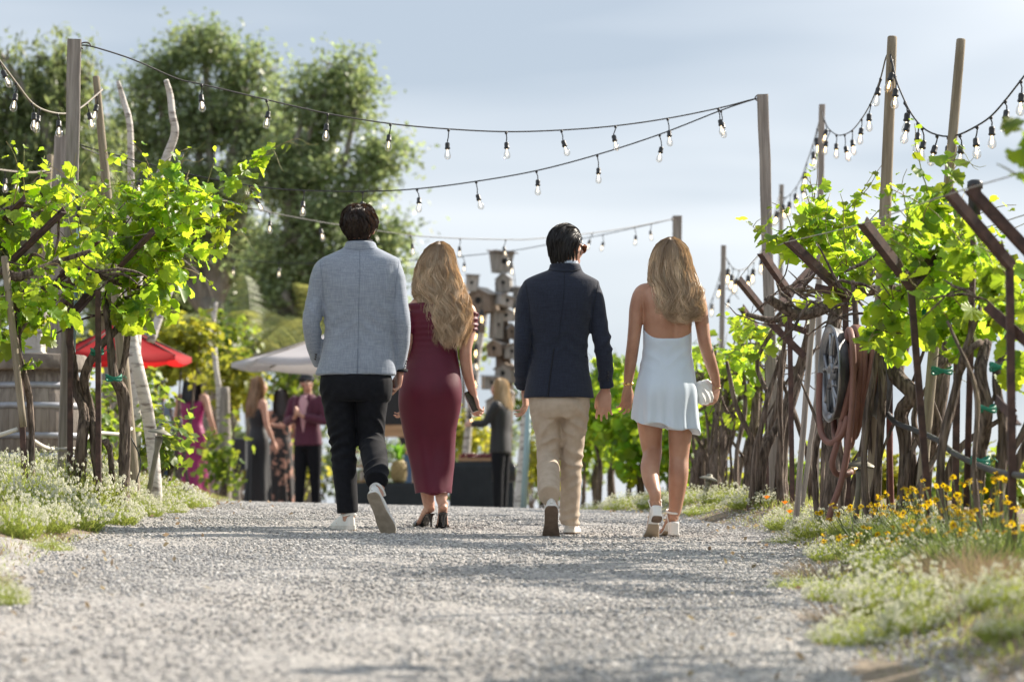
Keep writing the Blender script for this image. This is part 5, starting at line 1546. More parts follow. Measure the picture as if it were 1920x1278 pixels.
# ------------------------------------------------------------------ birch poles
def birch(pts, Y, radii, label, group='bare birch poles', fork=None):
    c0 = np.array(P(*pts[-1], Y)); c0[2] = min(c0[2], gzf(c0[0], Y))
    g = G()
    rows = [(*(np.array(P(a, b, Y + 0.03 * math.sin(k * 2.0))) - c0), r) for k, ((a, b), r) in enumerate(zip(pts, radii))]
    g.tube(rows, seg=14, step=0.05, lump=0.05, lseed=int(pts[0][0]))
    o = g.obj('birch_trunk', birch_m, None, loc=tuple(c0))
    tag(o, label, 'birch pole', group)
    if fork:
        g = G(); g.tube([(*(np.array(P(a, b, Y)) - c0), r) for (a, b), r in zip(*fork)], seg=12, step=0.05, lump=0.05, lseed=3); g.obj('branch', birch_m, o)
birch([(221, 152), (232, 190), (243, 230), (245, 300), (246, 400), (240, 600), (238, 900)], 21, [0.014, 0.022, 0.024, 0.026, 0.030, 0.034, 0.04], 'thin white birch pole standing straight behind the vine leaves')
birch([(311, 150), (319, 180), (323, 215), (328, 250), (310, 300), (292, 360), (270, 450), (255, 560), (250, 900)], 20, [0.018, 0.024, 0.026, 0.030, 0.032, 0.036, 0.04, 0.042, 0.05], 'crooked white birch pole bending towards the sky')
birch([(243, 600), (248, 640), (258, 690), (272, 750), (284, 820), (291, 905), (293, 960)], 18.0, [0.040, 0.043, 0.042, 0.040, 0.040, 0.040, 0.042], 'leaning white birch trunk beside the path light')
birch([(318, 545), (300, 590), (282, 640)], 24, [0.03, 0.034, 0.04], 'slanting pale branch above the red umbrella')
birch([(405, 566), (400, 620), (405, 690), (411, 745), (420, 950)], 34, [0.02, 0.03, 0.034, 0.036, 0.045], 'forked pale birch pole among background greenery', fork=([(396, 575), (400, 600), (402, 635)], [0.015, 0.02, 0.026]))
birch([(990, 745), (984, 820), (972, 960)], 31, [0.05, 0.055, 0.06], 'leaning pale trunk behind the man in navy')
g = G(); a = np.array(P(992, 756, 30)); b = np.array(P(981, 965, 30)); g.tube([(*(b - b), 0.034), (*(a - b), 0.034)], seg=14); o = g.obj('grey_pipe', MATS['grey_teal_pvc'], None, loc=tuple(b)); tag(o, 'grey-blue upright pipe beside the leaning pale trunk', 'pipe')
# ------------------------------------------------------------------ grape vines
leaf_m = mat('vine_leaf', (0.115, 0.22, 0.026), rough=0.42, spec=0.45, trans=0.55, tcol=(0.56, 0.74, 0.04), rnd=0.5)
cane_m = mat('green_cane', (0.22, 0.26, 0.07), (0.26, 0.17, 0.08), scale=9, rough=0.6)
def leaf_shape(seed, coarse=False):
    r = np.random.default_rng(seed)
    # lobed outline: (angle from the tip, radius), toothed margin
    lob = [(0, 1.0), (9, 0.90), (17, 0.93), (25, 0.80), (34, 0.74), (42, 0.84), (50, 0.88), (57, 0.95), (66, 0.84), (74, 0.86), (84, 0.74), (94, 0.68), (104, 0.78), (113, 0.80), (124, 0.74), (136, 0.72), (150, 0.58), (166, 0.40)]
    if coarse:
        lob = [(0, 1.0), (24, 0.84), (36, 0.76), (57, 0.95), (80, 0.78), (94, 0.70), (115, 0.80), (140, 0.66), (164, 0.42)]
    pts = [(a, q) for a, q in lob] + [(-a, q) for a, q in lob[1:][::-1]]
    V = [(0, 0, 0)]
    for a, q in pts:
        t = math.radians(a); q *= 1 + r.uniform(-0.07, 0.07)
        V.append((q * math.sin(t) * 0.98, q * math.cos(t) * 0.95 + 0.12, 0))
    V = np.array(V)
    cup = r.uniform(0.0, 0.40); fold = r.uniform(-0.12, 0.40); droop = r.uniform(0.0, 0.45)
    V[:, 2] = cup * np.abs(V[:, 0]) ** 1.3 + fold * np.abs(V[:, 0]) - droop * np.clip(V[:, 1], 0, 2) ** 1.6 + r.uniform(-0.10, 0.10, len(V))
    V[0, 2] = -0.02
    n = len(pts)
    fs = [(0, 1 + i, 1 + (i + 1) % n) for i in range(n)]
    return V, fs
LEAF = []
for k in range(14):
    V, fs = leaf_shape(k)
    me = bpy.data.meshes.new('leaf'); me.from_pydata(V.tolist(), [], fs); me.materials.append(leaf_m)
    me.polygons.foreach_set('use_smooth', [True] * len(me.polygons)); LEAF.append(me)
LEAFC = [leaf_shape(20 + k, True) for k in range(5)]

def leaf_frame(r, out):
    """random leaf orientation: blade faces mostly up and outwards, tip hangs"""
    n = unit(np.array([0.0, 0.0, 0.75]) + np.asarray(out) * 0.75 + r.normal(0, 0.5, 3))
    tip = np.array([r.normal(0, 0.7), r.normal(0, 0.7), -0.8]) + np.asarray(out) * 0.5
    tip = unit(tip - n * np.dot(tip, n))
    x = np.cross(tip, n)
    return np.stack([x, tip, n], 1)

def leaf_mass(name, parent, pos, R, size, m, origin, seed=0, kinds=None):
    """many leaves joined into one part"""
    r = np.random.default_rng(seed)
    kinds = kinds or LEAFC
    Vs, Fs = [], []; off = 0
    pick = r.integers(0, len(kinds), len(pos))
    for k, (V, fs) in enumerate(kinds):
        idx = np.where(pick == k)[0]
        if not len(idx): continue
        v = np.einsum('nij,vj->nvi', R[idx], V) * size[idx][:, None, None] + pos[idx][:, None, :] - np.asarray(origin)
        f = np.array(fs)[None] + (np.arange(len(idx)) * len(V))[:, None, None] + off
        Vs.append(v.reshape(-1, 3)); Fs.append(f.reshape(-1, f.shape[-1])); off += len(idx) * len(V)
    o = link(name, from_arrays(name, np.concatenate(Vs), np.concatenate(Fs), m, True), parent)
    o['kind'] = 'stuff'
    return o

def grow_shoot(r, start, d, length, droop=0.35, wob=0.25):
    pts = [np.asarray(start, float)]; d = unit(d)
    n = max(4, int(length / 0.05))
    for k in range(n):
        d = unit(d + r.normal(0, wob * 0.25, 3) + np.array([0, 0, -droop * 0.05 * k / n * 3]))
        pts.append(pts[-1] + d * length / n)
    return np.array(pts)

def gnarl(pts, radii, Y, seed, dy=None):
    """twisted trunk through photograph pixels"""
    r = np.random.default_rng(seed)
    out = []
    for k, ((a, b), q) in enumerate(zip(pts, radii)):
        out.append((*P(a, b, Y + (dy[k] if dy else 0.05 * math.sin(k * 1.7 + seed))), q))
    return out

def vine(label, base_px, Y, trunks, blobs, shoots=(), n_obj=160, seed=0, leaf=0.057, wild=0, n_canes=14, mass_leaf=None, rand_shoots=0, shoot_src=None, group='grape vines along the path'):
    """trunks: list of (pixel path, radii[, Y]); blobs: (px, py, Y, rx_px, ry_px, rY, n) leaf clouds; shoots: explicit pixel paths"""
    r = np.random.default_rng(seed)
    o0 = np.array((PX(base_px, Y), Y, gzf(PX(base_px, Y), Y)))
    root = thing('grape_vine', label, 'grape vine', tuple(o0), group=group)
    for k, t in enumerate(trunks):
        Yt = t[2] if len(t) > 2 else Y
        rows = gnarl(t[0], t[1], Yt, seed + k)
        rows = [(*(np.array(q[:3]) - o0), q[3] * 0.80) for q in rows]
        if t[0][0][1] > 860:                                     # a trunk that starts at the ground goes into it
            x, y, z, q = rows[0]
            zz = gzf(x + o0[0], y + o0[1]) - o0[2] - 0.05
            rows[0] = (x, y, min(z, zz), q * 1.15)
        g = G(); g.tube(rows, seg=12, step=0.035, lump=0.16, lseed=seed * 7 + k)
        # loose bark cords twisting round it
        c = crom(np.array([list(q) + [q[3]] for q in rows]), 0.03)
        for s in range(6):
            ph = r.uniform(0, 6); tw = r.uniform(3, 7) * r.choice([-1, 1])
            cc = []
            for i, q in enumerate(c):
                a = ph + tw * i / len(c)
                cc.append((q[0] + q[3] * 0.86 * math.cos(a) + r.normal(0, 0.0015), q[1] + q[3] * 0.86 * math.sin(a), q[2], q[3] * (0.26 + 0.10 * math.sin(i * 0.7 + s))))
            if len(cc) > 3: g.tube(cc, seg=6, lump=0.2, lseed=s)
        g.obj('trunk' if t[0][0][1] > 860 else 'cordon', bark_m, root)
    for q in range(wild):                                        # thinner old stems leaning every way
        y = Y + r.uniform(-0.4, 0.7); x = max(PX(base_px + r.uniform(-75, 75), Y), float(np.interp(y, _ey, _er)) + 0.24); z = gzf(x, y)
        h = r.uniform(0.55, 1.3); lx, ly = r.normal(0.08, 0.16), r.normal(0, 0.14); w_ = r.uniform(0.007, 0.021)
        k0 = np.array((x, y, z)) - o0
        g = G(); g.tube([(k0[0], k0[1], k0[2] - 0.05, w_ * 1.2), (k0[0] + lx * 0.2 + r.normal(0, .03), k0[1] + ly * 0.3, k0[2] + h * 0.33, w_), (k0[0] + lx * 0.8 + r.normal(0, .04), k0[1] + ly * 0.6, k0[2] + h * 0.68, w_ * 0.9), (k0[0] + lx * 1.5, k0[1] + ly, k0[2] + h, w_ * 0.5)], seg=8, step=0.03, lump=0.22, lseed=q + seed)
        g.obj('stem', bark_m, root)
    L = []     # leaf position, outward vector, size
    def cane(pts, r0=0.0035, green=True):
        g = G(); g.tube([(*(p - o0), r0 * (1 - 0.6 * i / len(pts))) for i, p in enumerate(pts)], seg=5)
        g.obj('cane', cane_m if green else bark_m, root)
    for sh in shoots:
        pts = crom(np.array([P(a, b, y) for a, b, y in sh]), 0.04)
        cane(pts, 0.0045)
        n = len(pts)
        for i in range(1, n):
            s = leaf * (1.0 if i < n * 0.72 else 1.0 - 0.75 * (i / n - 0.72) / 0.28)
            for q in range(2 if i < n * 0.75 else 1):
                if r.random() < 0.85:
                    L.append((pts[i] + r.normal(0, 0.035, 3), np.array((r.normal(0, .6), -0.7, 0.4)), s * r.uniform(0.7, 1.25)))
        # tendrils at the end
        for q in range(3):
            i = n - 1 - q * 2
            d = np.array((r.uniform(0.2, 1), r.normal(0, .3), r.uniform(-1, 0.8)))
            tp = [pts[i] + unit(d) * s_ * 0.03 + np.array((0, 0, 0.012 * math.sin(s_ * 1.3))) for s_ in range(6)]
            cane(np.array(tp), 0.0022)
    for (px, py, Yb, rx, ry, ry_m, n) in blobs:
        c = np.array(P(px, py, Yb)); R3 = np.array((rx * Yb / F, ry_m, ry * Yb / F))
        for q in range(max(2, int(n * n_canes / 400) + 1)):
            st = c + r.normal(0, 0.3, 3) * R3
            cane(grow_shoot(r, st, np.array((r.normal(0, .8), r.normal(0, .5), 0.9)), R3[2] * r.uniform(0.6, 1.2)), 0.004, r.random() < 0.6)
        for q in range(int(n * (0.46 if n_obj else 1))):
            u = r.normal(size=3); u /= np.linalg.norm(u)
            rad = r.uniform(0.25, 1.0) ** 0.55
            u2 = u * rad * (1 + 0.35 * math.sin(u[0] * 6 + u[2] * 7 + seed))
            L.append((c + u2 * R3, u, leaf * r.uniform(0.45, 1.35)))
    # young shoots pushing out of the canopy, small leaves towards their tips
    for (px, py, Yb, rx, ry, ry_m, n) in blobs:
        if n < 60 or n_obj == 0: continue
        c = np.array(P(px, py, Yb)); R3 = np.array((rx * Yb / F, ry_m, ry * Yb / F))
        for q in range(max(2, n // 26)):
            u = r.normal(size=3); u[2] = abs(u[2]) * 0.9 + 0.1; u /= np.linalg.norm(u)
            pts = grow_shoot(r, c + u * R3 * 0.6, u + np.array((0, 0, 0.35)), r.uniform(0.22, 0.5), 0.8, 0.7)
            cane(pts, 0.0035)
            for i in range(1, len(pts)):
                k = 1 - 0.72 * i / len(pts)
                L.append((pts[i] + r.normal(0, 0.02, 3), unit(u + r.normal(0, 0.5, 3)), leaf * k * r.uniform(0.75, 1.2)))
    if L:
        pos = np.array([q[0] for q in L]); outv = np.array([q[1] for q in L]); siz = np.array([q[2] for q in L])
        Rm = np.array([leaf_frame(r, o) for o in outv])
        # the leaves that show largest (towards the viewer's side of the row) are single parts
        order = np.argsort(pos[:, 1] - siz * 2)
        sel = order[:n_obj]; rest = order[n_obj:]
        for i in sel:
            lo = link('leaf', LEAF[int(r.integers(0, len(LEAF)))], root)
            M = np.eye(4); M[:3, :3] = Rm[i] * siz[i]; M[:3, 3] = pos[i] - o0
            lo.matrix_local = Matrix(M.tolist())
        if len(rest):
            leaf_mass('foliage', root, pos[rest], Rm[rest], siz[rest], leaf_m, o0, seed)
    return root

# ---- left of the path
vine('grape vine with three twisted trunks beside the tall lumber post, shoots reaching over the path', 185, 16.4,
     [([(146, 898), (152, 830), (156, 768), (143, 727), (134, 660), (125, 600)], [0.044, 0.040, 0.036, 0.034, 0.026, 0.02]),
      ([(190, 898), (178, 830), (167, 762), (158, 715), (178, 661), (215, 620), (240, 590), (262, 545)], [0.030, 0.032, 0.036, 0.036, 0.026, 0.024, 0.022, 0.018]),
      ([(231, 906), (234, 830), (232, 744), (212, 703), (206, 640), (196, 560)], [0.042, 0.038, 0.044, 0.034, 0.024, 0.02]),
      ([(222, 715), (232, 680), (238, 634), (235, 570)], [0.024, 0.022, 0.020, 0.018]),
      ([(212, 905), (208, 860), (198, 825)], [0.018, 0.020, 0.024]),
      ([(40, 540), (100, 530), (150, 500), (200, 520), (270, 545)], [0.026, 0.024, 0.020, 0.026, 0.022])],
     [(250, 425, 16.6, 88, 85, 0.42, 300), (275, 520, 16.5, 62, 85, 0.36, 300), (335, 395, 16.5, 70, 70, 0.32, 190), (170, 420, 16.8, 52, 60, 0.3, 110), (310, 470, 16.4, 45, 60, 0.3, 170), (245, 588, 16.4, 45, 30, 0.25, 80)],
     shoots=[[(330, 400, 16.3), (375, 375, 16.2), (420, 350, 16.1), (470, 312, 16.0), (510, 280, 15.9), (548, 262, 15.9)],
             [(300, 470, 16.3), (350, 470, 16.2), (400, 462, 16.1), (450, 436, 16.0)],
             [(250, 400, 16.3), (300, 350, 16.3), (330, 315, 16.2), (345, 290, 16.2)],
             [(310, 430, 16.2), (370, 410, 16.1), (440, 400, 16.1), (470, 350, 16.0)]], n_obj=290, seed=3)
vine('grape vine at the left frame edge, trunk bound to a rusted post', 55, 15.3,
     [([(58, 915), (60, 840), (56, 760), (50, 720), (30, 640), (20, 560)], [0.020, 0.020, 0.018, 0.02, 0.018, 0.016]),
      ([(36, 700), (30, 660), (40, 620), (62, 590)], [0.010, 0.012, 0.011, 0.010]),
      ([(-60, 470), (-10, 500), (30, 520), (60, 510), (110, 490), (170, 470)], [0.028, 0.030, 0.032, 0.024, 0.020, 0.014]),
      ([(-40, 400), (0, 395), (40, 385), (80, 395)], [0.014, 0.013, 0.012, 0.010])],
     [(30, 430, 15.4, 85, 75, 0.35, 170), (60, 580, 15.4, 80, 52, 0.35, 230), (105, 370, 15.4, 42, 35, 0.2, 40), (10, 640, 15.8, 30, 50, 0.3, 40), (150, 480, 15.6, 50, 70, 0.25, 90), (60, 690, 15.3, 14, 22, 0.08, 9)],
     shoots=[[(60, 400, 15.3), (95, 380, 15.2), (122, 345, 15.2), (150, 320, 15.2)]], n_obj=250, seed=5)

# ---- right of the path, from near to far
vine('grape vine by the hose reel with a thick shaggy trunk', 1560, 15.6,
     [([(1556, 960), (1565, 880), (1560, 790), (1552, 700), (1560, 620), (1575, 560)], [0.065, 0.06, 0.055, 0.05, 0.045, 0.04]),
      ([(1440, 560), (1500, 590), (1560, 570), (1620, 545), (1700, 540)], [0.026, 0.034, 0.042, 0.038, 0.03]),
      ([(1535, 955), (1528, 860), (1545, 790)], [0.016, 0.018, 0.02])],
     [(1500, 455, 16, 42, 40, 0.3, 90), (1545, 430, 15.8, 55, 45, 0.3, 120), (1600, 470, 15.6, 50, 55, 0.3, 130), (1590, 520, 15.4, 40, 40, 0.25, 90)],
     shoots=[[(1500, 470, 16), (1460, 450, 15.9), (1430, 440, 15.9), (1412, 425, 15.8)], [(1530, 430, 15.8), (1520, 390, 15.7), (1510, 355, 15.7)]], n_obj=220, seed=11, wild=6)
vine('grape vine with a corkscrew trunk and dense bright canopy right of the reel', 1695, 14.3,
     [([(1692, 930), (1700, 850), (1690, 775), (1712, 740), (1680, 700), (1694, 640), (1690, 580)], [0.045, 0.044, 0.046, 0.050, 0.046, 0.038, 0.036]),
      ([(1715, 945), (1735, 870), (1755, 790), (1768, 710), (1765, 640), (1740, 570)], [0.055, 0.050, 0.044, 0.042, 0.038, 0.034]),
      ([(1640, 935), (1650, 820), (1655, 720), (1648, 650)], [0.022, 0.022, 0.024, 0.022]),
      ([(1690, 925), (1700, 880), (1722, 820), (1760, 760)], [0.016, 0.016, 0.015, 0.012])],
     [(1720, 470, 13.6, 76, 70, 0.4, 230), (1785, 520, 13.2, 80, 75, 0.4, 260), (1700, 585, 13.6, 80, 50, 0.35, 220), (1800, 610, 13.0, 80, 45, 0.35, 190), (1745, 395, 13.6, 55, 42, 0.3, 90), (1655, 640, 14.0, 38, 40, 0.2, 70)],
     shoots=[[(1760, 400, 13.5), (1775, 350, 13.4), (1790, 300, 13.4), (1795, 275, 13.4)], [(1670, 600, 13.8), (1640, 620, 13.7), (1628, 640, 13.6)], [(1820, 620, 13), (1800, 660, 12.9), (1770, 690, 12.9)]], n_obj=295, seed=12, wild=7)
vine('grape vine at the right frame edge with rope-like stems', 1850, 12.6,
     [([(1826, 960), (1836, 860), (1850, 770), (1838, 700), (1850, 640)], [0.036, 0.034, 0.036, 0.032, 0.028]),
      ([(1862, 930), (1880, 820), (1870, 720), (1890, 640), (1930, 590)], [0.030, 0.028, 0.026, 0.03, 0.03]),
      ([(1800, 700), (1815, 660), (1840, 640)], [0.02, 0.02, 0.018]),
      ([(1840, 560), (1880, 530), (1930, 510)], [0.028, 0.036, 0.04])],
     [(1900, 590, 12, 55, 45, 0.3, 90), (1880, 520, 12.2, 35, 40, 0.3, 50), (1905, 690, 12, 32, 40, 0.25, 50), (1840, 480, 12.6, 40, 40, 0.25, 70)], n_obj=180, seed=13, wild=5)
# branch of a nearer vine hanging into the upper right corner
vine('close out-of-focus vine shoot hanging in at the upper right corner', 1990, 9.4,
     [([(2030, 900), (2020, 600), (2000, 330), (1985, 240)], [0.03, 0.03, 0.02, 0.012])],
     [(1945, 235, 9.4, 50, 48, 0.12, 36), (1905, 330, 9.4, 14, 40, 0.06, 8), (1960, 290, 9.4, 40, 40, 0.1, 20)], n_obj=64, seed=14, n_canes=4)
vine('grape vine with leaning trunks beside the tall square post', 1468, 18.8,
     [([(1464, 950), (1466, 860), (1480, 770), (1500, 690), (1520, 600)], [0.05, 0.046, 0.042, 0.036, 0.03]),
      ([(1420, 930), (1432, 850), (1462, 790), (1490, 720)], [0.045, 0.04, 0.034, 0.028]),
      ([(1480, 600), (1450, 620), (1420, 680), (1440, 740)], [0.02, 0.02, 0.018, 0.016]),
      ([(1400, 590), (1450, 600), (1520, 590)], [0.02, 0.026, 0.028])],
     [(1420, 640, 19, 30, 50, 0.3, 60), (1395, 620, 20, 26, 50, 0.3, 40), (1500, 590, 18.4, 30, 30, 0.2, 25)], n_obj=90, seed=15, wild=9)
for k, (bx, Y, lab) in enumerate(((1400, 22.0, 'grape vine with bare leaning trunks behind the woman in white, nearest of the far row'), (1350, 24.5, 'grape vine with gnarled trunks behind the hand holding the clutch'), (1305, 27.0, 'grape vine with dark trunks showing beside the legs of the woman in white'))):
    s = 22.0 / Y
    T = []
    r = np.random.default_rng(80 + k)
    for q in range(4):
        x0 = bx + r.uniform(-30, 22); x1 = x0 + r.uniform(10, 60) * s
        T.append(([(x0, 930), (x0 + 0.25 * (x1 - x0) + r.uniform(-6, 6), 930 - 70 * s), (x0 + 0.7 * (x1 - x0), 930 - 150 * s), (x1, 930 - 230 * s + r.uniform(-20, 20))], [0.05, 0.046, 0.038, 0.028]))
    T.append(([(bx - 60, 720), (bx - 10, 700), (bx + 40, 705), (bx + 70, 690)], [0.02, 0.028, 0.028, 0.02]))
    T.append(([(bx - 40, 770), (bx, 740), (bx + 30, 750)], [0.016, 0.018, 0.014]))
    vine(lab, bx, Y, T, [(bx - 10, 690, Y, 55, 60, 0.5, 130), (bx + 5, 780, Y + 0.3, 45, 45, 0.4, 90)], n_obj=0, seed=20 + k, n_canes=24, wild=10)
for k, (px, py, Y, rx, ry, n, lab) in enumerate(((1140, 760, 31, 62, 85, 900, 'leafy bright vine seen between the man in navy and woman in white'), (1195, 800, 29.5, 60, 85, 800, 'leafy vine low behind the hand of the woman in white'), (1110, 800, 34, 50, 75, 700, 'leafy vine deepest in the gap right of the khaki trousers'), (1270, 850, 29, 55, 60, 420, 'leafy vine between the legs of the woman in white'))):
    vine(lab, px, Y, [([(px + 10, 935), (px + 6, 890), (px + 18, 840), (px, 790)], [0.05, 0.045, 0.04, 0.03]), ([(px - 20, 935), (px - 14, 880), (px - 24, 830)], [0.03, 0.028, 0.02])],
         [(px, py, Y, rx, ry, 0.6, n), (px + 10, py - ry * 0.75, Y, rx * 0.6, ry * 0.4, 0.4, int(n * 0.15))], n_obj=0, seed=40 + k, n_canes=10, leaf=0.07, group='leafy vines beyond the walkers')

# old bare canes tangled over the right-hand arms
_r = np.random.default_rng(91)
for k, (px, py, Y, n) in enumerate(((1480, 560, 17.8, 16), (1545, 560, 15.8, 18), (1400, 680, 22, 14), (1620, 560, 14.8, 14), (1350, 730, 25, 12), (1880, 560, 12.0, 7), (60, 500, 15.4, 10), (200, 540, 16.3, 12), (1445, 700, 19.5, 14), (1760, 640, 13.8, 6))):
    words_ = ('beside the tall square post', 'above the hose reel', 'behind the clutch bag', 'right of the reel arm', 'far behind the woman in white', 'at the right frame edge', 'at the left frame edge', 'over the left rusted post', 'low behind the tall square post', 'under the bright canopy')
    o0 = np.array(P(px, py, Y)); g = G()
    for q in range(n):
        st = np.array((_r.normal(0, 0.16), _r.normal(0, 0.2), _r.normal(0, 0.07)))
        pts = grow_shoot(_r, st, np.array((_r.normal(0, 1), _r.normal(0, .5), _r.normal(0.1, 0.6))), _r.uniform(0.15, 0.42), 0.4, 0.9)
        w_ = 0.008 * _r.uniform(0.4, 1.2)
        g.tube([(*p, w_ * math.sin(math.pi * (0.03 + 0.94 * i / (len(pts) - 1))) ** 0.6 + 0.0008) for i, p in enumerate(pts)], seg=5, step=0.03, lump=0.15, lseed=q)
    o = g.obj('cane_tangle', bark_m, None, loc=tuple(o0)); tag(o, 'tangle of bare old vine canes ' + words_[k], 'vine canes', 'tangles of bare canes', kind='stuff')

# ---- rusted trellis posts with V arms
def trellis(label, apex, Y, arms, foot=None, hide_post=False, bw=0.042):
    a = np.array(P(*apex, Y)); f = np.array(P(foot, 950, Y)) if foot else a.copy()
    f[2] = gzf(f[0], Y) - 0.05
    root = thing('trellis_post', label, 'trellis post', tuple(f), group='rusted trellis posts')
    g = G(); d = unit(a - f); R = rot_to(d)
    g.box((a - f) / 2 , (0.030, 0.030, np.linalg.norm(a - f)), R); g.obj('post', rust_m, root, smooth=False)
    for (p0, p1, dy) in arms:
        A = np.array(P(*p0, Y)) - f; B = np.array(P(*p1, Y + dy)) - f
        R = rot_to(unit(B - A)); L = np.linalg.norm(B - A)
        g = G(); g.box((A + B) / 2, (bw, 0.006, L), R); g.box((A + B) / 2 + R @ np.array((bw / 2 - 0.003, 0.021, 0)), (0.006, 0.036, L), R); g.obj('arm', rust_m, root, smooth=False)
trellis('rusted V-arm trellis post behind the hose reel', (1585, 560), 15.4, [((1585, 560), (1474, 454), -0.25), ((1585, 560), (1650, 470), 0.3), ((1583, 556), (1530, 545), 0.1)], 1590)
trellis('rusted V-arm trellis post in the bright canopy', (1708, 542), 13.0, [((1708, 542), (1614, 420), -0.3), ((1708, 542), (1800, 440), 0.3)], 1748)
trellis('dark rusted trellis post with two long arms at the right frame edge', (1893, 506), 11.2, [((1893, 506), (1774, 366), -0.2), ((1935, 490), (1811, 358), -0.1), ((1930, 655), (1846, 580), 0.1), ((1909, 796), (1872, 757), 0.2)], 1900, bw=0.030)
trellis('rusted V-arm trellis post right of the tall square post', (1480, 556), 18.2, [((1480, 556), (1425, 476), -0.3), ((1480, 556), (1540, 490), 0.3), ((1515, 627), (1466, 609), 0.2), ((1505, 672), (1438, 606), 0.0)], 1486)
trellis('rusted V-arm trellis post left of the tall square post', (1437, 594), 20.2, [((1437, 594), (1382, 526), -0.3), ((1437, 594), (1480, 560), 0.3)], 1440)
trellis('rusted V-arm trellis post in the far row with one short arm', (1424, 628), 22.5, [((1424, 628), (1388, 578), -0.3), ((1424, 628), (1450, 600), 0.3)], 1426)
trellis('farthest rusted trellis arm above the clutch bag', (1404, 680), 25, [((1404, 680), (1380, 630), -0.3)], 1406)
trellis('slim rusted post with green ties amid the right vines', (1795, 640), 13.4, [((1795, 640), (1740, 590), 0.0)], 1790)
trellis('slim rusted post next to the corkscrew trunk', (1668, 700), 14.6, [((1668, 700), (1640, 660), 0.2)], 1668)
trellis('rusted post with arms under the left vine canopy', (184, 545), 16.2, [((112, 520), (183, 452), -0.2), ((143, 590), (186, 540), 0.1), ((225, 500), (286, 436), -0.2), ((2, 556), (184, 530), 0.0)], 185)
trellis('rusted post and arms at the left frame edge', (30, 560), 15.3, [((22, 492), (120, 398), -0.2), ((-6, 427), (43, 377), -0.2)], 50)
trellis('rusted post strapped to the tall left lumber post', (133, 500), 16.35, [((133, 560), (100, 600), 0.2)], 131)
# ------------------------------------------------------------------ trees and shrubs behind
def leaf_cards(name, pos, nrm, size, m, parent, origin, seed, asp=0.45, droop=None):
    """rhombic folded leaves: (N,3) centres"""
    r = np.random.default_rng(seed)
    N = len(pos)
    n = nrm + r.normal(0, 0.6, (N, 3)); n /= np.linalg.norm(n, axis=1)[:, None]
    d = r.normal(0, 1, (N, 3)) if droop is None else droop + r.normal(0, 0.35, (N, 3))
    d -= n * np.sum(d * n, 1)[:, None]; d /= np.linalg.norm(d, axis=1)[:, None] + 1e-9
    s = np.cross(d, n)
    L = size[:, None]
    a = pos - d * L * 0.5; b = pos + d * L * 0.5
    c = pos + s * L * asp * 0.5 + n * L * 0.06; e = pos - s * L * asp * 0.5 + n * L * 0.06
    V = np.stack([a, c, b, e], 1).reshape(-1, 3) - np.asarray(origin)
    i = np.arange(N)[:, None] * 4
    Fq = np.concatenate([i + np.array([[0, 1, 2]]), i + np.array([[0, 2, 3]])])
    o = link(name, from_arrays(name, V, Fq, m, False), parent)
    o['kind'] = 'stuff'
    return o

def tree(label, px, Y, lobes, trunk_r, m, bark, leaf=0.10, cl=70, per=60, seed=0, weep=0.0, clr=0.21, split_py=600, cat='tree', name='tree', extra_limbs=()):
    r = np.random.default_rng(seed)
    x0 = PX(px, Y); o0 = np.array((x0, Y, gzf(x0, Y)))
    root = thing(name, label, cat, tuple(o0))
    s = Y / F
    top = np.array(P(px, split_py, Y))
    g = G()
    g.tube([(0, 0, -0.2, trunk_r * 1.25), (0.03, 0, (top[2] - o0[2]) * 0.4, trunk_r), (*(top - o0), trunk_r * 0.8)], seg=12, step=0.3, lump=0.06, lseed=seed)
    pos = []; nr = []; dr = []
    for k, (lx, ly, rx, ry) in enumerate(lobes):
        dY = r.uniform(-0.5, 0.5) * (rx * s)
        c = np.array(P(lx, ly, Y)) + np.array((0, dY, 0))
        R3 = np.array((rx * s, 0.8 * (rx + ry) * s * 0.5, ry * s))
        mid = 0.5 * (top + c) + r.normal(0, 0.2, 3)
        g.tube([(*(top - o0 - np.array((0, 0, 0.3))), trunk_r * 0.55), (*(mid - o0), trunk_r * 0.36), (*(c - o0), trunk_r * 0.16)], seg=8, step=0.25, lump=0.05, lseed=k)
        for q in range(int(cl * (rx * ry) / 9000.0) + 6):
            u = r.normal(size=3); u /= np.linalg.norm(u)
            u *= r.uniform(0.3, 1.0) ** 0.5 * (1 + 0.16 * math.sin(4 * u[0] + 5 * u[2] + k))
            cc = c + u * R3 * (1 + 0.30 * math.sin(7.1 * u[0] + 3 * k) * math.sin(6.3 * u[2] + k))
            if math.sin(cc[0] * 1.9 + k) * math.sin(cc[2] * 2.3 + 2 * k) + 0.6 * math.sin(cc[0] * 4.1 - cc[2] * 3.3) < -0.55: continue
            g.tube([(*(c + u * R3 * 0.25 - o0), trunk_r * 0.09), (*(cc - o0), trunk_r * 0.03)], seg=4)
            npl = int(per * r.uniform(0.5, 1.5))
            sp = clr * r.uniform(0.6, 1.35)
            if weep:
                t = r.uniform(0, 1, npl)[:, None]
                st = r.normal(0, sp, (max(3, npl // 14), 3))
                pp = cc + st[r.integers(0, len(st), npl)] + np.array((0, 0, -weep)) * t + r.normal(0, 0.035, (npl, 3))
            else:
                pp = cc + r.normal(0, 1, (npl, 3)) * np.array((sp, sp, sp * 0.6))
            pos.append(pp); nr.append(np.tile(unit(u) * 0.5 + np.array((0, 0, 0.6)), (npl, 1)))
    pos = np.concatenate(pos); nr = np.concatenate(nr)
    g.obj('trunk', bark, root)
    leaf_cards('crown', pos, nr, leaf * r.uniform(0.6, 1.3, len(pos)), m, root, o0, seed, droop=np.array((0, 0, -1.0)) if weep else None, asp=0.3 if weep else 0.5)
    return root
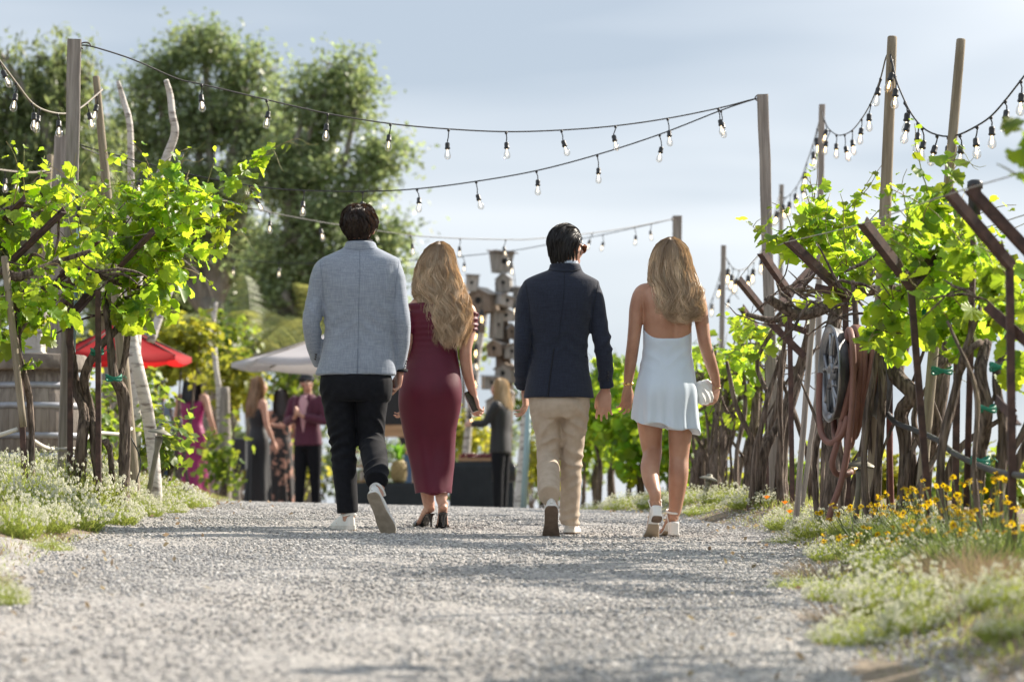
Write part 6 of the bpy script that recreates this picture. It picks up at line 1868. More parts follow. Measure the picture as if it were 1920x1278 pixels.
tree_leaf = mat('tree_leaf', (0.175, 0.225, 0.125), rough=0.34, spec=0.5, trans=0.45, tcol=(0.46, 0.56, 0.22), rnd=0.4)  # leaf colour lightened to stand in for haze over the far trees
pepper_leaf = mat('pepper_leaf', (0.125, 0.165, 0.085), rough=0.42, spec=0.45, trans=0.42, tcol=(0.42, 0.50, 0.18), rnd=0.4)
shrub_leaf = mat('shrub_leaf', (0.085, 0.15, 0.03), rough=0.45, spec=0.45, trans=0.45, tcol=(0.42, 0.52, 0.05), rnd=0.45)
yellow_leaf = mat('yellowing_leaf', (0.16, 0.19, 0.03), rough=0.5, spec=0.4, trans=0.5, tcol=(0.60, 0.58, 0.06), rnd=0.4)
grey_bark = mat('grey_bark', (0.20, 0.18, 0.155), (0.33, 0.30, 0.27), scale=6, stretch=(3, 3, 0.6), rough=0.95, bump=0.01)

tree('tall leafy tree, the highest crown behind the vines', 395, 54, [(385, 95, 70, 44), (300, 160, 62, 52), (460, 150, 62, 52), (375, 230, 120, 70), (240, 270, 58, 75), (500, 250, 70, 62), (300, 360, 110, 80), (450, 360, 110, 80), (250, 460, 90, 70), (420, 470, 130, 75)], 0.30, tree_leaf, grey_bark, leaf=0.125, cl=140, per=42, seed=61, split_py=560)
tree('second tall leafy tree with a pale trunk, behind the man in grey', 545, 50, [(630, 125, 44, 34), (575, 190, 60, 50), (670, 200, 56, 50), (620, 280, 105, 60), (715, 300, 34, 40), (545, 330, 78, 65), (680, 380, 70, 55), (600, 430, 115, 70), (722, 440, 40, 45), (520, 520, 105, 60), (650, 520, 100, 60), (735, 530, 34, 40), (560, 600, 110, 50)], 0.20, tree_leaf, grey_bark, leaf=0.125, cl=140, per=42, seed=62, split_py=520)
tree('weeping pepper tree at the upper left frame edge', 60, 42, [(15, 120, 62, 45), (95, 110, 60, 42), (158, 160, 40, 48), (40, 200, 90, 80), (130, 230, 75, 85), (60, 320, 90, 90), (150, 330, 50, 90), (20, 420, 80, 70)], 0.26, pepper_leaf, grey_bark, leaf=0.15, cl=90, per=80, seed=63, weep=0.85, clr=0.21, split_py=420)
tree('dark tree filling the gap between the pepper tree and the tall tree', 205, 60, [(200, 330, 70, 90), (180, 440, 80, 90), (230, 520, 90, 80), (120, 520, 90, 80)], 0.22, tree_leaf, grey_bark, leaf=0.14, cl=90, per=70, seed=64, split_py=600)
tree('low dark trees behind the palms', 430, 62, [(300, 540, 90, 70), (400, 560, 100, 75), (520, 600, 110, 70), (640, 640, 110, 70), (340, 640, 120, 70), (220, 620, 90, 70), (720, 600, 45, 60)], 0.22, tree_leaf, grey_bark, leaf=0.14, cl=90, per=70, seed=65, split_py=680)

def shrub(label, px, py, Y, rx, ry, n, m, leaf=0.075, seed=0, name='shrub', cat='shrub', stems=6, group='shrubs behind the gathering'):
    r = np.random.default_rng(seed)
    x0 = PX(px, Y); o0 = np.array((x0, Y, gzf(x0, Y)))
    root = thing(name, label, cat, tuple(o0), group=group)
    c = np.array(P(px, py, Y)); R3 = np.array((rx, 0.8 * rx, ry)) * Y / F
    pos = []
    for q in range(stems):
        e = c + r.normal(0, 0.5, 3) * R3
        g = G(); g.tube([(r.normal(0, .08), r.normal(0, .08), -0.05, 0.02), (*(0.5 * (e - o0) + r.normal(0, .06, 3)), 0.014), (*(e - o0), 0.005)], seg=6, step=0.1); g.obj('stem', bark_m, root)
    ncl = max(8, n // 22)
    for q in range(ncl):
        u = r.normal(size=3); u /= np.linalg.norm(u)
        cc = c + u * r.uniform(0.3, 1.0) ** 0.5 * R3
        pos.append(cc + r.normal(0, 0.11, (22, 3)))
    pos = np.concatenate(pos)
    Rm = np.array([leaf_frame(r, unit(p - c)) for p in pos])
    leaf_mass('foliage', root, pos, Rm, leaf * r.uniform(0.6, 1.25, len(pos)), m, o0, seed)
    return root
for k, (px, py, Y, rx, ry, n, m, lab) in enumerate((
    (330, 655, 32, 66, 45, 700, yellow_leaf, 'yellow-green shrub beside the red umbrella'),
    (420, 640, 40, 55, 60, 700, shrub_leaf, 'pale green shrub behind the forked birch pole'),
    (445, 715, 38, 60, 40, 600, yellow_leaf, 'yellowing shrub above the black speaker'),
    (308, 850, 20.0, 24, 54, 170, shrub_leaf, 'thin rose-like bush by the leaning birch trunk'),
    (265, 765, 26, 36, 45, 300, shrub_leaf, 'green shrub behind the leaning birch trunk'),
    (170, 800, 24, 45, 75, 420, shrub_leaf, 'green shrub seen between the left vine trunks'),
    (415, 850, 33.5, 14, 50, 110, shrub_leaf, 'grey-green spiky shrub at the foot of the forked birch pole'),
    (560, 720, 46, 70, 45, 600, shrub_leaf, 'green shrub under the pale umbrella'),
    (660, 760, 44, 70, 60, 600, shrub_leaf, 'green shrub behind the legs of the man in grey'),
    (480, 890, 38.5, 28, 34, 260, yellow_leaf, 'low bright plant under the black speaker'),
    (880, 810, 39, 38, 34, 420, yellow_leaf, 'bright leafy planter behind the buffet table'),
    (870, 640, 44, 22, 40, 260, shrub_leaf, 'climbing greenery left of the birdhouse tower'),
    (1030, 850, 37, 30, 70, 420, yellow_leaf, 'bright vine leaves right of the leaning grey pipe'),
    (1000, 740, 44, 40, 50, 420, shrub_leaf, 'green shrub under the birdhouse tower'),
    (480, 850, 50, 70, 70, 600, tree_leaf, 'dark shrub behind the loudspeaker'),
    (590, 870, 50, 60, 70, 600, tree_leaf, 'dark shrub behind the man in maroon'),
    (680, 870, 50, 60, 70, 600, tree_leaf, 'dark shrub behind the rack of jars'),
    (780, 860, 50, 60, 75, 600, tree_leaf, 'dark shrub behind the menu board'),
    (870, 880, 50, 60, 60, 600, tree_leaf, 'dark shrub behind the buffet table'),
    (960, 870, 50, 60, 70, 600, tree_leaf, 'dark shrub behind the blonde guest'),
    (1060, 880, 48, 60, 60, 600, shrub_leaf, 'green shrub far behind the khaki trousers'),
    (350, 830, 46, 80, 80, 700, tree_leaf, 'dark shrub behind the woman in magenta'),
    (560, 860, 42, 40, 60, 300, yellow_leaf, 'bright shrub between the guests in the background'),
    (100, 660, 30, 80, 40, 360, yellow_leaf, 'sunlit shrub behind the stone urn'),
    (10, 640, 22, 40, 80, 300, shrub_leaf, 'leafy shrub at the left frame edge behind the barrel'))):
    shrub(lab, px, py, Y, rx, ry, n, m, seed=100 + k, leaf=0.062 if Y > 30 else 0.05)
# a lower vine row on the slope beyond the right-hand row
for k in range(12):
    px = 1330 + k * 56
    Y = 30 - k * 0.7 + (k % 3) * 2
    z = 915 + (k % 2) * 12
    shrub('%s low sunlit vine on the slope beyond, counting from the square post' % ('first second third fourth fifth sixth seventh eighth ninth tenth eleventh twelfth'.split()[k]), px, z, Y, 40, 40 + 12 * (k % 3), 240, shrub_leaf if k % 2 else yellow_leaf, seed=140 + k, leaf=0.075, group='vines on the slope beyond the right row', name='grape_vine', cat='grape vine', stems=3)

# palms with arching fronds
frond_m = mat('palm_frond', (0.13, 0.17, 0.06), rough=0.42, spec=0.5, trans=0.35, tcol=(0.42, 0.42, 0.12), rnd=0.35)
def frond_mesh(L, arch, seed):
    r = np.random.default_rng(seed)
    n = 34
    t = np.linspace(0, 1, n)
    ang = 0.95 - arch * t ** 1.3
    d = np.stack([np.cos(ang), np.zeros(n), np.sin(ang)], 1) * L / n
    c = np.cumsum(d, 0)
    g = G(); g.tube([(*p, 0.016 * (1 - 0.8 * q)) for p, q in zip(c, t)], seg=5)
    V = []; fs = []
    for i in range(3, n):
        for k in (-1, 1):
            l = 0.42 * math.sin(math.pi * min(0.98, 0.10 + 0.87 * t[i])) ** 0.6
            tip = c[i] + np.array((0.45 * l, k * 0.8 * l, -0.38 * l + r.normal(0, 0.03)))
            w = np.array((0.011, 0, 0.004))
            m_ = 0.5 * (c[i] + tip) + np.array((0, 0, 0.02))
            b = len(V); V += [c[i] - w, c[i] + w, m_ + w, tip, m_ - w]; fs += [(b, b + 1, b + 2, b + 4), (b + 4, b + 2, b + 3)]
    g.add(V, fs)
    return g.mesh('frond', frond_m)
FRONDS = [frond_mesh(2.3, 1.7, 1), frond_mesh(2.0, 2.3, 2), frond_mesh(2.5, 1.3, 3), frond_mesh(1.9, 2.7, 4)]
def palm(label, px, py, Y, n, s, seed):
    r = np.random.default_rng(seed)
    x0 = PX(px, Y); z0 = gzf(x0, Y); zt = PZ(py, Y)
    root = thing('palm', label, 'palm', (x0, Y, z0), group='palms behind the pale umbrella')
    g = G(); g.tube([(0, 0, -0.1, 0.13), (0.03, 0, (zt - z0) / 2, 0.11), (0, 0, zt - z0, 0.09)], seg=10, step=0.06, lump=0.12, lseed=seed); g.obj('trunk', grey_bark, root)
    for k in range(n):
        o = link('frond', FRONDS[k % 4], root, (0, 0, zt - z0 - 0.05))
        o.rotation_euler = (r.normal(0, 0.12), r.uniform(-0.45, 0.35), k * 6.283 / n * 2.4 + r.normal(0, 0.2)); o.scale = (s * r.uniform(0.8, 1.15),) * 3
palm('arching palm left of the pale umbrella', 470, 660, 43, 17, 0.78, 1)
palm('arching palm behind the pale umbrella', 585, 655, 46, 17, 0.85, 2)
palm('smaller drooping palm near the forked birch pole', 385, 675, 45, 13, 0.62, 3)

# ------------------------------------------------------------------ umbrellas
def umbrella(label, px, py_top, py_edge, Y, R, m, sides=8, rot=0.2, tilt=0.0, strut=None):
    x0 = PX(px, Y); z0 = gzf(x0, Y); zt = PZ(py_top, Y); ze = PZ(py_edge, Y)
    root = thing('patio_umbrella', label, 'umbrella', (x0, Y, z0))
    g = G(); g.lathe([(0.024, 0.0), (0.024, zt - z0 + 0.02)], 12); g.obj('pole', pole_wood, root)
    n = 7
    for k in range(sides):
        a0, a1 = rot + k * 2 * math.pi / sides, rot + (k + 1) * 2 * math.pi / sides
        V = []; fs = []
        for i in range(n):
            t = i / (n - 1)
            for j in range(5):
                q = j / 4; p = np.array((math.cos(a0), math.sin(a0))) * (1 - q) + np.array((math.cos(a1), math.sin(a1))) * q
                sag = -0.035 * math.sin(math.pi * q) * t - 0.06 * math.sin(math.pi * t) * 0.5
                V.append((*(p * R * t), (zt - z0) + (ze - zt) * t + sag))
        for i in range(n - 1):
            for j in range(4):
                fs.append((i * 5 + j, i * 5 + j + 1, (i + 1) * 5 + j + 1, (i + 1) * 5 + j))
        b = len(V)
        for j in range(5): V.append((V[(n - 1) * 5 + j][0], V[(n - 1) * 5 + j][1], V[(n - 1) * 5 + j][2] - 0.05))
        for j in range(4): fs.append(((n - 1) * 5 + j, (n - 1) * 5 + j + 1, b + j + 1, b + j))
        G().add(V, fs).obj('panel', m, root)
        g = G(); e = np.array((math.cos(a0) * R, math.sin(a0) * R, ze - z0 - 0.012)); h = np.array((0, 0, zt - z0 - 0.04))
        g.tube([(*h, 0.012), (*e, 0.010)], seg=6); rb = g.obj('rib', strut or pole_wood, root)
        g = G(); mid = 0.5 * (e + h) - np.array((0, 0, 0.01)); g.tube([(*mid, 0.010), (0, 0, zt - z0 - 0.45, 0.012)], seg=6); g.obj('strut', strut or pole_wood, rb)
    g = G(); g.lathe([(0.03, zt - z0), (0.035, zt - z0 + 0.03), (0.012, zt - z0 + 0.08)], 10); g.obj('finial', pole_wood, root)
umbrella('red patio umbrella with wooden ribs behind the left vines', 225, 600, 668, 27, 0.68, mat('red_canvas', (0.42, 0.012, 0.018), (0.36, 0.01, 0.015), scale=4, rough=0.8, trans=0.35, tcol=(0.75, 0.03, 0.03)), strut=rust_m)
umbrella('pale grey patio umbrella behind the man in grey', 640, 614, 680, 33, 1.28, mat('grey_canvas', (0.52, 0.50, 0.52), (0.48, 0.46, 0.48), scale=4, rough=0.85, trans=0.2, tcol=(0.6, 0.58, 0.58)), rot=math.pi / 8 * 0)

# ------------------------------------------------------------------ barrel, urn
def barrel():
    Y = 19.4; x0 = PX(68, Y); z0 = gzf(x0, Y); s = Y / F
    H = PZ(690, Y) - z0
    root = thing('wine_barrel', 'grey weathered wine barrel with metal hoops under the stone urn', 'barrel', (x0, Y, z0))
    wm = mat('barrel_wood', (0.15, 0.125, 0.105), (0.28, 0.245, 0.215), scale=10, stretch=(3, 3, 0.3), rough=0.9, bump=0.004, bscale=30, rnd=0.22)
    hm = mat('galvanised_hoop', (0.36, 0.38, 0.42), (0.28, 0.29, 0.32), scale=12, rough=0.55, metal=0.5)
    n = 22; rad = lambda t: 0.262 + 0.068 * math.sin(math.pi * t)
    g = G(); V = []; fs = []; hw = math.pi / n * 0.985
    for i in range(13):
        t = i / 12
        for (a, k) in ((-hw, 1.0), (0, 1.006), (hw, 1.0), (hw, 0.92), (-hw, 0.92)):
            V.append((rad(t) * k * math.sin(a), -rad(t) * k * math.cos(a), t * H))
    for i in range(12):
        for j in range(5): fs.append((i * 5 + j, i * 5 + (j + 1) % 5, (i + 1) * 5 + (j + 1) % 5, (i + 1) * 5 + j))
    fs += [(4, 3, 2, 1, 0), tuple(60 + j for j in range(5))]
    g.add(V, fs); me = g.mesh('stave', wm, False)
    for k in range(n):
        o = link('stave', me, root); o.rotation_euler = (0, 0, k * 2 * math.pi / n)
    for t in (0.17, 0.36, 0.64, 0.83):
        g = G(); w = 0.028
        g.lathe([(rad(t - w) + 0.001, (t - w) * H), (rad(t - w) + 0.006, (t - w) * H), (rad(t + w) + 0.006, (t + w) * H), (rad(t + w) + 0.001, (t + w) * H)], 44); g.obj('hoop', hm, root)
    g = G(); g.lathe([(0.26, H * 0.97), (0.34, H * 0.972), (0.345, H * 0.985), (0.345, H + 0.075), (0.335, H + 0.085), (0.05, H + 0.087)], 44); g.obj('lid', mat('lid_wood', (0.12, 0.10, 0.085), (0.24, 0.21, 0.18), scale=6, stretch=(0.6, 4, 2), rough=0.9, bump=0.004), root)
    return H + 0.087 + z0
ztop = barrel()
def urn():
    Y = 19.4; x0 = PX(54, Y)
    stone = mat('cast_stone', (0.38, 0.36, 0.335), (0.52, 0.50, 0.47), scale=9, rough=0.9, bump=0.004, bscale=40)
    root = thing('stone_urn', 'cast stone garden urn on a square plinth atop the barrel', 'urn', (x0, Y, ztop))
    g = G(); g.box((0, 0, 0.075), (0.20, 0.20, 0.15)); g.box((0, 0, 0.161), (0.225, 0.225, 0.022)); g.box((0, 0, 0.011), (0.225, 0.225, 0.022))
    o = g.obj('plinth', stone, root, smooth=False); bv = o.modifiers.new('b', 'BEVEL'); bv.width = 0.005
    g = G(); g.lathe([(0.085, 0.173), (0.08, 0.19), (0.045, 0.205), (0.04, 0.225), (0.055, 0.235), (0.10, 0.255), (0.135, 0.30), (0.145, 0.36), (0.125, 0.40), (0.12, 0.43), (0.16, 0.455), (0.165, 0.47), (0.14, 0.475), (0.12, 0.44)], 28); g.obj('bowl', stone, root)
    g = G(); g.box((0, -0.102, 0.08), (0.13, 0.006, 0.08)); g.obj('panel', stone, root, smooth=False)
urn()

# ------------------------------------------------------------------ birdhouse tower
def birdhouses():
    Y = 37; x0 = PX(943, Y); z0 = gzf(x0, Y)
    root = thing('birdhouse_tower', 'tower of many weathered wooden birdhouses stacked on a trunk', 'birdhouse tower', (x0, Y, z0))
    g = G(); g.tube([(0, 0, -0.1, 0.12), (0.02, 0, 1.2, 0.11), (-0.02, 0, 3.1, 0.08)], seg=12, step=0.1, lump=0.1, lseed=2); g.obj('trunk', bark_m, root)
    bw = [mat('birdhouse_wood_%s' % n, c1, c2, scale=9, stretch=(3, 3, 0.5), rough=0.9, bump=0.004) for n, c1, c2 in (('grey', (0.20, 0.185, 0.165), (0.32, 0.30, 0.27)), ('brown', (0.15, 0.115, 0.085), (0.24, 0.19, 0.15)), ('pale', (0.33, 0.31, 0.28), (0.46, 0.43, 0.40)))]
    dark = mat('hole_dark', (0.012, 0.011, 0.01), rough=0.9)
    tin = mat('tin_roof', (0.40, 0.42, 0.45), (0.30, 0.30, 0.31), scale=7, rough=0.5, metal=0.4)
    s = Y / F
    H = [(940, 492, 40, 40, 3, 0, 'taper'), (946, 532, 26, 36, -4, 0, 'gable'), (886, 533, 22, 32, 4, 2, 'shed'), (906, 566, 46, 46, -6, 1, 'gable'), (946, 566, 26, 22, 14, 2, 'shed'), (952, 592, 24, 22, 0, 2, 'gable'), (931, 610, 20, 54, 3, 0, 'shed'), (957, 622, 18, 28, -3, 1, 'gable'),
         (960, 660, 26, 28, 5, 0, 'gable'), (932, 654, 30, 30, -5, 1, 'gable'), (974, 560, 22, 44, 4, 0, 'shed'), (985, 600, 28, 36, -4, 2, 'gable'), (980, 645, 26, 34, 3, 1, 'gable'), (918, 718, 24, 26, 0, 0, 'shed'), (950, 700, 34, 36, 2, 0, 'gable'), (984, 690, 26, 34, -3, 1, 'shed'), (900, 610, 20, 30, 3, 1, 'gable'), (948, 745, 30, 36, 0, 1, 'gable'), (925, 760, 24, 30, 5, 2, 'gable')]
    r = np.random.default_rng(5)
    for k, (px, py, w, h, rot, mi, kind) in enumerate(H):
        W, Hh = w * s, h * s; D = W * 0.9
        dy = -0.16 + r.uniform(-0.1, 0.12)
        g = G()
        if kind == 'taper':
            V = [(-W * .32, -D / 2, -Hh / 2), (W * .32, -D / 2, -Hh / 2), (W * .32, D / 2, -Hh / 2), (-W * .32, D / 2, -Hh / 2), (-W / 2, -D / 2, Hh / 2), (W / 2, -D / 2, Hh / 2), (W / 2, D / 2, Hh / 2), (-W / 2, D / 2, Hh / 2)]
            g.add(V, [(0, 3, 2, 1), (4, 5, 6, 7), (0, 1, 5, 4), (1, 2, 6, 5), (2, 3, 7, 6), (3, 0, 4, 7)])
        elif kind == 'gable':
            e = Hh / 2 * 0.4
            V = [(-W / 2, -D / 2, -Hh / 2), (W / 2, -D / 2, -Hh / 2), (W / 2, D / 2, -Hh / 2), (-W / 2, D / 2, -Hh / 2), (-W / 2, -D / 2, e), (W / 2, -D / 2, e), (W / 2, D / 2, e), (-W / 2, D / 2, e), (0, -D / 2, Hh / 2), (0, D / 2, Hh / 2)]
            g.add(V, [(0, 3, 2, 1), (0, 1, 5, 8, 4), (1, 2, 6, 5), (2, 3, 7, 9, 6), (3, 0, 4, 7), (5, 6, 9, 8), (7, 4, 8, 9)])
        else:
            g.box((0, 0, -0.02 * Hh), (W, D, Hh * 0.94))
        o = g.obj('birdhouse', bw[mi], root, smooth=False, loc=(PX(px, Y) - x0, dy, PZ(py, Y) - z0)); o.rotation_euler = (0, math.radians(rot), r.uniform(-0.5, 0.5))
        g = G()
        if kind == 'gable':
            sl = math.atan2(Hh / 2 - Hh / 2 * 0.4, W / 2); ln = math.hypot(W / 2, Hh * 0.3) * 1.25
            for q in (-1, 1):
                R = np.array(Matrix.Rotation(q * sl, 3, 'Y'))
                g.box((q * W * 0.27, 0, Hh * 0.36), (ln, D * 1.25, 0.012), R)
        else:
            g.box((0, -0.02, Hh / 2 - 0.01), (W * 1.2, D * 1.25, 0.016), np.array(Matrix.Rotation(0.12, 3, 'X')))
        g.obj('roof', tin if k % 3 == 1 else bw[(mi + 1) % 3], o, smooth=False)
        g = G(); a = np.linspace(0, 2 * math.pi, 14, endpoint=False); rr = W * 0.14
        V = [(rr * math.cos(q), -D / 2 - 0.003, rr * math.sin(q)) for q in a] + [(rr * math.cos(q), -D / 2 + 0.01, rr * math.sin(q)) for q in a]
        g.add(V, [tuple(range(13, -1, -1))] + [(i, (i + 1) % 14, 14 + (i + 1) % 14, 14 + i) for i in range(14)]); g.obj('hole', dark, o, smooth=False)
        g = G(); g.tube([(0, -D / 2, -rr * 1.7, 0.006), (0, -D / 2 - 0.06, -rr * 1.7, 0.006)], seg=6); g.obj('perch', bw[1], o)
birdhouses()
string_lights('string of bulbs wound down a bare branch left of the birdhouse tower', [(905, 560), (898, 600), (892, 640), (888, 690), (884, 740), (880, 790)], [(903, 575), (897, 608), (893, 640), (890, 668), (887, 700), (884, 735), (882, 770)], 36.5, 37, lit=True, drop=5, bs=1.4, seed=30)
string_lights('string of bulbs wound down the birdhouse trunk', [(958, 480), (966, 530), (968, 600), (970, 680), (978, 730)], [(960, 492), (967, 560), (968, 610), (970, 670)], 36.5, 36.6, drop=4, bs=1.2, seed=31)
birch([(915, 560), (900, 640), (888, 720), (878, 800), (868, 950)], 37.5, [0.03, 0.04, 0.05, 0.05, 0.06], 'bare pale branch left of the birdhouse tower')

# ------------------------------------------------------------------ buffet table and what stands on it
def table(label, xl, xr, py, Y, D=0.75):
    x0 = (PX(xl, Y) + PX(xr, Y)) / 2; W = PX(xr, Y) - PX(xl, Y); z0 = gzf(x0, Y); H = PZ(py, Y) - z0
    root = thing('buffet_table', label, 'table', (x0, Y, z0))
    cl = mat('black_tablecloth', (0.012, 0.017, 0.022), (0.018, 0.024, 0.030), scale=6, rough=0.8, sheen=0.2)
    g = G(); g.box((0, D / 2, H - 0.02), (W, D, 0.03)); g.obj('table_top', old_wood, root, smooth=False)
    # draped cloth: rounded rectangle, pleated towards the floor
    per = []
    n = 120
    for i in range(n):
        a = i / n * 2 * math.pi
        ca, sa = math.cos(a), math.sin(a)
        k = 1 / max(abs(ca), abs(sa))
        per.append((ca * k * W / 2, sa * k * D / 2 + D / 2))
    per = np.array(per); c = np.array((0, D / 2))
    V = []; fs = []
    for i, t in enumerate((0, 0.0, 0.12, 0.35, 0.6, 0.85, 1.0)):
        for j in range(n):
            q = 0.96 if i == 0 else 1.012 + 0.035 * t + 0.022 * t * math.sin(j * 0.95) + 0.012 * t * math.sin(j * 2.3 + 1)
            p = c + (per[j] - c) * q
            V.append((p[0], p[1], H + 0.004 - t * H * 0.985))
    for i in range(6):
        for j in range(n): fs.append((i * n + j, i * n + (j + 1) % n, (i + 1) * n + (j + 1) % n, (i + 1) * n + j))
    fs.append(tuple(range(n)))
    G().add(V, fs).obj('tablecloth', cl, root)
    for q in (-1, 1):
        for d in (0.08, D - 0.08):
            g = G(); g.tube([(q * W * 0.42, d, 0, 0.02), (q * W * 0.42, d, H - 0.03, 0.02)], seg=8); g.obj('leg', rust_m, root)
    return z0 + H + 0.006
zt1 = table('black-draped buffet table between the woman in burgundy and man in navy', 846, 962, 866, 36)
zt2 = table('black-draped table seen behind the legs of the man in grey', 632, 800, 905, 34.5)
# tray of dark red fruit
def tray():
    Y = 36.3; x0 = PX(893, Y)
    root = thing('fruit_tray', 'wooden tray heaped with dark red cherries on the black table', 'tray', (x0, Y, zt1))
    W = 0.42
    g = G(); g.box((0, 0, 0.008), (W, 0.34, 0.014)); g.obj('base', old_wood, root, smooth=False)
    wm = mat('crate_wood', (0.42, 0.25, 0.13), (0.52, 0.33, 0.19), scale=9, stretch=(0.4, 3, 3), rough=0.8)
    for (c, s_) in (((0, 0.18, 0.06), (W + 0.04, 0.014, 0.10)), ((0, -0.18, 0.03), (W + 0.04, 0.014, 0.04)), ((W / 2 + 0.013, 0, 0.035), (0.014, 0.34, 0.05)), ((-W / 2 - 0.013, 0, 0.035), (0.014, 0.34, 0.05))):
        g = G(); g.box(c, s_); g.obj('side', wm, root, smooth=False)
    r = np.random.default_rng(4); cm = mat('cherry', (0.10, 0.006, 0.010), rough=0.18, spec=0.6)
    g = G(); ellipsoid(g, (0, 0, 0), (0.021, 0.021, 0.020), None, 2); me = g.mesh('cherry', cm)
    for k in range(90):
        link('cherry', me, root, (r.uniform(-0.19, 0.19), r.uniform(-0.15, 0.15), 0.035 + 0.03 * (k % 3)))
tray()
# planters shaped like pineapples
def pineapple(label, px, py_base, Y, z, s, seed):
    r = np.random.default_rng(seed)
    root = thing('pineapple_plant', label, 'plant pot', (PX(px, Y), Y, z), group='pineapples on the far table')
    pm = mat('pineapple_skin', (0.28, 0.20, 0.08), (0.42, 0.33, 0.16), scale=20, rough=0.6)
    g = G(); g.lathe([(0.05 * s, 0), (0.085 * s, 0.03 * s), (0.10 * s, 0.12 * s), (0.095 * s, 0.22 * s), (0.06 * s, 0.29 * s)], 18)
    g.obj('body', pm, root)
    g = G(); V, fs = [], []
    ellipsoid(g, (0, 0, 0), (0.016 * s, 0.010 * s, 0.016 * s), None, 1); me = g.mesh('scale', pm)
    for i in range(7):
        for j in range(11):
            t = (i + 0.5) / 7; a = (j + 0.5 * (i % 2)) * 2 * math.pi / 11; rr = (0.085 + 0.018 * math.sin(math.pi * t)) * s
            o = link('scale', me, root, (rr * math.sin(a), -rr * math.cos(a), (0.03 + 0.24 * t) * s)); o.rotation_euler = (0, 0, a)
    lm = mat('pineapple_leaf', (0.10, 0.26, 0.03), rough=0.45, trans=0.4, tcol=(0.30, 0.60, 0.05), rnd=0.3)
    for k in range(20):
        a = k * 2.4; l = (0.34 - 0.008 * k) * s; o_ = 0.9 - 0.035 * k
        p0 = np.array((0, 0, 0.27 * s + 0.004 * k * s)); d = np.array((math.cos(a) * o_, math.sin(a) * o_, 1.0)); d = unit(d); sd = unit(np.cross(d, (0, 0, 1)))
        V = [p0 - sd * 0.022 * s, p0 + sd * 0.022 * s, p0 + d * l * 0.55 + sd * 0.026 * s, p0 + d * l + np.array((math.cos(a), math.sin(a), -0.5)) * 0.07 * s, p0 + d * l * 0.55 - sd * 0.026 * s]
        G().add(V, [(0, 1, 2, 4), (4, 2, 3)]).obj('leaf', lm, root, smooth=False)
pineapple('pineapple with tall green crown on the table between the walking couple', 748, 900, 34.8, zt2, 0.95, 1)
pineapple('pineapple nearer the legs of the man in grey, half hidden', 700, 905, 34.9, zt2, 0.75, 2)
# wooden rack with pale jars seen between the trousers
def rack():
    Y = 35.1; root = thing('wooden_rack', 'small wooden rack of pale jars between the grey-blazer man\'s legs', 'rack', (PX(672, Y), Y, zt2))
    wm = MATS['crate_wood']
    for z in (0.02, 0.20, 0.38):
        g = G(); g.box((0, 0, z), (0.56, 0.22, 0.02)); g.obj('shelf', wm, root, smooth=False)
    for q in (-1, 1):
        g = G(); g.box((q * 0.29, 0, 0.20), (0.02, 0.22, 0.40)); g.obj('side', wm, root, smooth=False)
    g = G(); g.lathe([(0.03, 0), (0.034, 0.02), (0.034, 0.09), (0.024, 0.11), (0.024, 0.12)], 14); me = g.mesh('jar', mat('white_jar', (0.7, 0.69, 0.66), rough=0.3))
    for z in (0.031, 0.211):
        for k in range(6):
            o = link('jar', me, None, (PX(672, Y) - 0.22 + 0.088 * k, Y, zt2 + z)); tag(o, '%s small pale jar from the wooden rack end, %s shelf' % ('first second third fourth fifth sixth'.split()[k], 'lower' if z < 0.1 else 'upper'), 'jar', 'jars on the wooden rack')
rack()
# dark board in a wooden frame behind the pineapples
def board():
    Y = 37.5; x0 = PX(742, Y); z0 = gzf(x0, Y)
    root = thing('menu_board', 'dark board in a wooden frame behind the pineapple', 'board', (x0, Y, z0))
    zc = PZ(765, Y) - z0
    for (cx, w, z, h) in ((-0.20, 0.06, zc, 0.62), (0.24, 0.06, zc, 0.62), (0.02, 0.5, zc + 0.28, 0.06), (0.02, 0.5, zc - 0.30, 0.16)):
        g = G(); g.box((cx, 0, z), (w, 0.04, h)); g.obj('frame', MATS['crate_wood'], root, smooth=False)
    g = G(); g.box((0.02, 0.01, zc), (0.42, 0.02, 0.52)); g.obj('panel', mat('dark_board', (0.02, 0.02, 0.022), rough=0.7), root, smooth=False)
    for q in (-1, 1):
        g = G(); g.box((0.02 + 0.22 * q, 0.05, zc / 2), (0.05, 0.04, zc)); g.obj('leg', MATS['crate_wood'], root, smooth=False)
board()
# loudspeaker on a post
def speaker():
    Y = 36; x0 = PX(444, Y); z0 = gzf(x0, Y)
    root = thing('loudspeaker', 'dark loudspeaker box on a wooden stump beside the woman in black', 'loudspeaker', (x0, Y, z0))
    zc = PZ(851, Y) - z0
    bm_ = mat('speaker_grey', (0.045, 0.05, 0.058), rough=0.6)
    g = G(); g.box((0, 0, zc), (0.25, 0.24, 0.40)); o = g.obj('cabinet', bm_, root, smooth=False); bv = o.modifiers.new('b', 'BEVEL'); bv.width = 0.015; bv.segments = 2
    g = G(); g.box((0, -0.122, zc), (0.21, 0.008, 0.36)); g.obj('grille', mat('speaker_grille', (0.03, 0.033, 0.038), rough=0.8), root, smooth=False)
    g = G(); g.tube([(0, 0, 0, 0.05), (0, 0, zc - 0.2, 0.045)], seg=10); g.obj('stand', grey_bark, root)
speaker()
post('tree_stump_post', (422, 725), (418, 960), 34, 0.11, 'grey wooden post left of the loudspeaker', 'post', False, m=grey_bark, wb=0.2)
g = G(); ellipsoid(g, (0, 0, 0.05), (0.10, 0.08, 0.085), None, 2)
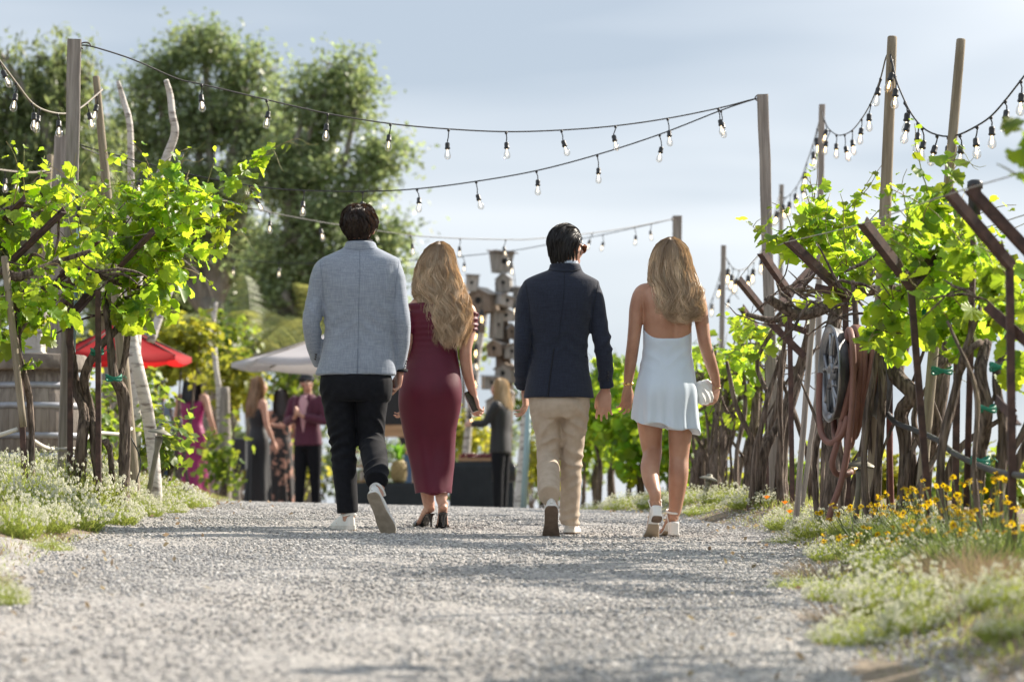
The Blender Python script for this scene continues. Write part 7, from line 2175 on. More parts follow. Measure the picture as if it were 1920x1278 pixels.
me = g.mesh('rock'); v = get_v(me); set_v(me, v * (1 + 0.12 * pnoise(v, 30, 3))[:, None]); me.materials.append(mat('rock', (0.16, 0.15, 0.14), (0.24, 0.23, 0.21), scale=14, rough=0.9, bump=0.006))
o = link('rock', me, None, (PX(345, 20), 20, gzf(PX(345, 20), 20))); tag(o, 'grey rock lying at the verge below the magenta dress', 'rock')
# ------------------------------------------------------------------ guests in the background
def guest(label, px, Y, H, yaw, arms, top=None, bottom=None, dress=None, hair=None, sk=None, cap=None, legs=True, lean=0.0, fem=True, seed=0, stance=0.0, shirt=None, headyaw=0):
    """body in local coordinates (x right, y forward); arms: two lists of joints shoulder, elbow, wrist"""
    r = np.random.default_rng(seed)
    x0 = PX(px, Y)
    par = thing('person', label, 'person', (x0, Y, gzf(x0, Y) + 0.01))
    R = yawR(yaw); s = H / 1.75
    o0 = np.array(par.location)
    T = lambda p: o0 + R @ (np.array(p) * s)
    def rows(rs, k=1.0):
        return [(*T(q[:3]), q[3] * s * k, (q[4] if len(q) > 4 else q[3]) * s * k) for q in rs]
    fw = R @ np.array((0, 1, 0))
    hc = T((0, 0.02, 1.635)); hR = R @ yawR(headyaw)
    sw = 0.175 if fem else 0.20
    g = G()
    head_geo(g, hc, hR, 0.96 * s, fem)
    g.tube(rows([(0, 0.0, 1.58, 0.05), (0, -0.005, 1.47, 0.052), (0, -0.005, 1.42, 0.07)]), seg=12, step=0.02, fwd=fw)
    tor = [(0, 0, 1.45, 0.08, 0.06), (0, 0, 1.41, sw * 0.86, 0.085), (0, 0, 1.32, sw * 0.92, 0.11), (0, 0, 1.12, 0.125 if fem else 0.15, 0.095), (0, 0, 1.0, 0.15 if fem else 0.155, 0.105), (0, 0, 0.90, 0.17 if fem else 0.16, 0.115), (0, 0, 0.82, 0.15, 0.10)]
    g.tube(rows(tor, 0.93), seg=18, step=0.025, fwd=fw)
    for a in arms:
        S_, E_, W_ = [np.array(q) for q in a[:3]]
        g.tube(rows([(*(S_ * np.array((0.8, 1, 1))), 0.05), (*S_, 0.048), (*(0.5 * (S_ + E_)), 0.042), (*E_, 0.037), (*(0.5 * (E_ + W_)), 0.034), (*W_, 0.025)]), seg=10, step=0.02, fwd=fw)
        d = R @ (a[3] if len(a) > 3 else unit(W_ - E_)); hand_geo(g, T(W_), d, R @ np.array((-np.sign(S_[0]) * 0.3, 0.8, 0.1)), s=0.95 * s, flip=int(-np.sign(S_[0])), curl=(30, 40, 30))
    for q in (-1, 1):
        f = stance * q
        g.tube(rows([(q * 0.09, 0, 0.88, 0.085, 0.09), (q * 0.09, f * 0.4, 0.68, 0.072), (q * 0.09, f * 0.6, 0.48, 0.055), (q * 0.09, f * 0.85, 0.33, 0.052), (q * 0.09, f, 0.10, 0.035), (q * 0.09, f, 0.05, 0.036)]), seg=10, step=0.03, fwd=fw)
        g.tube(rows([(q * 0.09, f - 0.04, 0.035, 0.03), (q * 0.10, f + 0.06, 0.035, 0.035, 0.03), (q * 0.11, f + 0.17, 0.02, 0.038, 0.018)]), seg=10, step=0.02, fwd=(0, 0, 1))
    put(remeshed(g, 'body', 0.0135 * s, 2), 'body', par, sk or skin_m)
    face_parts(par, hc, hR, 0.96 * s)
    def cloth(g, nm, m, amp=0.006, fold=None):
        me = remeshed(g, nm, 0.015 * s, 2); V = get_v(me); N = get_n(me)
        D = amp * pnoise(V * np.array((1, 1, 0.4)), 13, seed)
        if fold is not None:
            Lc = (V - o0) @ R / s; th = np.arctan2(Lc[:, 0], Lc[:, 1]); t = np.clip((fold - Lc[:, 2]) / fold, 0, 1)
            D += 0.016 * t * np.sin(9 * th + 2 * np.sin(2 * th))
        set_v(me, V + N * D[:, None]); return put(me, nm, par, m)
    if dress:
        g = G(); g.tube(rows([(q[0], q[1], q[2], q[3], q[4]) for q in dress['rows']]), seg=26, step=0.015, fwd=fw, flat=True)
        cloth(g, 'dress', dress['m'], 0.004, fold=0.95)
    if bottom:
        g = G(); g.tube(rows([(0, 0, 1.02, 0.15, 0.10), (0, 0, 0.9, 0.172, 0.122), (0, 0, 0.8, 0.165, 0.115)]), seg=20, step=0.02, fwd=fw, flat=True)
        for q in (-1, 1):
            f = stance * q
            g.tube(rows([(q * 0.085, 0, 0.88, 0.095, 0.105), (q * 0.09, f * 0.4, 0.66, 0.085), (q * 0.092, f * 0.6, 0.46, 0.072), (q * 0.092, f * 0.85, 0.26, 0.066), (q * 0.092, f, 0.06, 0.06)]), seg=14, step=0.02, fwd=fw)
        cloth(g, 'trousers', bottom)
        for q in (-1, 1):
            f = stance * q
            g = G(); g.tube(rows([(q * 0.09, f - 0.06, 0.035, 0.032), (q * 0.10, f + 0.06, 0.04, 0.04, 0.036), (q * 0.11, f + 0.19, 0.025, 0.04, 0.022)]), seg=12, step=0.02, fwd=(0, 0, 1)); put(g.mesh('shoe'), 'shoe', par, mat('dark_shoe', (0.02, 0.018, 0.016), rough=0.4))
    if top:
        g = G(); hem = top.get('hem', 0.84); k = top.get('k', 1.0)
        g.tube(rows([(0, 0, 1.48, 0.075, 0.075), (0, 0, 1.44, 0.12, 0.085), (0, 0, 1.40, sw * 0.97, 0.105), (0, 0, 1.30, sw * 1.02, 0.13), (0, 0, 1.1, 0.165 * k, 0.118), (0, 0, 0.98, 0.175 * k, 0.125), (0, 0, hem, 0.19 * k, 0.138)]), seg=26, step=0.015, fwd=fw, flat=True, sup=2.2)
        for a in arms:
            S_, E_, W_ = [np.array(q) for q in a[:3]]
            g.tube(rows([(*(S_ * np.array((0.75, 1, 1))), 0.055), (*S_, 0.064), (*(0.5 * (S_ + E_)), 0.060), (*E_, 0.054), (*(E_ + 0.5 * (W_ - E_)), 0.05), (*(E_ + 0.92 * (W_ - E_)), 0.043)]), seg=14, step=0.015, fwd=fw)
        jk = cloth(g, 'jacket' if shirt else 'top', top['m'])
        if shirt:
            g = G(); g.tube([(*T((0, 0.085 + 0.028 * (1 - abs(z - 1.2) / 0.3), z)), w * s, 0.03 * s) for z, w in ((1.46, 0.03), (1.40, 0.075), (1.28, 0.065), (1.12, 0.035), (1.0, 0.01))], seg=14, step=0.02, fwd=fw); put(g.mesh('shirt'), 'shirt', par, shirt)
            for q in (-1, 1):
                g = G(); g.tube([(*T((q * w, 0.118 - 0.02 * abs(z - 1.25), z)), 0.03 * s, 0.008 * s) for z, w in ((1.45, 0.07), (1.35, 0.10), (1.2, 0.075), (1.02, 0.03))], seg=8, step=0.02, fwd=fw); put(g.mesh('lapel'), 'lapel', par, top['m'])
    if hair:
        if hair['kind'] == 'long':
            K = 14; S_ = hair.get('n', 480)
            ph = np.radians(r.uniform(-118, 118, S_)) ; ly = r.uniform(0.75, 1.0, S_); ln = hair['len'] * r.uniform(0.8, 1.05, S_); w0 = r.uniform(0, 6.28, S_)
            pth = np.empty((S_, K, 3))
            for k in range(K):
                t = k / (K - 1); d = t * ln
                hz = 1.755 - d
                rw = np.where(d < 0.10, 0.094 * np.sqrt(np.clip(1 - (1 - np.clip(d / 0.10, 0, 1)) ** 2, 0, 1)), 0.094 + 0.03 * np.clip((d - 0.1) / 0.3, 0, 1))
                rd = rw * 1.15
                x = rw * np.sin(ph) * ly + 0.008 * np.sin(18 * d + w0); y = 0.0 - rd * np.cos(ph) * ly - 0.03 * np.clip((d - 0.2) / 0.2, 0, 1)
                pth[:, k] = np.stack([x, y, hz], 1)
            Hm = hR
            base = T((0, 0, 0)); pth = pth * s
            pth = (pth @ Hm.T) + base
            cb = np.array(hair['col'])[None, None] * r.uniform(0.6, 1.5, S_)[:, None, None] * np.ones((1, K, 1))
            h = ribbons('hair', pth, 0.0045, cb, hair['m'], par, seed)
            g = G(); ellipsoid(g, hc + hR @ np.array((0, -0.022, 0.018)) * s, np.array((0.085, 0.098, 0.10)) * s, hR, 2); um = mat('scalp_' + hair['m'].name, tuple(0.5 * np.array(hair['col'])), rough=0.7)
            me = g.mesh('under_hair'); me.materials.append(um); set_v(me, get_v(me) - o0); link('under_hair', me, h)
        else:
            def flow(u): return u - np.array((0.0, -0.4, 0.9)) + np.array((0, 0, -0.5))
            short_hair(par, hc + hR @ np.array((0, -0.012, 0.008)) * s, hR, np.array((0.080, 0.099, 0.097)) * s, 130, 8, 0.05, 0.010, flow, hair['col'], 5, hair['m'], wave=0.5, r0=0.003)
    if cap:
        g = G(); ellipsoid(g, hc + hR @ np.array((0, -0.012, 0.035)) * s, np.array((0.092, 0.110, 0.082)) * s, hR, 3)
        cp = put(g.mesh('cap'), 'cap', par, cap)
        g = G(); g.tube([(*(hc + hR @ np.array((0, 0.07, 0.030)) * s), 0.07 * s, 0.008), (*(hc + hR @ np.array((0, 0.13, 0.028)) * s), 0.068 * s, 0.008), (*(hc + hR @ np.array((0, 0.17, 0.015)) * s), 0.04 * s, 0.007)], seg=12, step=0.02, fwd=(0, 0, 1))
        me = g.mesh('visor'); me.materials.append(cap); set_v(me, get_v(me) - o0); link('visor', me, cp)
    return par, T, R, s
lh_black = hair_mat2('guest_black_hair', (0.05, 0.03, 0.02), 0.08); lh_brown = hair_mat2('guest_brown_hair', (0.4, 0.24, 0.12), 0.25); lh_blonde = hair_mat2('guest_blonde_hair', (0.7, 0.52, 0.3), 0.3)
magenta = mat('magenta_satin', (0.30, 0.010, 0.115), (0.24, 0.008, 0.09), scale=5, rough=0.4)
black_dress = mat('black_dress', (0.010, 0.011, 0.014), rough=0.6, sheen=0.15)
floral = mat('floral_print', (0.022, 0.018, 0.018), (0.46, 0.24, 0.17), scale=11, rough=0.7, lo=0.52, hi=0.60, detail=2)
maroon = mat('maroon_wool', (0.095, 0.020, 0.045), (0.075, 0.016, 0.035), scale=40, rough=0.85, sheen=0.2)
guest('woman in a magenta gown with dark hair, carrying a bag in the background', 360, 35, 1.72, 12, [[(-0.17, 0, 1.40), (-0.22, 0.03, 1.12), (-0.20, 0.16, 0.92)], [(0.17, 0, 1.40), (0.25, -0.02, 1.13), (0.30, 0.06, 0.90)]],
      dress=dict(m=magenta, rows=[(0, 0, 1.36, 0.16, 0.115), (0, 0, 1.25, 0.155, 0.12), (0, 0, 1.1, 0.13, 0.105), (0, 0, 1.0, 0.155, 0.12), (0, 0, 0.88, 0.18, 0.135), (0, 0, 0.5, 0.19, 0.16), (0, 0, 0.08, 0.24, 0.22)]), hair=dict(kind='long', len=0.42, col=(0.012, 0.010, 0.010), m=lh_black), seed=1)
guest('woman in a black strapless dress with long light-brown hair, holding a plate', 484, 36.4, 1.74, 62, [[(-0.17, 0, 1.40), (-0.20, 0.10, 1.14), (-0.10, 0.30, 1.12)], [(0.17, 0, 1.40), (0.21, 0.03, 1.12), (0.22, 0.12, 0.90)]],
      dress=dict(m=black_dress, rows=[(0, 0, 1.33, 0.155, 0.12), (0, 0, 1.25, 0.152, 0.125), (0, 0, 1.1, 0.13, 0.11), (0, 0, 1.0, 0.155, 0.125), (0, 0, 0.88, 0.175, 0.14), (0, 0, 0.55, 0.165, 0.15), (0, 0, 0.06, 0.19, 0.18)]), hair=dict(kind='long', len=0.52, col=(0.30, 0.19, 0.11), m=lh_brown), seed=2)
guest('woman with dark hair in a dark floral gown, partly hidden by the man in maroon', 527, 37.4, 1.64, -20, [[(-0.17, 0, 1.40), (-0.21, 0.04, 1.13), (-0.15, 0.22, 1.0)], [(0.17, 0, 1.40), (0.21, 0.04, 1.13), (0.16, 0.22, 1.02)]],
      dress=dict(m=floral, rows=[(0, 0, 1.42, 0.13, 0.09), (0, 0, 1.36, 0.165, 0.12), (0, 0, 1.1, 0.135, 0.11), (0, 0, 0.95, 0.165, 0.13), (0, 0, 0.5, 0.18, 0.15), (0, 0, 0.06, 0.21, 0.19)]), hair=dict(kind='long', len=0.40, col=(0.03, 0.02, 0.016), m=lh_black), seed=3)
guest('man in maroon blazer, pink shirt and black cap, hands at his chest', 577, 36, 1.78, 205, [[(-0.20, 0, 1.40), (-0.27, 0.04, 1.14), (-0.05, 0.24, 1.20), np.array((0.6, 0.2, 0.5))], [(0.20, 0, 1.40), (0.27, 0.04, 1.14), (0.05, 0.24, 1.18), np.array((-0.6, 0.2, 0.5))]],
      top=dict(m=maroon), bottom=black_cotton, shirt=mat('pink_shirt', (0.55, 0.33, 0.37), rough=0.8), hair=dict(kind='short', col=(0.02, 0.014, 0.01), m=lh_black), cap=mat('black_cap', (0.012, 0.016, 0.022), rough=0.7), fem=False, seed=4, stance=0.05, headyaw=-40)
par, T, R, s = guest('blonde woman in a black suit facing sideways by the table', 938, 35.2, 1.72, -72, [[(-0.17, 0, 1.40), (-0.20, 0.14, 1.18), (-0.14, 0.34, 1.17)], [(0.17, 0, 1.40), (0.19, -0.04, 1.13), (0.20, 0.02, 0.90)]],
      top=dict(m=black_dress, hem=0.80), bottom=black_cotton, hair=dict(kind='long', len=0.40, col=(0.62, 0.47, 0.29), m=lh_blonde), seed=5)
# her handbag
hb = thing('handbag', 'black leather handbag hanging from the blonde woman\'s hand', 'handbag', tuple(T((0.21, 0.02, 0.56))))
g = G(); g.tube([(-0.15, 0, 0.0, 0.10, 0.05), (-0.13, 0, 0.0, 0.115, 0.075), (0.13, 0, 0, 0.115, 0.075), (0.15, 0, 0, 0.10, 0.05)], seg=16, step=0.02, fwd=(0, 1, 0), sup=3); g.obj('bag', mat('black_leather', (0.013, 0.013, 0.014), rough=0.35), hb)
for q in (-0.03, 0.03):
    g = G(); g.tube([(0.10 * math.cos(a), q, 0.09 + 0.16 * math.sin(a), 0.007) for a in np.linspace(0, math.pi, 12)], seg=6); g.obj('strap', MATS['black_leather'], hb)
guest('man in a grey-blue shirt, mostly hidden behind the leaning birch trunk', 303, 38, 1.76, -60, [[(-0.20, 0, 1.40), (-0.24, 0.03, 1.14), (-0.2, 0.2, 1.0)], [(0.20, 0, 1.40), (0.24, 0.03, 1.14), (0.2, 0.2, 1.0)]],
      top=dict(m=mat('blue_grey_shirt', (0.16, 0.20, 0.27), rough=0.85), k=1.05), bottom=mat('denim', (0.05, 0.075, 0.12), rough=0.85), hair=dict(kind='short', col=(0.05, 0.035, 0.025), m=lh_black), fem=False, seed=6)
guest('person in blue jeans mostly hidden behind the walking couple', 782, 38.2, 1.74, 160, [[(-0.20, 0, 1.40), (-0.24, 0.03, 1.14), (-0.2, 0.1, 0.95)], [(0.20, 0, 1.40), (0.24, 0.03, 1.14), (0.2, 0.1, 0.95)]],
      top=dict(m=mat('dark_shirt', (0.03, 0.033, 0.04), rough=0.85)), bottom=mat('blue_jeans', (0.07, 0.14, 0.26), rough=0.85), hair=dict(kind='short', col=(0.03, 0.02, 0.016), m=lh_black), fem=False, seed=7)
# magenta guest's bag
bg_ = thing('tote_bag', 'striped pale tote bag carried by the woman in magenta', 'bag', tuple(P(396, 930, 35.9)))
g = G(); g.box((0, 0, 0.16), (0.13, 0.07, 0.36)); o = g.obj('bag', mat('tote_stripe', (0.50, 0.42, 0.42), (0.30, 0.16, 0.16), scale=4, stretch=(0.2, 0.2, 5), rough=0.8), bg_, smooth=False); o.modifiers.new('b', 'BEVEL').width = 0.02
g = G(); g.tube([(0.05 * math.cos(a), 0, 0.33 + 0.12 * math.sin(a), 0.006) for a in np.linspace(0, math.pi, 10)], seg=6); g.obj('handle', MATS['tote_stripe'], bg_)
# ------------------------------------------------------------------ hose reel
def hose_reel():
    Y = 14.6
    c = np.array(P(1556, 700, Y))
    ax = unit((-0.99, -0.10, 0.0)); up = np.array((0, 0, 1.0)); pv = np.cross(up, ax)      # face normal, up, sideways
    root = thing('hose_reel', 'old alloy car rim mounted on the round pole as a hose reel', 'hose reel', tuple(c))
    R = np.stack([pv, up, ax], 1)        # local x sideways, y up, z out of the face
    alloy = mat('worn_alloy', (0.30, 0.31, 0.33), (0.17, 0.18, 0.20), scale=8, rough=0.28, metal=0.85)
    dark = mat('dark_alloy', (0.17, 0.18, 0.19), (0.10, 0.10, 0.11), scale=10, rough=0.5, metal=0.6)
    def ring(prof, nm, m, seg=56):
        a = np.linspace(0, 2 * np.pi, seg, endpoint=False); V = []; fs = []; n = len(prof)
        for r, z in prof:
            for t in a: V.append(R @ np.array((r * math.cos(t), r * math.sin(t), z)))
        for i in range(n - 1):
            for j in range(seg): fs.append((i * seg + j, i * seg + (j + 1) % seg, (i + 1) * seg + (j + 1) % seg, (i + 1) * seg + j))
        G().add(V, fs).obj(nm, m, root)
    ring([(0.205, -0.01), (0.228, -0.012), (0.246, -0.006), (0.252, 0.004), (0.246, 0.010), (0.230, 0.004), (0.212, -0.012), (0.196, -0.03), (0.205, -0.01)], 'rim_lip', alloy)
    ring([(0.246, -0.004), (0.236, -0.02), (0.228, -0.05), (0.205, -0.055), (0.190, -0.08), (0.190, -0.20), (0.214, -0.215), (0.222, -0.24), (0.238, -0.255), (0.246, -0.27), (0.240, -0.275), (0.20, -0.26), (0.175, -0.2), (0.175, -0.05), (0.20, -0.02)], 'barrel', dark)
    for k in range(5):
        g = G(); a0 = k * 2 * math.pi / 5 + 0.3
        pt = lambda r, a, z: R @ np.array((r * math.cos(a), r * math.sin(a), z))
        g.tube([(*pt(0.035, a0, -0.012), 0.020, 0.014), (*pt(0.09, a0, -0.008), 0.017, 0.014)], seg=10, step=0.02, fwd=ax)
        for q in (-1, 1):
            g.tube([(*pt(0.085, a0, -0.008), 0.012, 0.012), (*pt(0.14, a0 + q * 0.10, -0.010), 0.010, 0.012), (*pt(0.208, a0 + q * 0.20, -0.014), 0.011, 0.012)], seg=10, step=0.02, fwd=ax)
        g.obj('spoke', alloy, root)
    g = G()
    V = []; fs = []; seg = 20
    for r, z in ((0.055, -0.03), (0.055, 0.0), (0.045, 0.004), (0.032, 0.004), (0.030, -0.006), (0.0005, -0.006)):
        for t in np.linspace(0, 2 * np.pi, seg, endpoint=False): V.append(R @ np.array((r * math.cos(t), r * math.sin(t), z)))
    for i in range(5):
        for j in range(seg): fs.append((i * seg + j, i * seg + (j + 1) % seg, (i + 1) * seg + (j + 1) % seg, (i + 1) * seg + j))
    G().add(V, fs).obj('hub', alloy, root)
    g = G(); g.tube([(*(R @ np.array((0, 0, -0.02))), 0.03), (*(R @ np.array((0, 0, -0.34))), 0.03)], seg=10); g.obj('axle', dark, root)
    # the hose: wraps over the barrel, some loops hanging lower, one tail to the ground
    hm = mat('red_rubber_hose', (0.23, 0.108, 0.080), (0.175, 0.08, 0.062), scale=9, rough=0.62, bump=0.0005, bscale=200)
    ho = thing('garden_hose', 'reddish rubber hose coiled on the rim with its tail hanging down', 'hose', tuple(c))
    r_ = np.random.default_rng(3)
    for k in range(9):
        z = -0.075 - 0.0155 * k + (0.006 if k % 2 else 0); rad = 0.208 + (0.028 if k in (1, 3, 4, 6) else 0)
        dr = (0.02, 0.10, 0.04, 0.14, 0.07, 0.03, 0.09, 0.05, 0.01)[k]
        sl = r_.normal(0, 0.02)
        pts = []
        for a in np.linspace(0, 2 * np.pi, 40):
            ca, sa = math.cos(a), math.sin(a)
            rr = rad + (dr * max(0, -ca) ** 1.5)
            pts.append((*(R @ np.array((rad * sa * (1 - 0.15 * max(0, -ca)), rr * ca, z + sl * ca + 0.01 * sa))), 0.0165))
        g = G(); g.tube(pts, seg=10, fwd=ax); g.obj('coil', hm, ho)
    w = lambda px, py, y: np.array(P(px, py, y)) - c
    g = G(); pts = [w(1586, 640, 14.46), w(1592, 618, 14.5), w(1598, 640, 14.36), w(1600, 700, 14.34), w(1597, 770, 14.33), w(1588, 850, 14.33), w(1575, 910, 14.33), w(1562, 945, 14.33), w(1553, 975, 14.33)]
    g.tube([(*p, 0.0165) for p in pts], seg=10, step=0.02); g.obj('tail', hm, ho)
    g = G(); pts = [w(1537, 700, 14.75), w(1536, 760, 14.7), w(1540, 810, 14.6), w(1556, 830, 14.5), w(1578, 815, 14.42), w(1590, 780, 14.42)]
    g.tube([(*p, 0.0165) for p in pts], seg=10, step=0.02); g.obj('loop', hm, ho)
    g = G(); pts = [w(1580, 790, 14.45), w(1570, 830, 14.45), w(1561, 865, 14.45), w(1566, 885, 14.47), w(1580, 890, 14.5), w(1596, 884, 14.55)]
    g.tube([(*p, 0.0165) for p in pts], seg=10, step=0.02); g.obj('feed', hm, ho)
    g = G(); g.tube([(*w(1594, 884, 14.55), 0.018), (*w(1604, 880, 14.58), 0.018)], seg=10); g.obj('coupling', mat('brass', (0.55, 0.40, 0.18), rough=0.4, metal=1.0), ho)
hose_reel()

# ------------------------------------------------------------------ path lights
bronze = mat('aged_bronze', (0.16, 0.155, 0.12), (0.24, 0.23, 0.185), scale=14, rough=0.6, metal=0.3)
def path_light(label, foot, hat, wpx, Y, seed=0):
    a = np.array(P(*foot, Y)); b = np.array(P(*hat, Y)); a[2] = min(a[2], gzf(a[0], Y))
    root = thing('path_light', label, 'path light', tuple(a), group='path lights')
    d = unit(b - a); L = np.linalg.norm(b - a); s = wpx * Y / F / 0.16
    q = Vector(d).to_track_quat('Z', 'Y'); root.rotation_mode = 'QUATERNION'; root.rotation_quaternion = q
    g = G(); g.lathe([(0.016, -0.05), (0.016, L * 0.80), (0.022, L * 0.88), (0.026, L * 0.96)], 14); g.obj('stem', bronze, root)
    g = G(); g.lathe([(0.080 * s, L - 0.004), (0.081 * s, L), (0.060 * s, L + 0.012 * s), (0.030 * s, L + 0.026 * s), (0.024 * s, L + 0.030 * s), (0.023 * s, L + 0.042 * s), (0.010 * s, L + 0.046 * s)], 28); g.obj('hat', bronze, root)
    g = G(); g.lathe([(0.014, L - 0.03), (0.018, L - 0.02), (0.016, L - 0.004)], 10); g.obj('lens', mat('frosted_lens', (0.7, 0.66, 0.55), rough=0.4), root)
path_light('mushroom path light leaning beside the birch trunk', (271, 908), (300, 812), 46, 17.3)
path_light('mushroom path light below the hose reel', (1601, 955), (1614, 874), 62, 14.4)
path_light('small mushroom path light behind the legs of the woman in white', (1315, 945), (1329, 898), 36, 20)

# ------------------------------------------------------------------ irrigation lines, ties, wires
def line(label, pts, r, m, name, cat, step=0.04):
    p = np.array([P(*q) for q in pts]); g = G(); g.tube([(*(x - p[0]), r) for x in p], seg=8, step=step)
    return tag(g.obj(name, m, None, loc=tuple(p[0])), label, cat)
pale_tube = mat('pale_tubing', (0.62, 0.60, 0.55), rough=0.5); black_tube = mat('black_tubing', (0.035, 0.036, 0.04), rough=0.55)
line('pale drip tube at the left frame edge by the barrel', [(-40, 822, 15.3), (0, 815, 15.3), (33, 804, 15.3)], 0.012, pale_tube, 'drip_tube', 'drip tube')
line('pale drip tube sagging across the tall lumber post', [(62, 825, 15.4), (85, 838, 15.9), (110, 842, 16.3), (142, 841, 16.4)], 0.011, pale_tube, 'drip_tube', 'drip tube')
line('pale drip tube bridging the vine trunks to the round pole', [(156, 838, 16.5), (165, 818, 16.6), (185, 811, 16.9), (225, 813, 17.1), (247, 803, 17.2)], 0.011, pale_tube, 'drip_tube', 'drip tube')
line('thin black feed line curving down the round pole', [(243, 815, 17.2), (258, 845, 17.2), (264, 870, 17.2), (255, 905, 17.2)], 0.004, black_tube, 'feed_line', 'tube')
line('black irrigation hose slung between the right vine stems', [(1664, 775, 14.5), (1680, 792, 14.2), (1715, 806, 13.9), (1760, 826, 13.4), (1790, 850, 13.0), (1850, 878, 12.2), (1890, 888, 11.4), (1950, 895, 10.4)], 0.014, black_tube, 'irrigation_hose', 'hose')
line('rust-red upright water pipe beside the reel pole', [(1672, 960, 14.5), (1669, 850, 14.5), (1668, 775, 14.5)], 0.014, mat('rust_red_pipe', (0.20, 0.07, 0.05), (0.15, 0.05, 0.04), scale=20, rough=0.7), 'water_pipe', 'pipe')
wire_m = mat('trellis_wire', (0.32, 0.29, 0.25), rough=0.5, metal=0.5)
for k, (pts, lab) in enumerate((([(-40, 560, 15.2), (60, 550, 15.4), (184, 541, 16.0)], 'trellis wire through the left vine canopy, lowest'), ([(190, 448, 16.2), (240, 444, 16.2), (286, 437, 16.0)], 'short trellis wire to the tip of the rusted arm'), ([(284, 437, 16.0), (380, 520, 26), (400, 560, 34)], 'trellis wire running on into the distance at left'),
      ([(1474, 454, 15.1), (1614, 420, 12.7), (1774, 366, 11.0), (1930, 320, 9.4)], 'trellis wire joining the arm tips of the right row'), ([(1382, 526, 19.9), (1425, 476, 17.9), (1474, 454, 15.1)], 'trellis wire over the far right arms'), ([(1650, 470, 15.7), (1800, 440, 13.3), (1930, 400, 12)], 'trellis wire on the outer arms of the right row'))):
    line(lab, pts, 0.0025, wire_m, 'trellis_wire', 'wire', step=0.2)
green_tie = mat('green_tie', (0.01, 0.20, 0.13), rough=0.5)
for k, (px, py, Y, r, lab) in enumerate(((182, 661, 16.3, 0.036, 'green tie on the forked left trunk'), (213, 710, 16.3, 0.045, 'green tie on the rearmost left trunk'), (1766, 697, 13.9, 0.05, 'green tie on the leaning right trunk'), (1848, 768, 12.5, 0.045, 'looped green tie on a frame-edge stem'), (1838, 866, 12.5, 0.04, 'lower green tie on a frame-edge stem'), (1873, 690, 12.5, 0.04, 'upper green tie near the right frame edge'), (1745, 590, 13.6, 0.04, 'green tie inside the bright canopy'), (155, 545, 16.1, 0.03, 'green tie on the left rusted crossbar'))):
    g = G(); a = np.linspace(0, 2 * math.pi, 18); rr = np.random.default_rng(k)
    for q in range(2): g.tube([(r * math.cos(t), r * math.sin(t), 0.012 * q + 0.01 * math.sin(2 * t + q), 0.004, 0.008) for t in a], seg=6, fwd=(0, 0, 1))
    g.tube([(r, -0.01, 0, 0.003), (r + 0.02, -0.02, 0.015, 0.003), (r + 0.035, -0.02, 0.0, 0.002)], seg=5)
    tag(g.obj('plant_tie', green_tie, None, loc=tuple(P(px, py, Y))), lab, 'plant tie', 'green plant ties')
g = G(); ellipsoid(g, (0, 0, 0.008), (0.022, 0.012, 0.008), None, 2); tag(g.obj('plastic_scrap', green_tie, None, loc=tuple(np.array((PX(74, 15.2), 15.2, gzf(PX(74, 15.2), 15.2) + 0.02)))), 'scrap of green plastic on the gravel by the left verge', 'scrap')

# ------------------------------------------------------------------ verge plants
aly_leaf = mat('alyssum_leaf', (0.21, 0.27, 0.085), rough=0.6, spec=0.3, trans=0.45, tcol=(0.52, 0.58, 0.12), rnd=0.45)
aly_dry = mat('dry_grass', (0.27, 0.205, 0.13), rough=0.8, trans=0.3, tcol=(0.40, 0.30, 0.18), rnd=0.4)
aly_flower = mat('alyssum_flower', (0.76, 0.75, 0.62), rough=0.7, trans=0.35, tcol=(0.75, 0.75, 0.60), rnd=0.16)
def blades(N, r, H, rad, seed, wmin=0.002, wmax=0.004, lean=0.8):
    """grass-like blades over a disc: returns V, F (tapered, one bend)"""
    a = r.uniform(0, 2 * np.pi, N); q = np.sqrt(r.uniform(0, 1, N)) * rad
    b = np.stack([q * np.cos(a), q * np.sin(a), np.zeros(N)], 1)
    d = np.stack([np.cos(a) * q / rad * lean + r.normal(0, .35, N), np.sin(a) * q / rad * lean + r.normal(0, .35, N), np.ones(N)], 1)
    L = H * r.uniform(0.5, 1.1, N) * (1 - 0.35 * (q / rad) ** 2)
    d /= np.linalg.norm(d, axis=1)[:, None]
    s = np.cross(d, r.normal(0, 1, (N, 3))); s /= np.linalg.norm(s, axis=1)[:, None]
    w = r.uniform(wmin, wmax, N)[:, None]
    m = b + d * (L * 0.55)[:, None]; t = b + d * L[:, None] + np.stack([d[:, 0], d[:, 1], -0.35 * np.ones(N)], 1) * (L * 0.12)[:, None]
    V = np.stack([b - s * w, b + s * w, m + s * w * 0.8, t, m - s * w * 0.8], 1).reshape(-1, 3)
    i = np.arange(N)[:, None] * 5
    Fq = np.concatenate([i + np.array([[0, 1, 2]]), i + np.array([[0, 2, 4]]), i + np.array([[4, 2, 3]])])
    return V, Fq, b, d, L, t
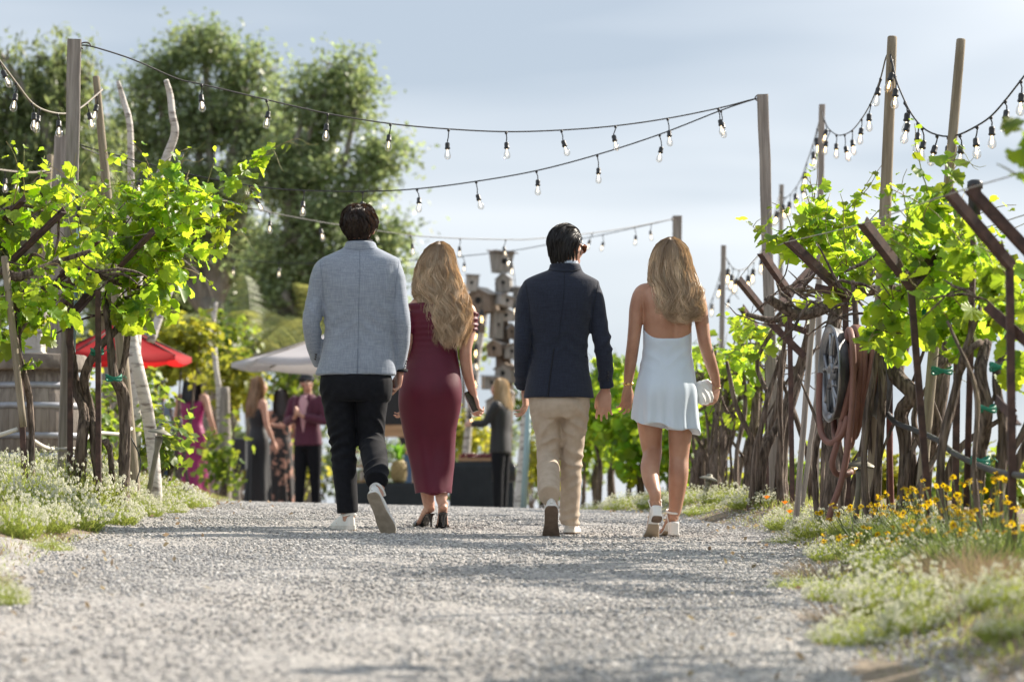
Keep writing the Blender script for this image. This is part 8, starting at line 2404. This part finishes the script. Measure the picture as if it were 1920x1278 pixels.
def make_mound(seed, rad=0.30, H=0.20, n_stem=420, n_head=300):
    r = np.random.default_rng(seed)
    V, Fq, b, d, L, t = blades(n_stem * 3, r, H, rad, seed, 0.0008, 0.0015, 1.9)
    # little leaves along the stems
    n = n_stem * 16
    i = r.integers(0, len(b), n); u = r.uniform(0.25, 0.98, n)
    p = b[i] + d[i] * (L[i] * u)[:, None]
    dd = d[i] + r.normal(0, 0.8, (n, 3)); dd /= np.linalg.norm(dd, axis=1)[:, None]
    s = np.cross(dd, r.normal(0, 1, (n, 3))); s /= np.linalg.norm(s, axis=1)[:, None]
    l = r.uniform(0.010, 0.022, n)[:, None]
    V2 = np.stack([p, p + dd * l * 0.5 + s * l * 0.16, p + dd * l, p + dd * l * 0.5 - s * l * 0.16], 1).reshape(-1, 3)
    k = np.arange(n)[:, None] * 4 + len(V)
    F2 = np.concatenate([k + np.array([[0, 1, 2]]), k + np.array([[0, 2, 3]])])
    fol = from_arrays('foliage', np.concatenate([V, V2]), np.concatenate([Fq, F2]), aly_leaf, False)
    # flower heads at the stem tips
    i = np.argsort(-(t[:, 2] + 0.45 * np.hypot(t[:, 0], t[:, 1]) + r.uniform(0, 0.10, len(t))))[:n_head]
    c = t[i]; m = 11
    off = r.normal(0, 1, (n_head, m, 3)); off /= np.linalg.norm(off, axis=2, keepdims=True); off[:, :, 2] = np.abs(off[:, :, 2])
    R = r.uniform(0.008, 0.015, n_head)[:, None, None]
    pc = (c[:, None] + off * R).reshape(-1, 3); nn = off.reshape(-1, 3)
    e1 = np.cross(nn, r.normal(0, 1, nn.shape)); e1 /= np.linalg.norm(e1, axis=1)[:, None]; e2 = np.cross(nn, e1)
    q = r.uniform(0.0035, 0.0062, len(pc))[:, None]
    V = np.stack([pc - e1 * q, pc - e2 * q, pc + e1 * q, pc + e2 * q], 1).reshape(-1, 3)
    k = np.arange(len(pc))[:, None] * 4
    flo = from_arrays('blossoms', V, k + np.array([[0, 1, 2, 3]]), aly_flower, False)
    return fol, flo
MOUNDS = [make_mound(200 + k, n_head=(430, 300, 560, 170)[k]) for k in range(4)]
POS_WORD = {}
def mound(label, px, py, Y, wpx, hpx, kind, group, seed=0, dz=0.0):
    x = PX(px, Y); z = gzf(x, Y)
    root = thing('alyssum_mound', label, 'flowering plant', (x, Y, z - 0.025), group=group)
    sx = wpx * Y / F / 0.34; sz = max(0.6, hpx * Y / F / 0.125)
    r = np.random.default_rng(seed)
    root.rotation_euler = (0, 0, r.uniform(0, 6.28)); root.scale = (sx, sx, sz)
    f, b = MOUNDS[kind]
    o = link('foliage', f, root); o['kind'] = 'stuff'
    o = link('blossoms', b, root); o['kind'] = 'stuff'
LG, RG = 'white alyssum mounds on the left verge', 'white alyssum mounds on the right verge'
for k, (px, Y, w, h, kd, lab) in enumerate((
    (130, 16.4, 105, 62, 2, 'largest white alyssum mound, at the foot of the left vine trunks'),
    (215, 17.2, 60, 40, 0, 'alyssum mound below the round leaning pole'),
    (310, 18.8, 62, 38, 0, 'alyssum mound under the leaning path light'),
    (365, 19.4, 34, 26, 1, 'alyssum tuft nearest the rock, at the inner end of the left verge'),
    (30, 15.0, 80, 62, 2, 'white alyssum mound at the left frame edge before the rusted post'),
    (10, 13.2, 66, 66, 1, 'alyssum mound hanging over the gravel at the left frame edge'),
    (85, 12.9, 46, 32, 3, 'low greenish alyssum tuft spreading onto the gravel at left'),
    (-10, 9.9, 55, 60, 1, 'blurred alyssum tuft lowest at the left frame edge'),
    (80, 17.6, 70, 46, 0, 'alyssum mound before the wine barrel'),
    (170, 18.0, 60, 46, 2, 'alyssum mound behind the largest one, among the trunks'),
    (250, 18.6, 48, 34, 0, 'alyssum tuft between the round pole and birch trunk'),
    (185, 15.7, 72, 46, 2, 'white alyssum mound at the gravel edge before the three trunks'),
    (248, 17.0, 52, 36, 0, 'rounded alyssum mound at the gravel edge before the round pole'),
    (120, 14.7, 74, 52, 0, 'alyssum mound at the gravel edge before the rusted post'),
    (62, 14.0, 70, 50, 2, 'alyssum mound at the gravel edge, second from the left frame edge'),
    (300, 17.8, 44, 30, 2, 'small alyssum mound at the gravel edge before the leaning path light'),
    (20, 17.8, 60, 40, 0, 'alyssum mound at the foot of the barrel by the frame edge'))):
    mound(lab, px, 0, Y, w, h, kd, LG, 300 + k)
for k, (px, Y, w, h, kd, lab) in enumerate((
    (1120, 24.0, 34, 22, 0, 'farthest alyssum tuft, beside the khaki trousers'),
    (1175, 23.0, 46, 34, 2, 'far alyssum mound left of the white sandals'),
    (1235, 22.0, 44, 34, 0, 'far alyssum mound behind the raised sandal'),
    (1300, 21.0, 50, 32, 2, 'alyssum mound around the small path light'),
    (1365, 20.0, 54, 34, 0, 'alyssum mound right of the white sandals'),
    (1420, 18.8, 58, 36, 2, 'alyssum mound at the foot of the tall square post'),
    (1330, 19.6, 46, 24, 3, 'low green tuft at the gravel edge beside the sandals'),
    (1500, 16.8, 66, 40, 0, 'alyssum mound between the square post and the hose tail'),
    (1560, 15.4, 78, 48, 2, 'alyssum mound under the end of the hose'),
    (1625, 14.6, 76, 52, 0, 'alyssum mound around the reel path light'),
    (1490, 15.4, 58, 28, 1, 'low alyssum mat along the gravel edge below the stake'),
    (1700, 13.8, 84, 56, 1, 'alyssum mound below the corkscrew trunk'),
    (1790, 12.8, 84, 56, 0, 'alyssum mound below the rusted posts at right'),
    (1600, 13.4, 84, 46, 1, 'alyssum mound spilling to the gravel under the yellow flowers'),
    (1690, 11.8, 90, 56, 1, 'alyssum mound just below the yellow flowers'),
    (1500, 11.6, 60, 34, 3, 'greenish low tuft creeping onto the gravel at right'),
    (1600, 10.9, 86, 70, 1, 'soft alyssum mound at the gravel edge, behind the nearest ones'),
    (1700, 9.9, 120, 90, 2, 'large near alyssum mound at right, blurred'),
    (1640, 9.1, 110, 78, 2, 'nearest blurred alyssum mound on the gravel edge'),
    (1740, 9.0, 84, 74, 0, 'near blurred alyssum mound beside the nearest one'),
    (1895, 9.0, 84, 80, 2, 'blurred alyssum mound at the right frame edge'),
    (1900, 8.2, 70, 60, 1, 'lowest alyssum tuft in the right corner'),
    (1850, 11.4, 80, 56, 1, 'alyssum mound before the dark rusted post'))):
    mound(lab, px, 0, Y, w * 0.92, h * 0.80, kd, RG, 400 + k)

# yellow daisies
ylw = mat('yellow_petal', (0.80, 0.56, 0.012), rough=0.55, trans=0.45, tcol=(0.95, 0.64, 0.01), rnd=0.14)
ctr = mat('daisy_centre', (0.34, 0.18, 0.03), rough=0.9)
stem_g = mat('daisy_stem', (0.14, 0.20, 0.06), rough=0.6, trans=0.3, tcol=(0.3, 0.38, 0.08), rnd=0.3)
def daisy(seed, open_=1.0):
    r = np.random.default_rng(seed); g = G(); n = 10
    for k in range(n):
        a = k * 2 * math.pi / n + r.normal(0, 0.08); l = 0.030 * r.uniform(0.85, 1.1); w = 0.0075; dz = -0.010 * r.uniform(-0.6, 1.4) * open_
        ca, sa = math.cos(a), math.sin(a); px_, py_ = -sa, ca
        g.add([(0.006 * ca - w * 0.5 * px_, 0.006 * sa - w * 0.5 * py_, 0), (0.006 * ca + w * 0.5 * px_, 0.006 * sa + w * 0.5 * py_, 0), (l * 0.7 * ca + w * px_, l * 0.7 * sa + w * py_, dz * 0.4), (l * ca, l * sa, dz), (l * 0.7 * ca - w * px_, l * 0.7 * sa - w * py_, dz * 0.4)], [(0, 1, 2, 4), (4, 2, 3)])
    nf = len(g.f)
    g.lathe([(0.009, -0.003), (0.0105, 0.002), (0.008, 0.007), (0.003, 0.009)], 10)
    me = g.mesh('flower', ylw, False); me.materials.append(ctr)
    for i, p in enumerate(me.polygons): p.material_index = 0 if i < nf else 1
    return me
DAISY = [daisy(k, (1, 1, 0.5, 1.8)[k]) for k in range(4)]
def daisy_plant(label, px, Y, H, n, spread, seed):
    r = np.random.default_rng(seed); x = PX(px, Y); z = gzf(x, Y)
    root = thing('daisy_plant', label, 'flowering plant', (x, Y, z - 0.01), group='yellow daisies on the right verge')
    V, Fq, b, d, L, t = blades(500, r, H * 0.62, spread * 0.8, seed, 0.0015, 0.003, 0.9)
    o = link('foliage', from_arrays('foliage', V, Fq, stem_g, False), root); o['kind'] = 'stuff'
    for k in range(n):
        a = r.uniform(0, 6.28); q = spread * math.sqrt(r.random()); h = H * r.uniform(0.55, 1.05)
        tip = np.array((q * math.cos(a) * 1.3, q * math.sin(a) * 1.0, h))
        g = G(); g.tube([(q * 0.5 * math.cos(a), q * 0.5 * math.sin(a), 0, 0.002), (tip[0] * 0.85, tip[1] * 0.85, h * 0.6, 0.0017), (*tip, 0.0015)], seg=4, step=0.06); g.obj('stem', stem_g, root)
        f = link('flower', DAISY[int(r.integers(0, 4))], root, tuple(tip)); f.rotation_euler = (r.normal(0.35, 0.45), r.normal(0, 0.45), r.uniform(0, 6)); f.scale = (r.uniform(0.42, 0.70),) * 3
for k, (px, Y, H, n, sp, lab) in enumerate((
    (1625, 14.0, 0.28, 11, 0.16, 'yellow daisies beside the path light under the reel'),
    (1680, 13.6, 0.30, 12, 0.18, 'yellow daisies below the corkscrew trunk'),
    (1740, 13.0, 0.34, 14, 0.20, 'yellow daisies below the leaning trunk'),
    (1800, 12.4, 0.42, 15, 0.20, 'tall yellow daisies before the slim rusted post'),
    (1860, 11.8, 0.50, 16, 0.20, 'tallest yellow daisies reaching the black irrigation hose'),
    (1910, 11.2, 0.52, 14, 0.18, 'yellow daisies at the right frame edge behind the dark rusted post'),
    (1700, 12.2, 0.22, 10, 0.16, 'short yellow daisies in front of the alyssum at right'),
    (1640, 12.6, 0.20, 8, 0.14, 'small yellow daisies closest to the gravel'),
    (1780, 11.4, 0.30, 12, 0.18, 'yellow daisies left of the dark rusted post'),
    (1850, 10.9, 0.34, 10, 0.16, 'yellow daisies beside the foot of the dark rusted post'))):
    daisy_plant(lab, px, Y, H * 0.66, int(n * 2.1), sp * 1.25, 500 + k)
pop = mat('orange_poppy', (0.75, 0.20, 0.01), rough=0.5, trans=0.4, tcol=(0.9, 0.25, 0.01))
for k, (px, py, Y, lab) in enumerate(((1438, 935, 18.0, 'orange poppy at the foot of the tall square post'), (1472, 945, 17.2, 'orange poppy right of the tall square post'), (1481, 962, 16.6, 'orange poppy nearest the thin stake'))):
    x = PX(px, Y); z = gzf(x, Y); h = PZ(py, Y) - z
    root = thing('poppy', lab, 'flower', (x, Y, z), group='orange poppies')
    g = G(); g.tube([(0, 0, 0, 0.002), (0.01, 0, h * 0.6, 0.0018), (0, 0, h, 0.0016)], seg=5, step=0.04); g.obj('stem', stem_g, root)
    for q in range(4):
        a = q * math.pi / 2; ca, sa = math.cos(a), math.sin(a)
        G().add([(0, 0, h), (0.018 * ca - 0.014 * sa, 0.018 * sa + 0.014 * ca, h + 0.016), (0.022 * ca, 0.022 * sa, h + 0.024), (0.018 * ca + 0.014 * sa, 0.018 * sa - 0.014 * ca, h + 0.016)], [(0, 1, 2, 3)]).obj('petal', pop, root, smooth=False)

# dry grass and low green cover on both verges
def cover(name, label, N, xf, ylim, H, m, seed):
    r = np.random.default_rng(seed)
    y = r.uniform(*ylim, N); x = xf(y, r, N)
    z = gz(x, y)
    V, Fq, b, d, L, t = blades(N, r, H, 1.0, seed, 0.0012, 0.003, 0.5)
    off = (np.stack([x, y, z], 1) - b)
    V = (V.reshape(N, 5, 3) + off[:, None]).reshape(-1, 3)
    o = link(name, from_arrays(name, V, Fq, m, False)); tag(o, label, 'ground cover', kind='stuff')
def right_x(y, r, N): return np.interp(y, _ey, _er) + 0.05 + np.abs(r.normal(0, 0.55, N))
def left_x(y, r, N): return np.interp(y, _ey, _el) - 0.05 - np.abs(r.normal(0, 0.55, N))
cover('dry_grass', 'dry brown grass scattered over the right verge', 5000, right_x, (7.5, 25), 0.07, aly_dry, 71)
cover('green_cover', 'low green growth over the right verge', 14000, right_x, (7.5, 26), 0.055, aly_leaf, 72)
cover('dry_grass', 'dry brown grass scattered over the left verge', 4000, left_x, (9, 24), 0.06, aly_dry, 73)
cover('green_cover', 'low green growth over the left verge', 9000, left_x, (9, 26), 0.055, aly_leaf, 74)
for k, (px, Y, lab) in enumerate(((1850, 10.2, 'clump of dry brown grass before the dark rusted post'), (1800, 10.6, 'clump of dry grass right of the large near mound'), (1560, 12.2, 'dry brown tuft at the gravel edge below the daisies'), (1900, 9.8, 'clump of dry grass at the right frame edge'), (1620, 9.9, 'dry sprigs among the near alyssum'))):
    r = np.random.default_rng(600 + k); x = PX(px, Y)
    V, Fq, b, d, L, t = blades(500, r, 0.17, 0.20, 0, 0.0008, 0.0016, 1.2)
    o = link('dry_grass_clump', from_arrays('dry_grass_clump', V, Fq, aly_dry, False), None, (x, Y, gzf(x, Y) - 0.01)); tag(o, lab, 'dry grass', 'dry grass clumps')

# the right row goes on towards the viewer, out of the picture; its shade falls across the gravel
def row_vine(x, Y, seed, lab):
    r = np.random.default_rng(seed); z = gzf(x, Y); o0 = np.array((x, Y, z))
    root = thing('grape_vine', lab, 'grape vine', tuple(o0), group='vines of the right row nearer than the picture')
    g = G(); g.tube([(0, 0, -0.1, 0.06), (0.05, 0.02, 0.5, 0.05), (-0.03, 0, 1.05, 0.045), (0.02, 0, 1.3, 0.035)], seg=10, step=0.04, lump=0.15, lseed=seed); g.obj('trunk', bark_m, root)
    pos = []
    for q in range(34):
        c = o0 + np.array((r.normal(0, 0.34), r.uniform(-0.65, 0.65), 1.6 + r.normal(0, 0.28))); pos.append(c + r.normal(0, 0.13, (16, 3)))
    pos = np.concatenate(pos); Rm = np.array([leaf_frame(r, unit(p - o0 - np.array((0, 0, 1.4)))) for p in pos])
    leaf_mass('foliage', root, pos, Rm, 0.065 * r.uniform(0.7, 1.2, len(pos)), leaf_m, o0, seed)
for k, (x, Y, w) in enumerate(((2.85, 9.0, 'first'), (2.8, 7.5, 'second'), (2.75, 6.1, 'third'), (2.7, 4.4, 'fourth'))):
    row_vine(x, Y, 700 + k, 'vine of the right row, %s one nearer than the picture edge' % w)

# fallen leaves and dust-dry scraps on the gravel, mostly along its edges
def litter():
    r = np.random.default_rng(77); n = 260
    y = r.uniform(7.5, 22, n); e = r.random(n) < 0.5
    x = np.where(e, np.interp(y, _ey, _er) - np.abs(r.normal(0, 0.30, n)) + 0.1, np.interp(y, _ey, _el) + np.abs(r.normal(0, 0.35, n)) - 0.1)
    pos = np.stack([x, y, gz(x, y) + 0.032], 1)
    nr = np.tile(np.array((0, 0, 1.0)), (n, 1))
    o = leaf_cards('leaf_litter', pos, nr, r.uniform(0.015, 0.045, n), aly_dry, None, (0, 0, 0), 78, asp=0.6)
    tag(o, 'dry brown leaf litter scattered along the gravel edges', 'leaf litter', kind='stuff')
litter()
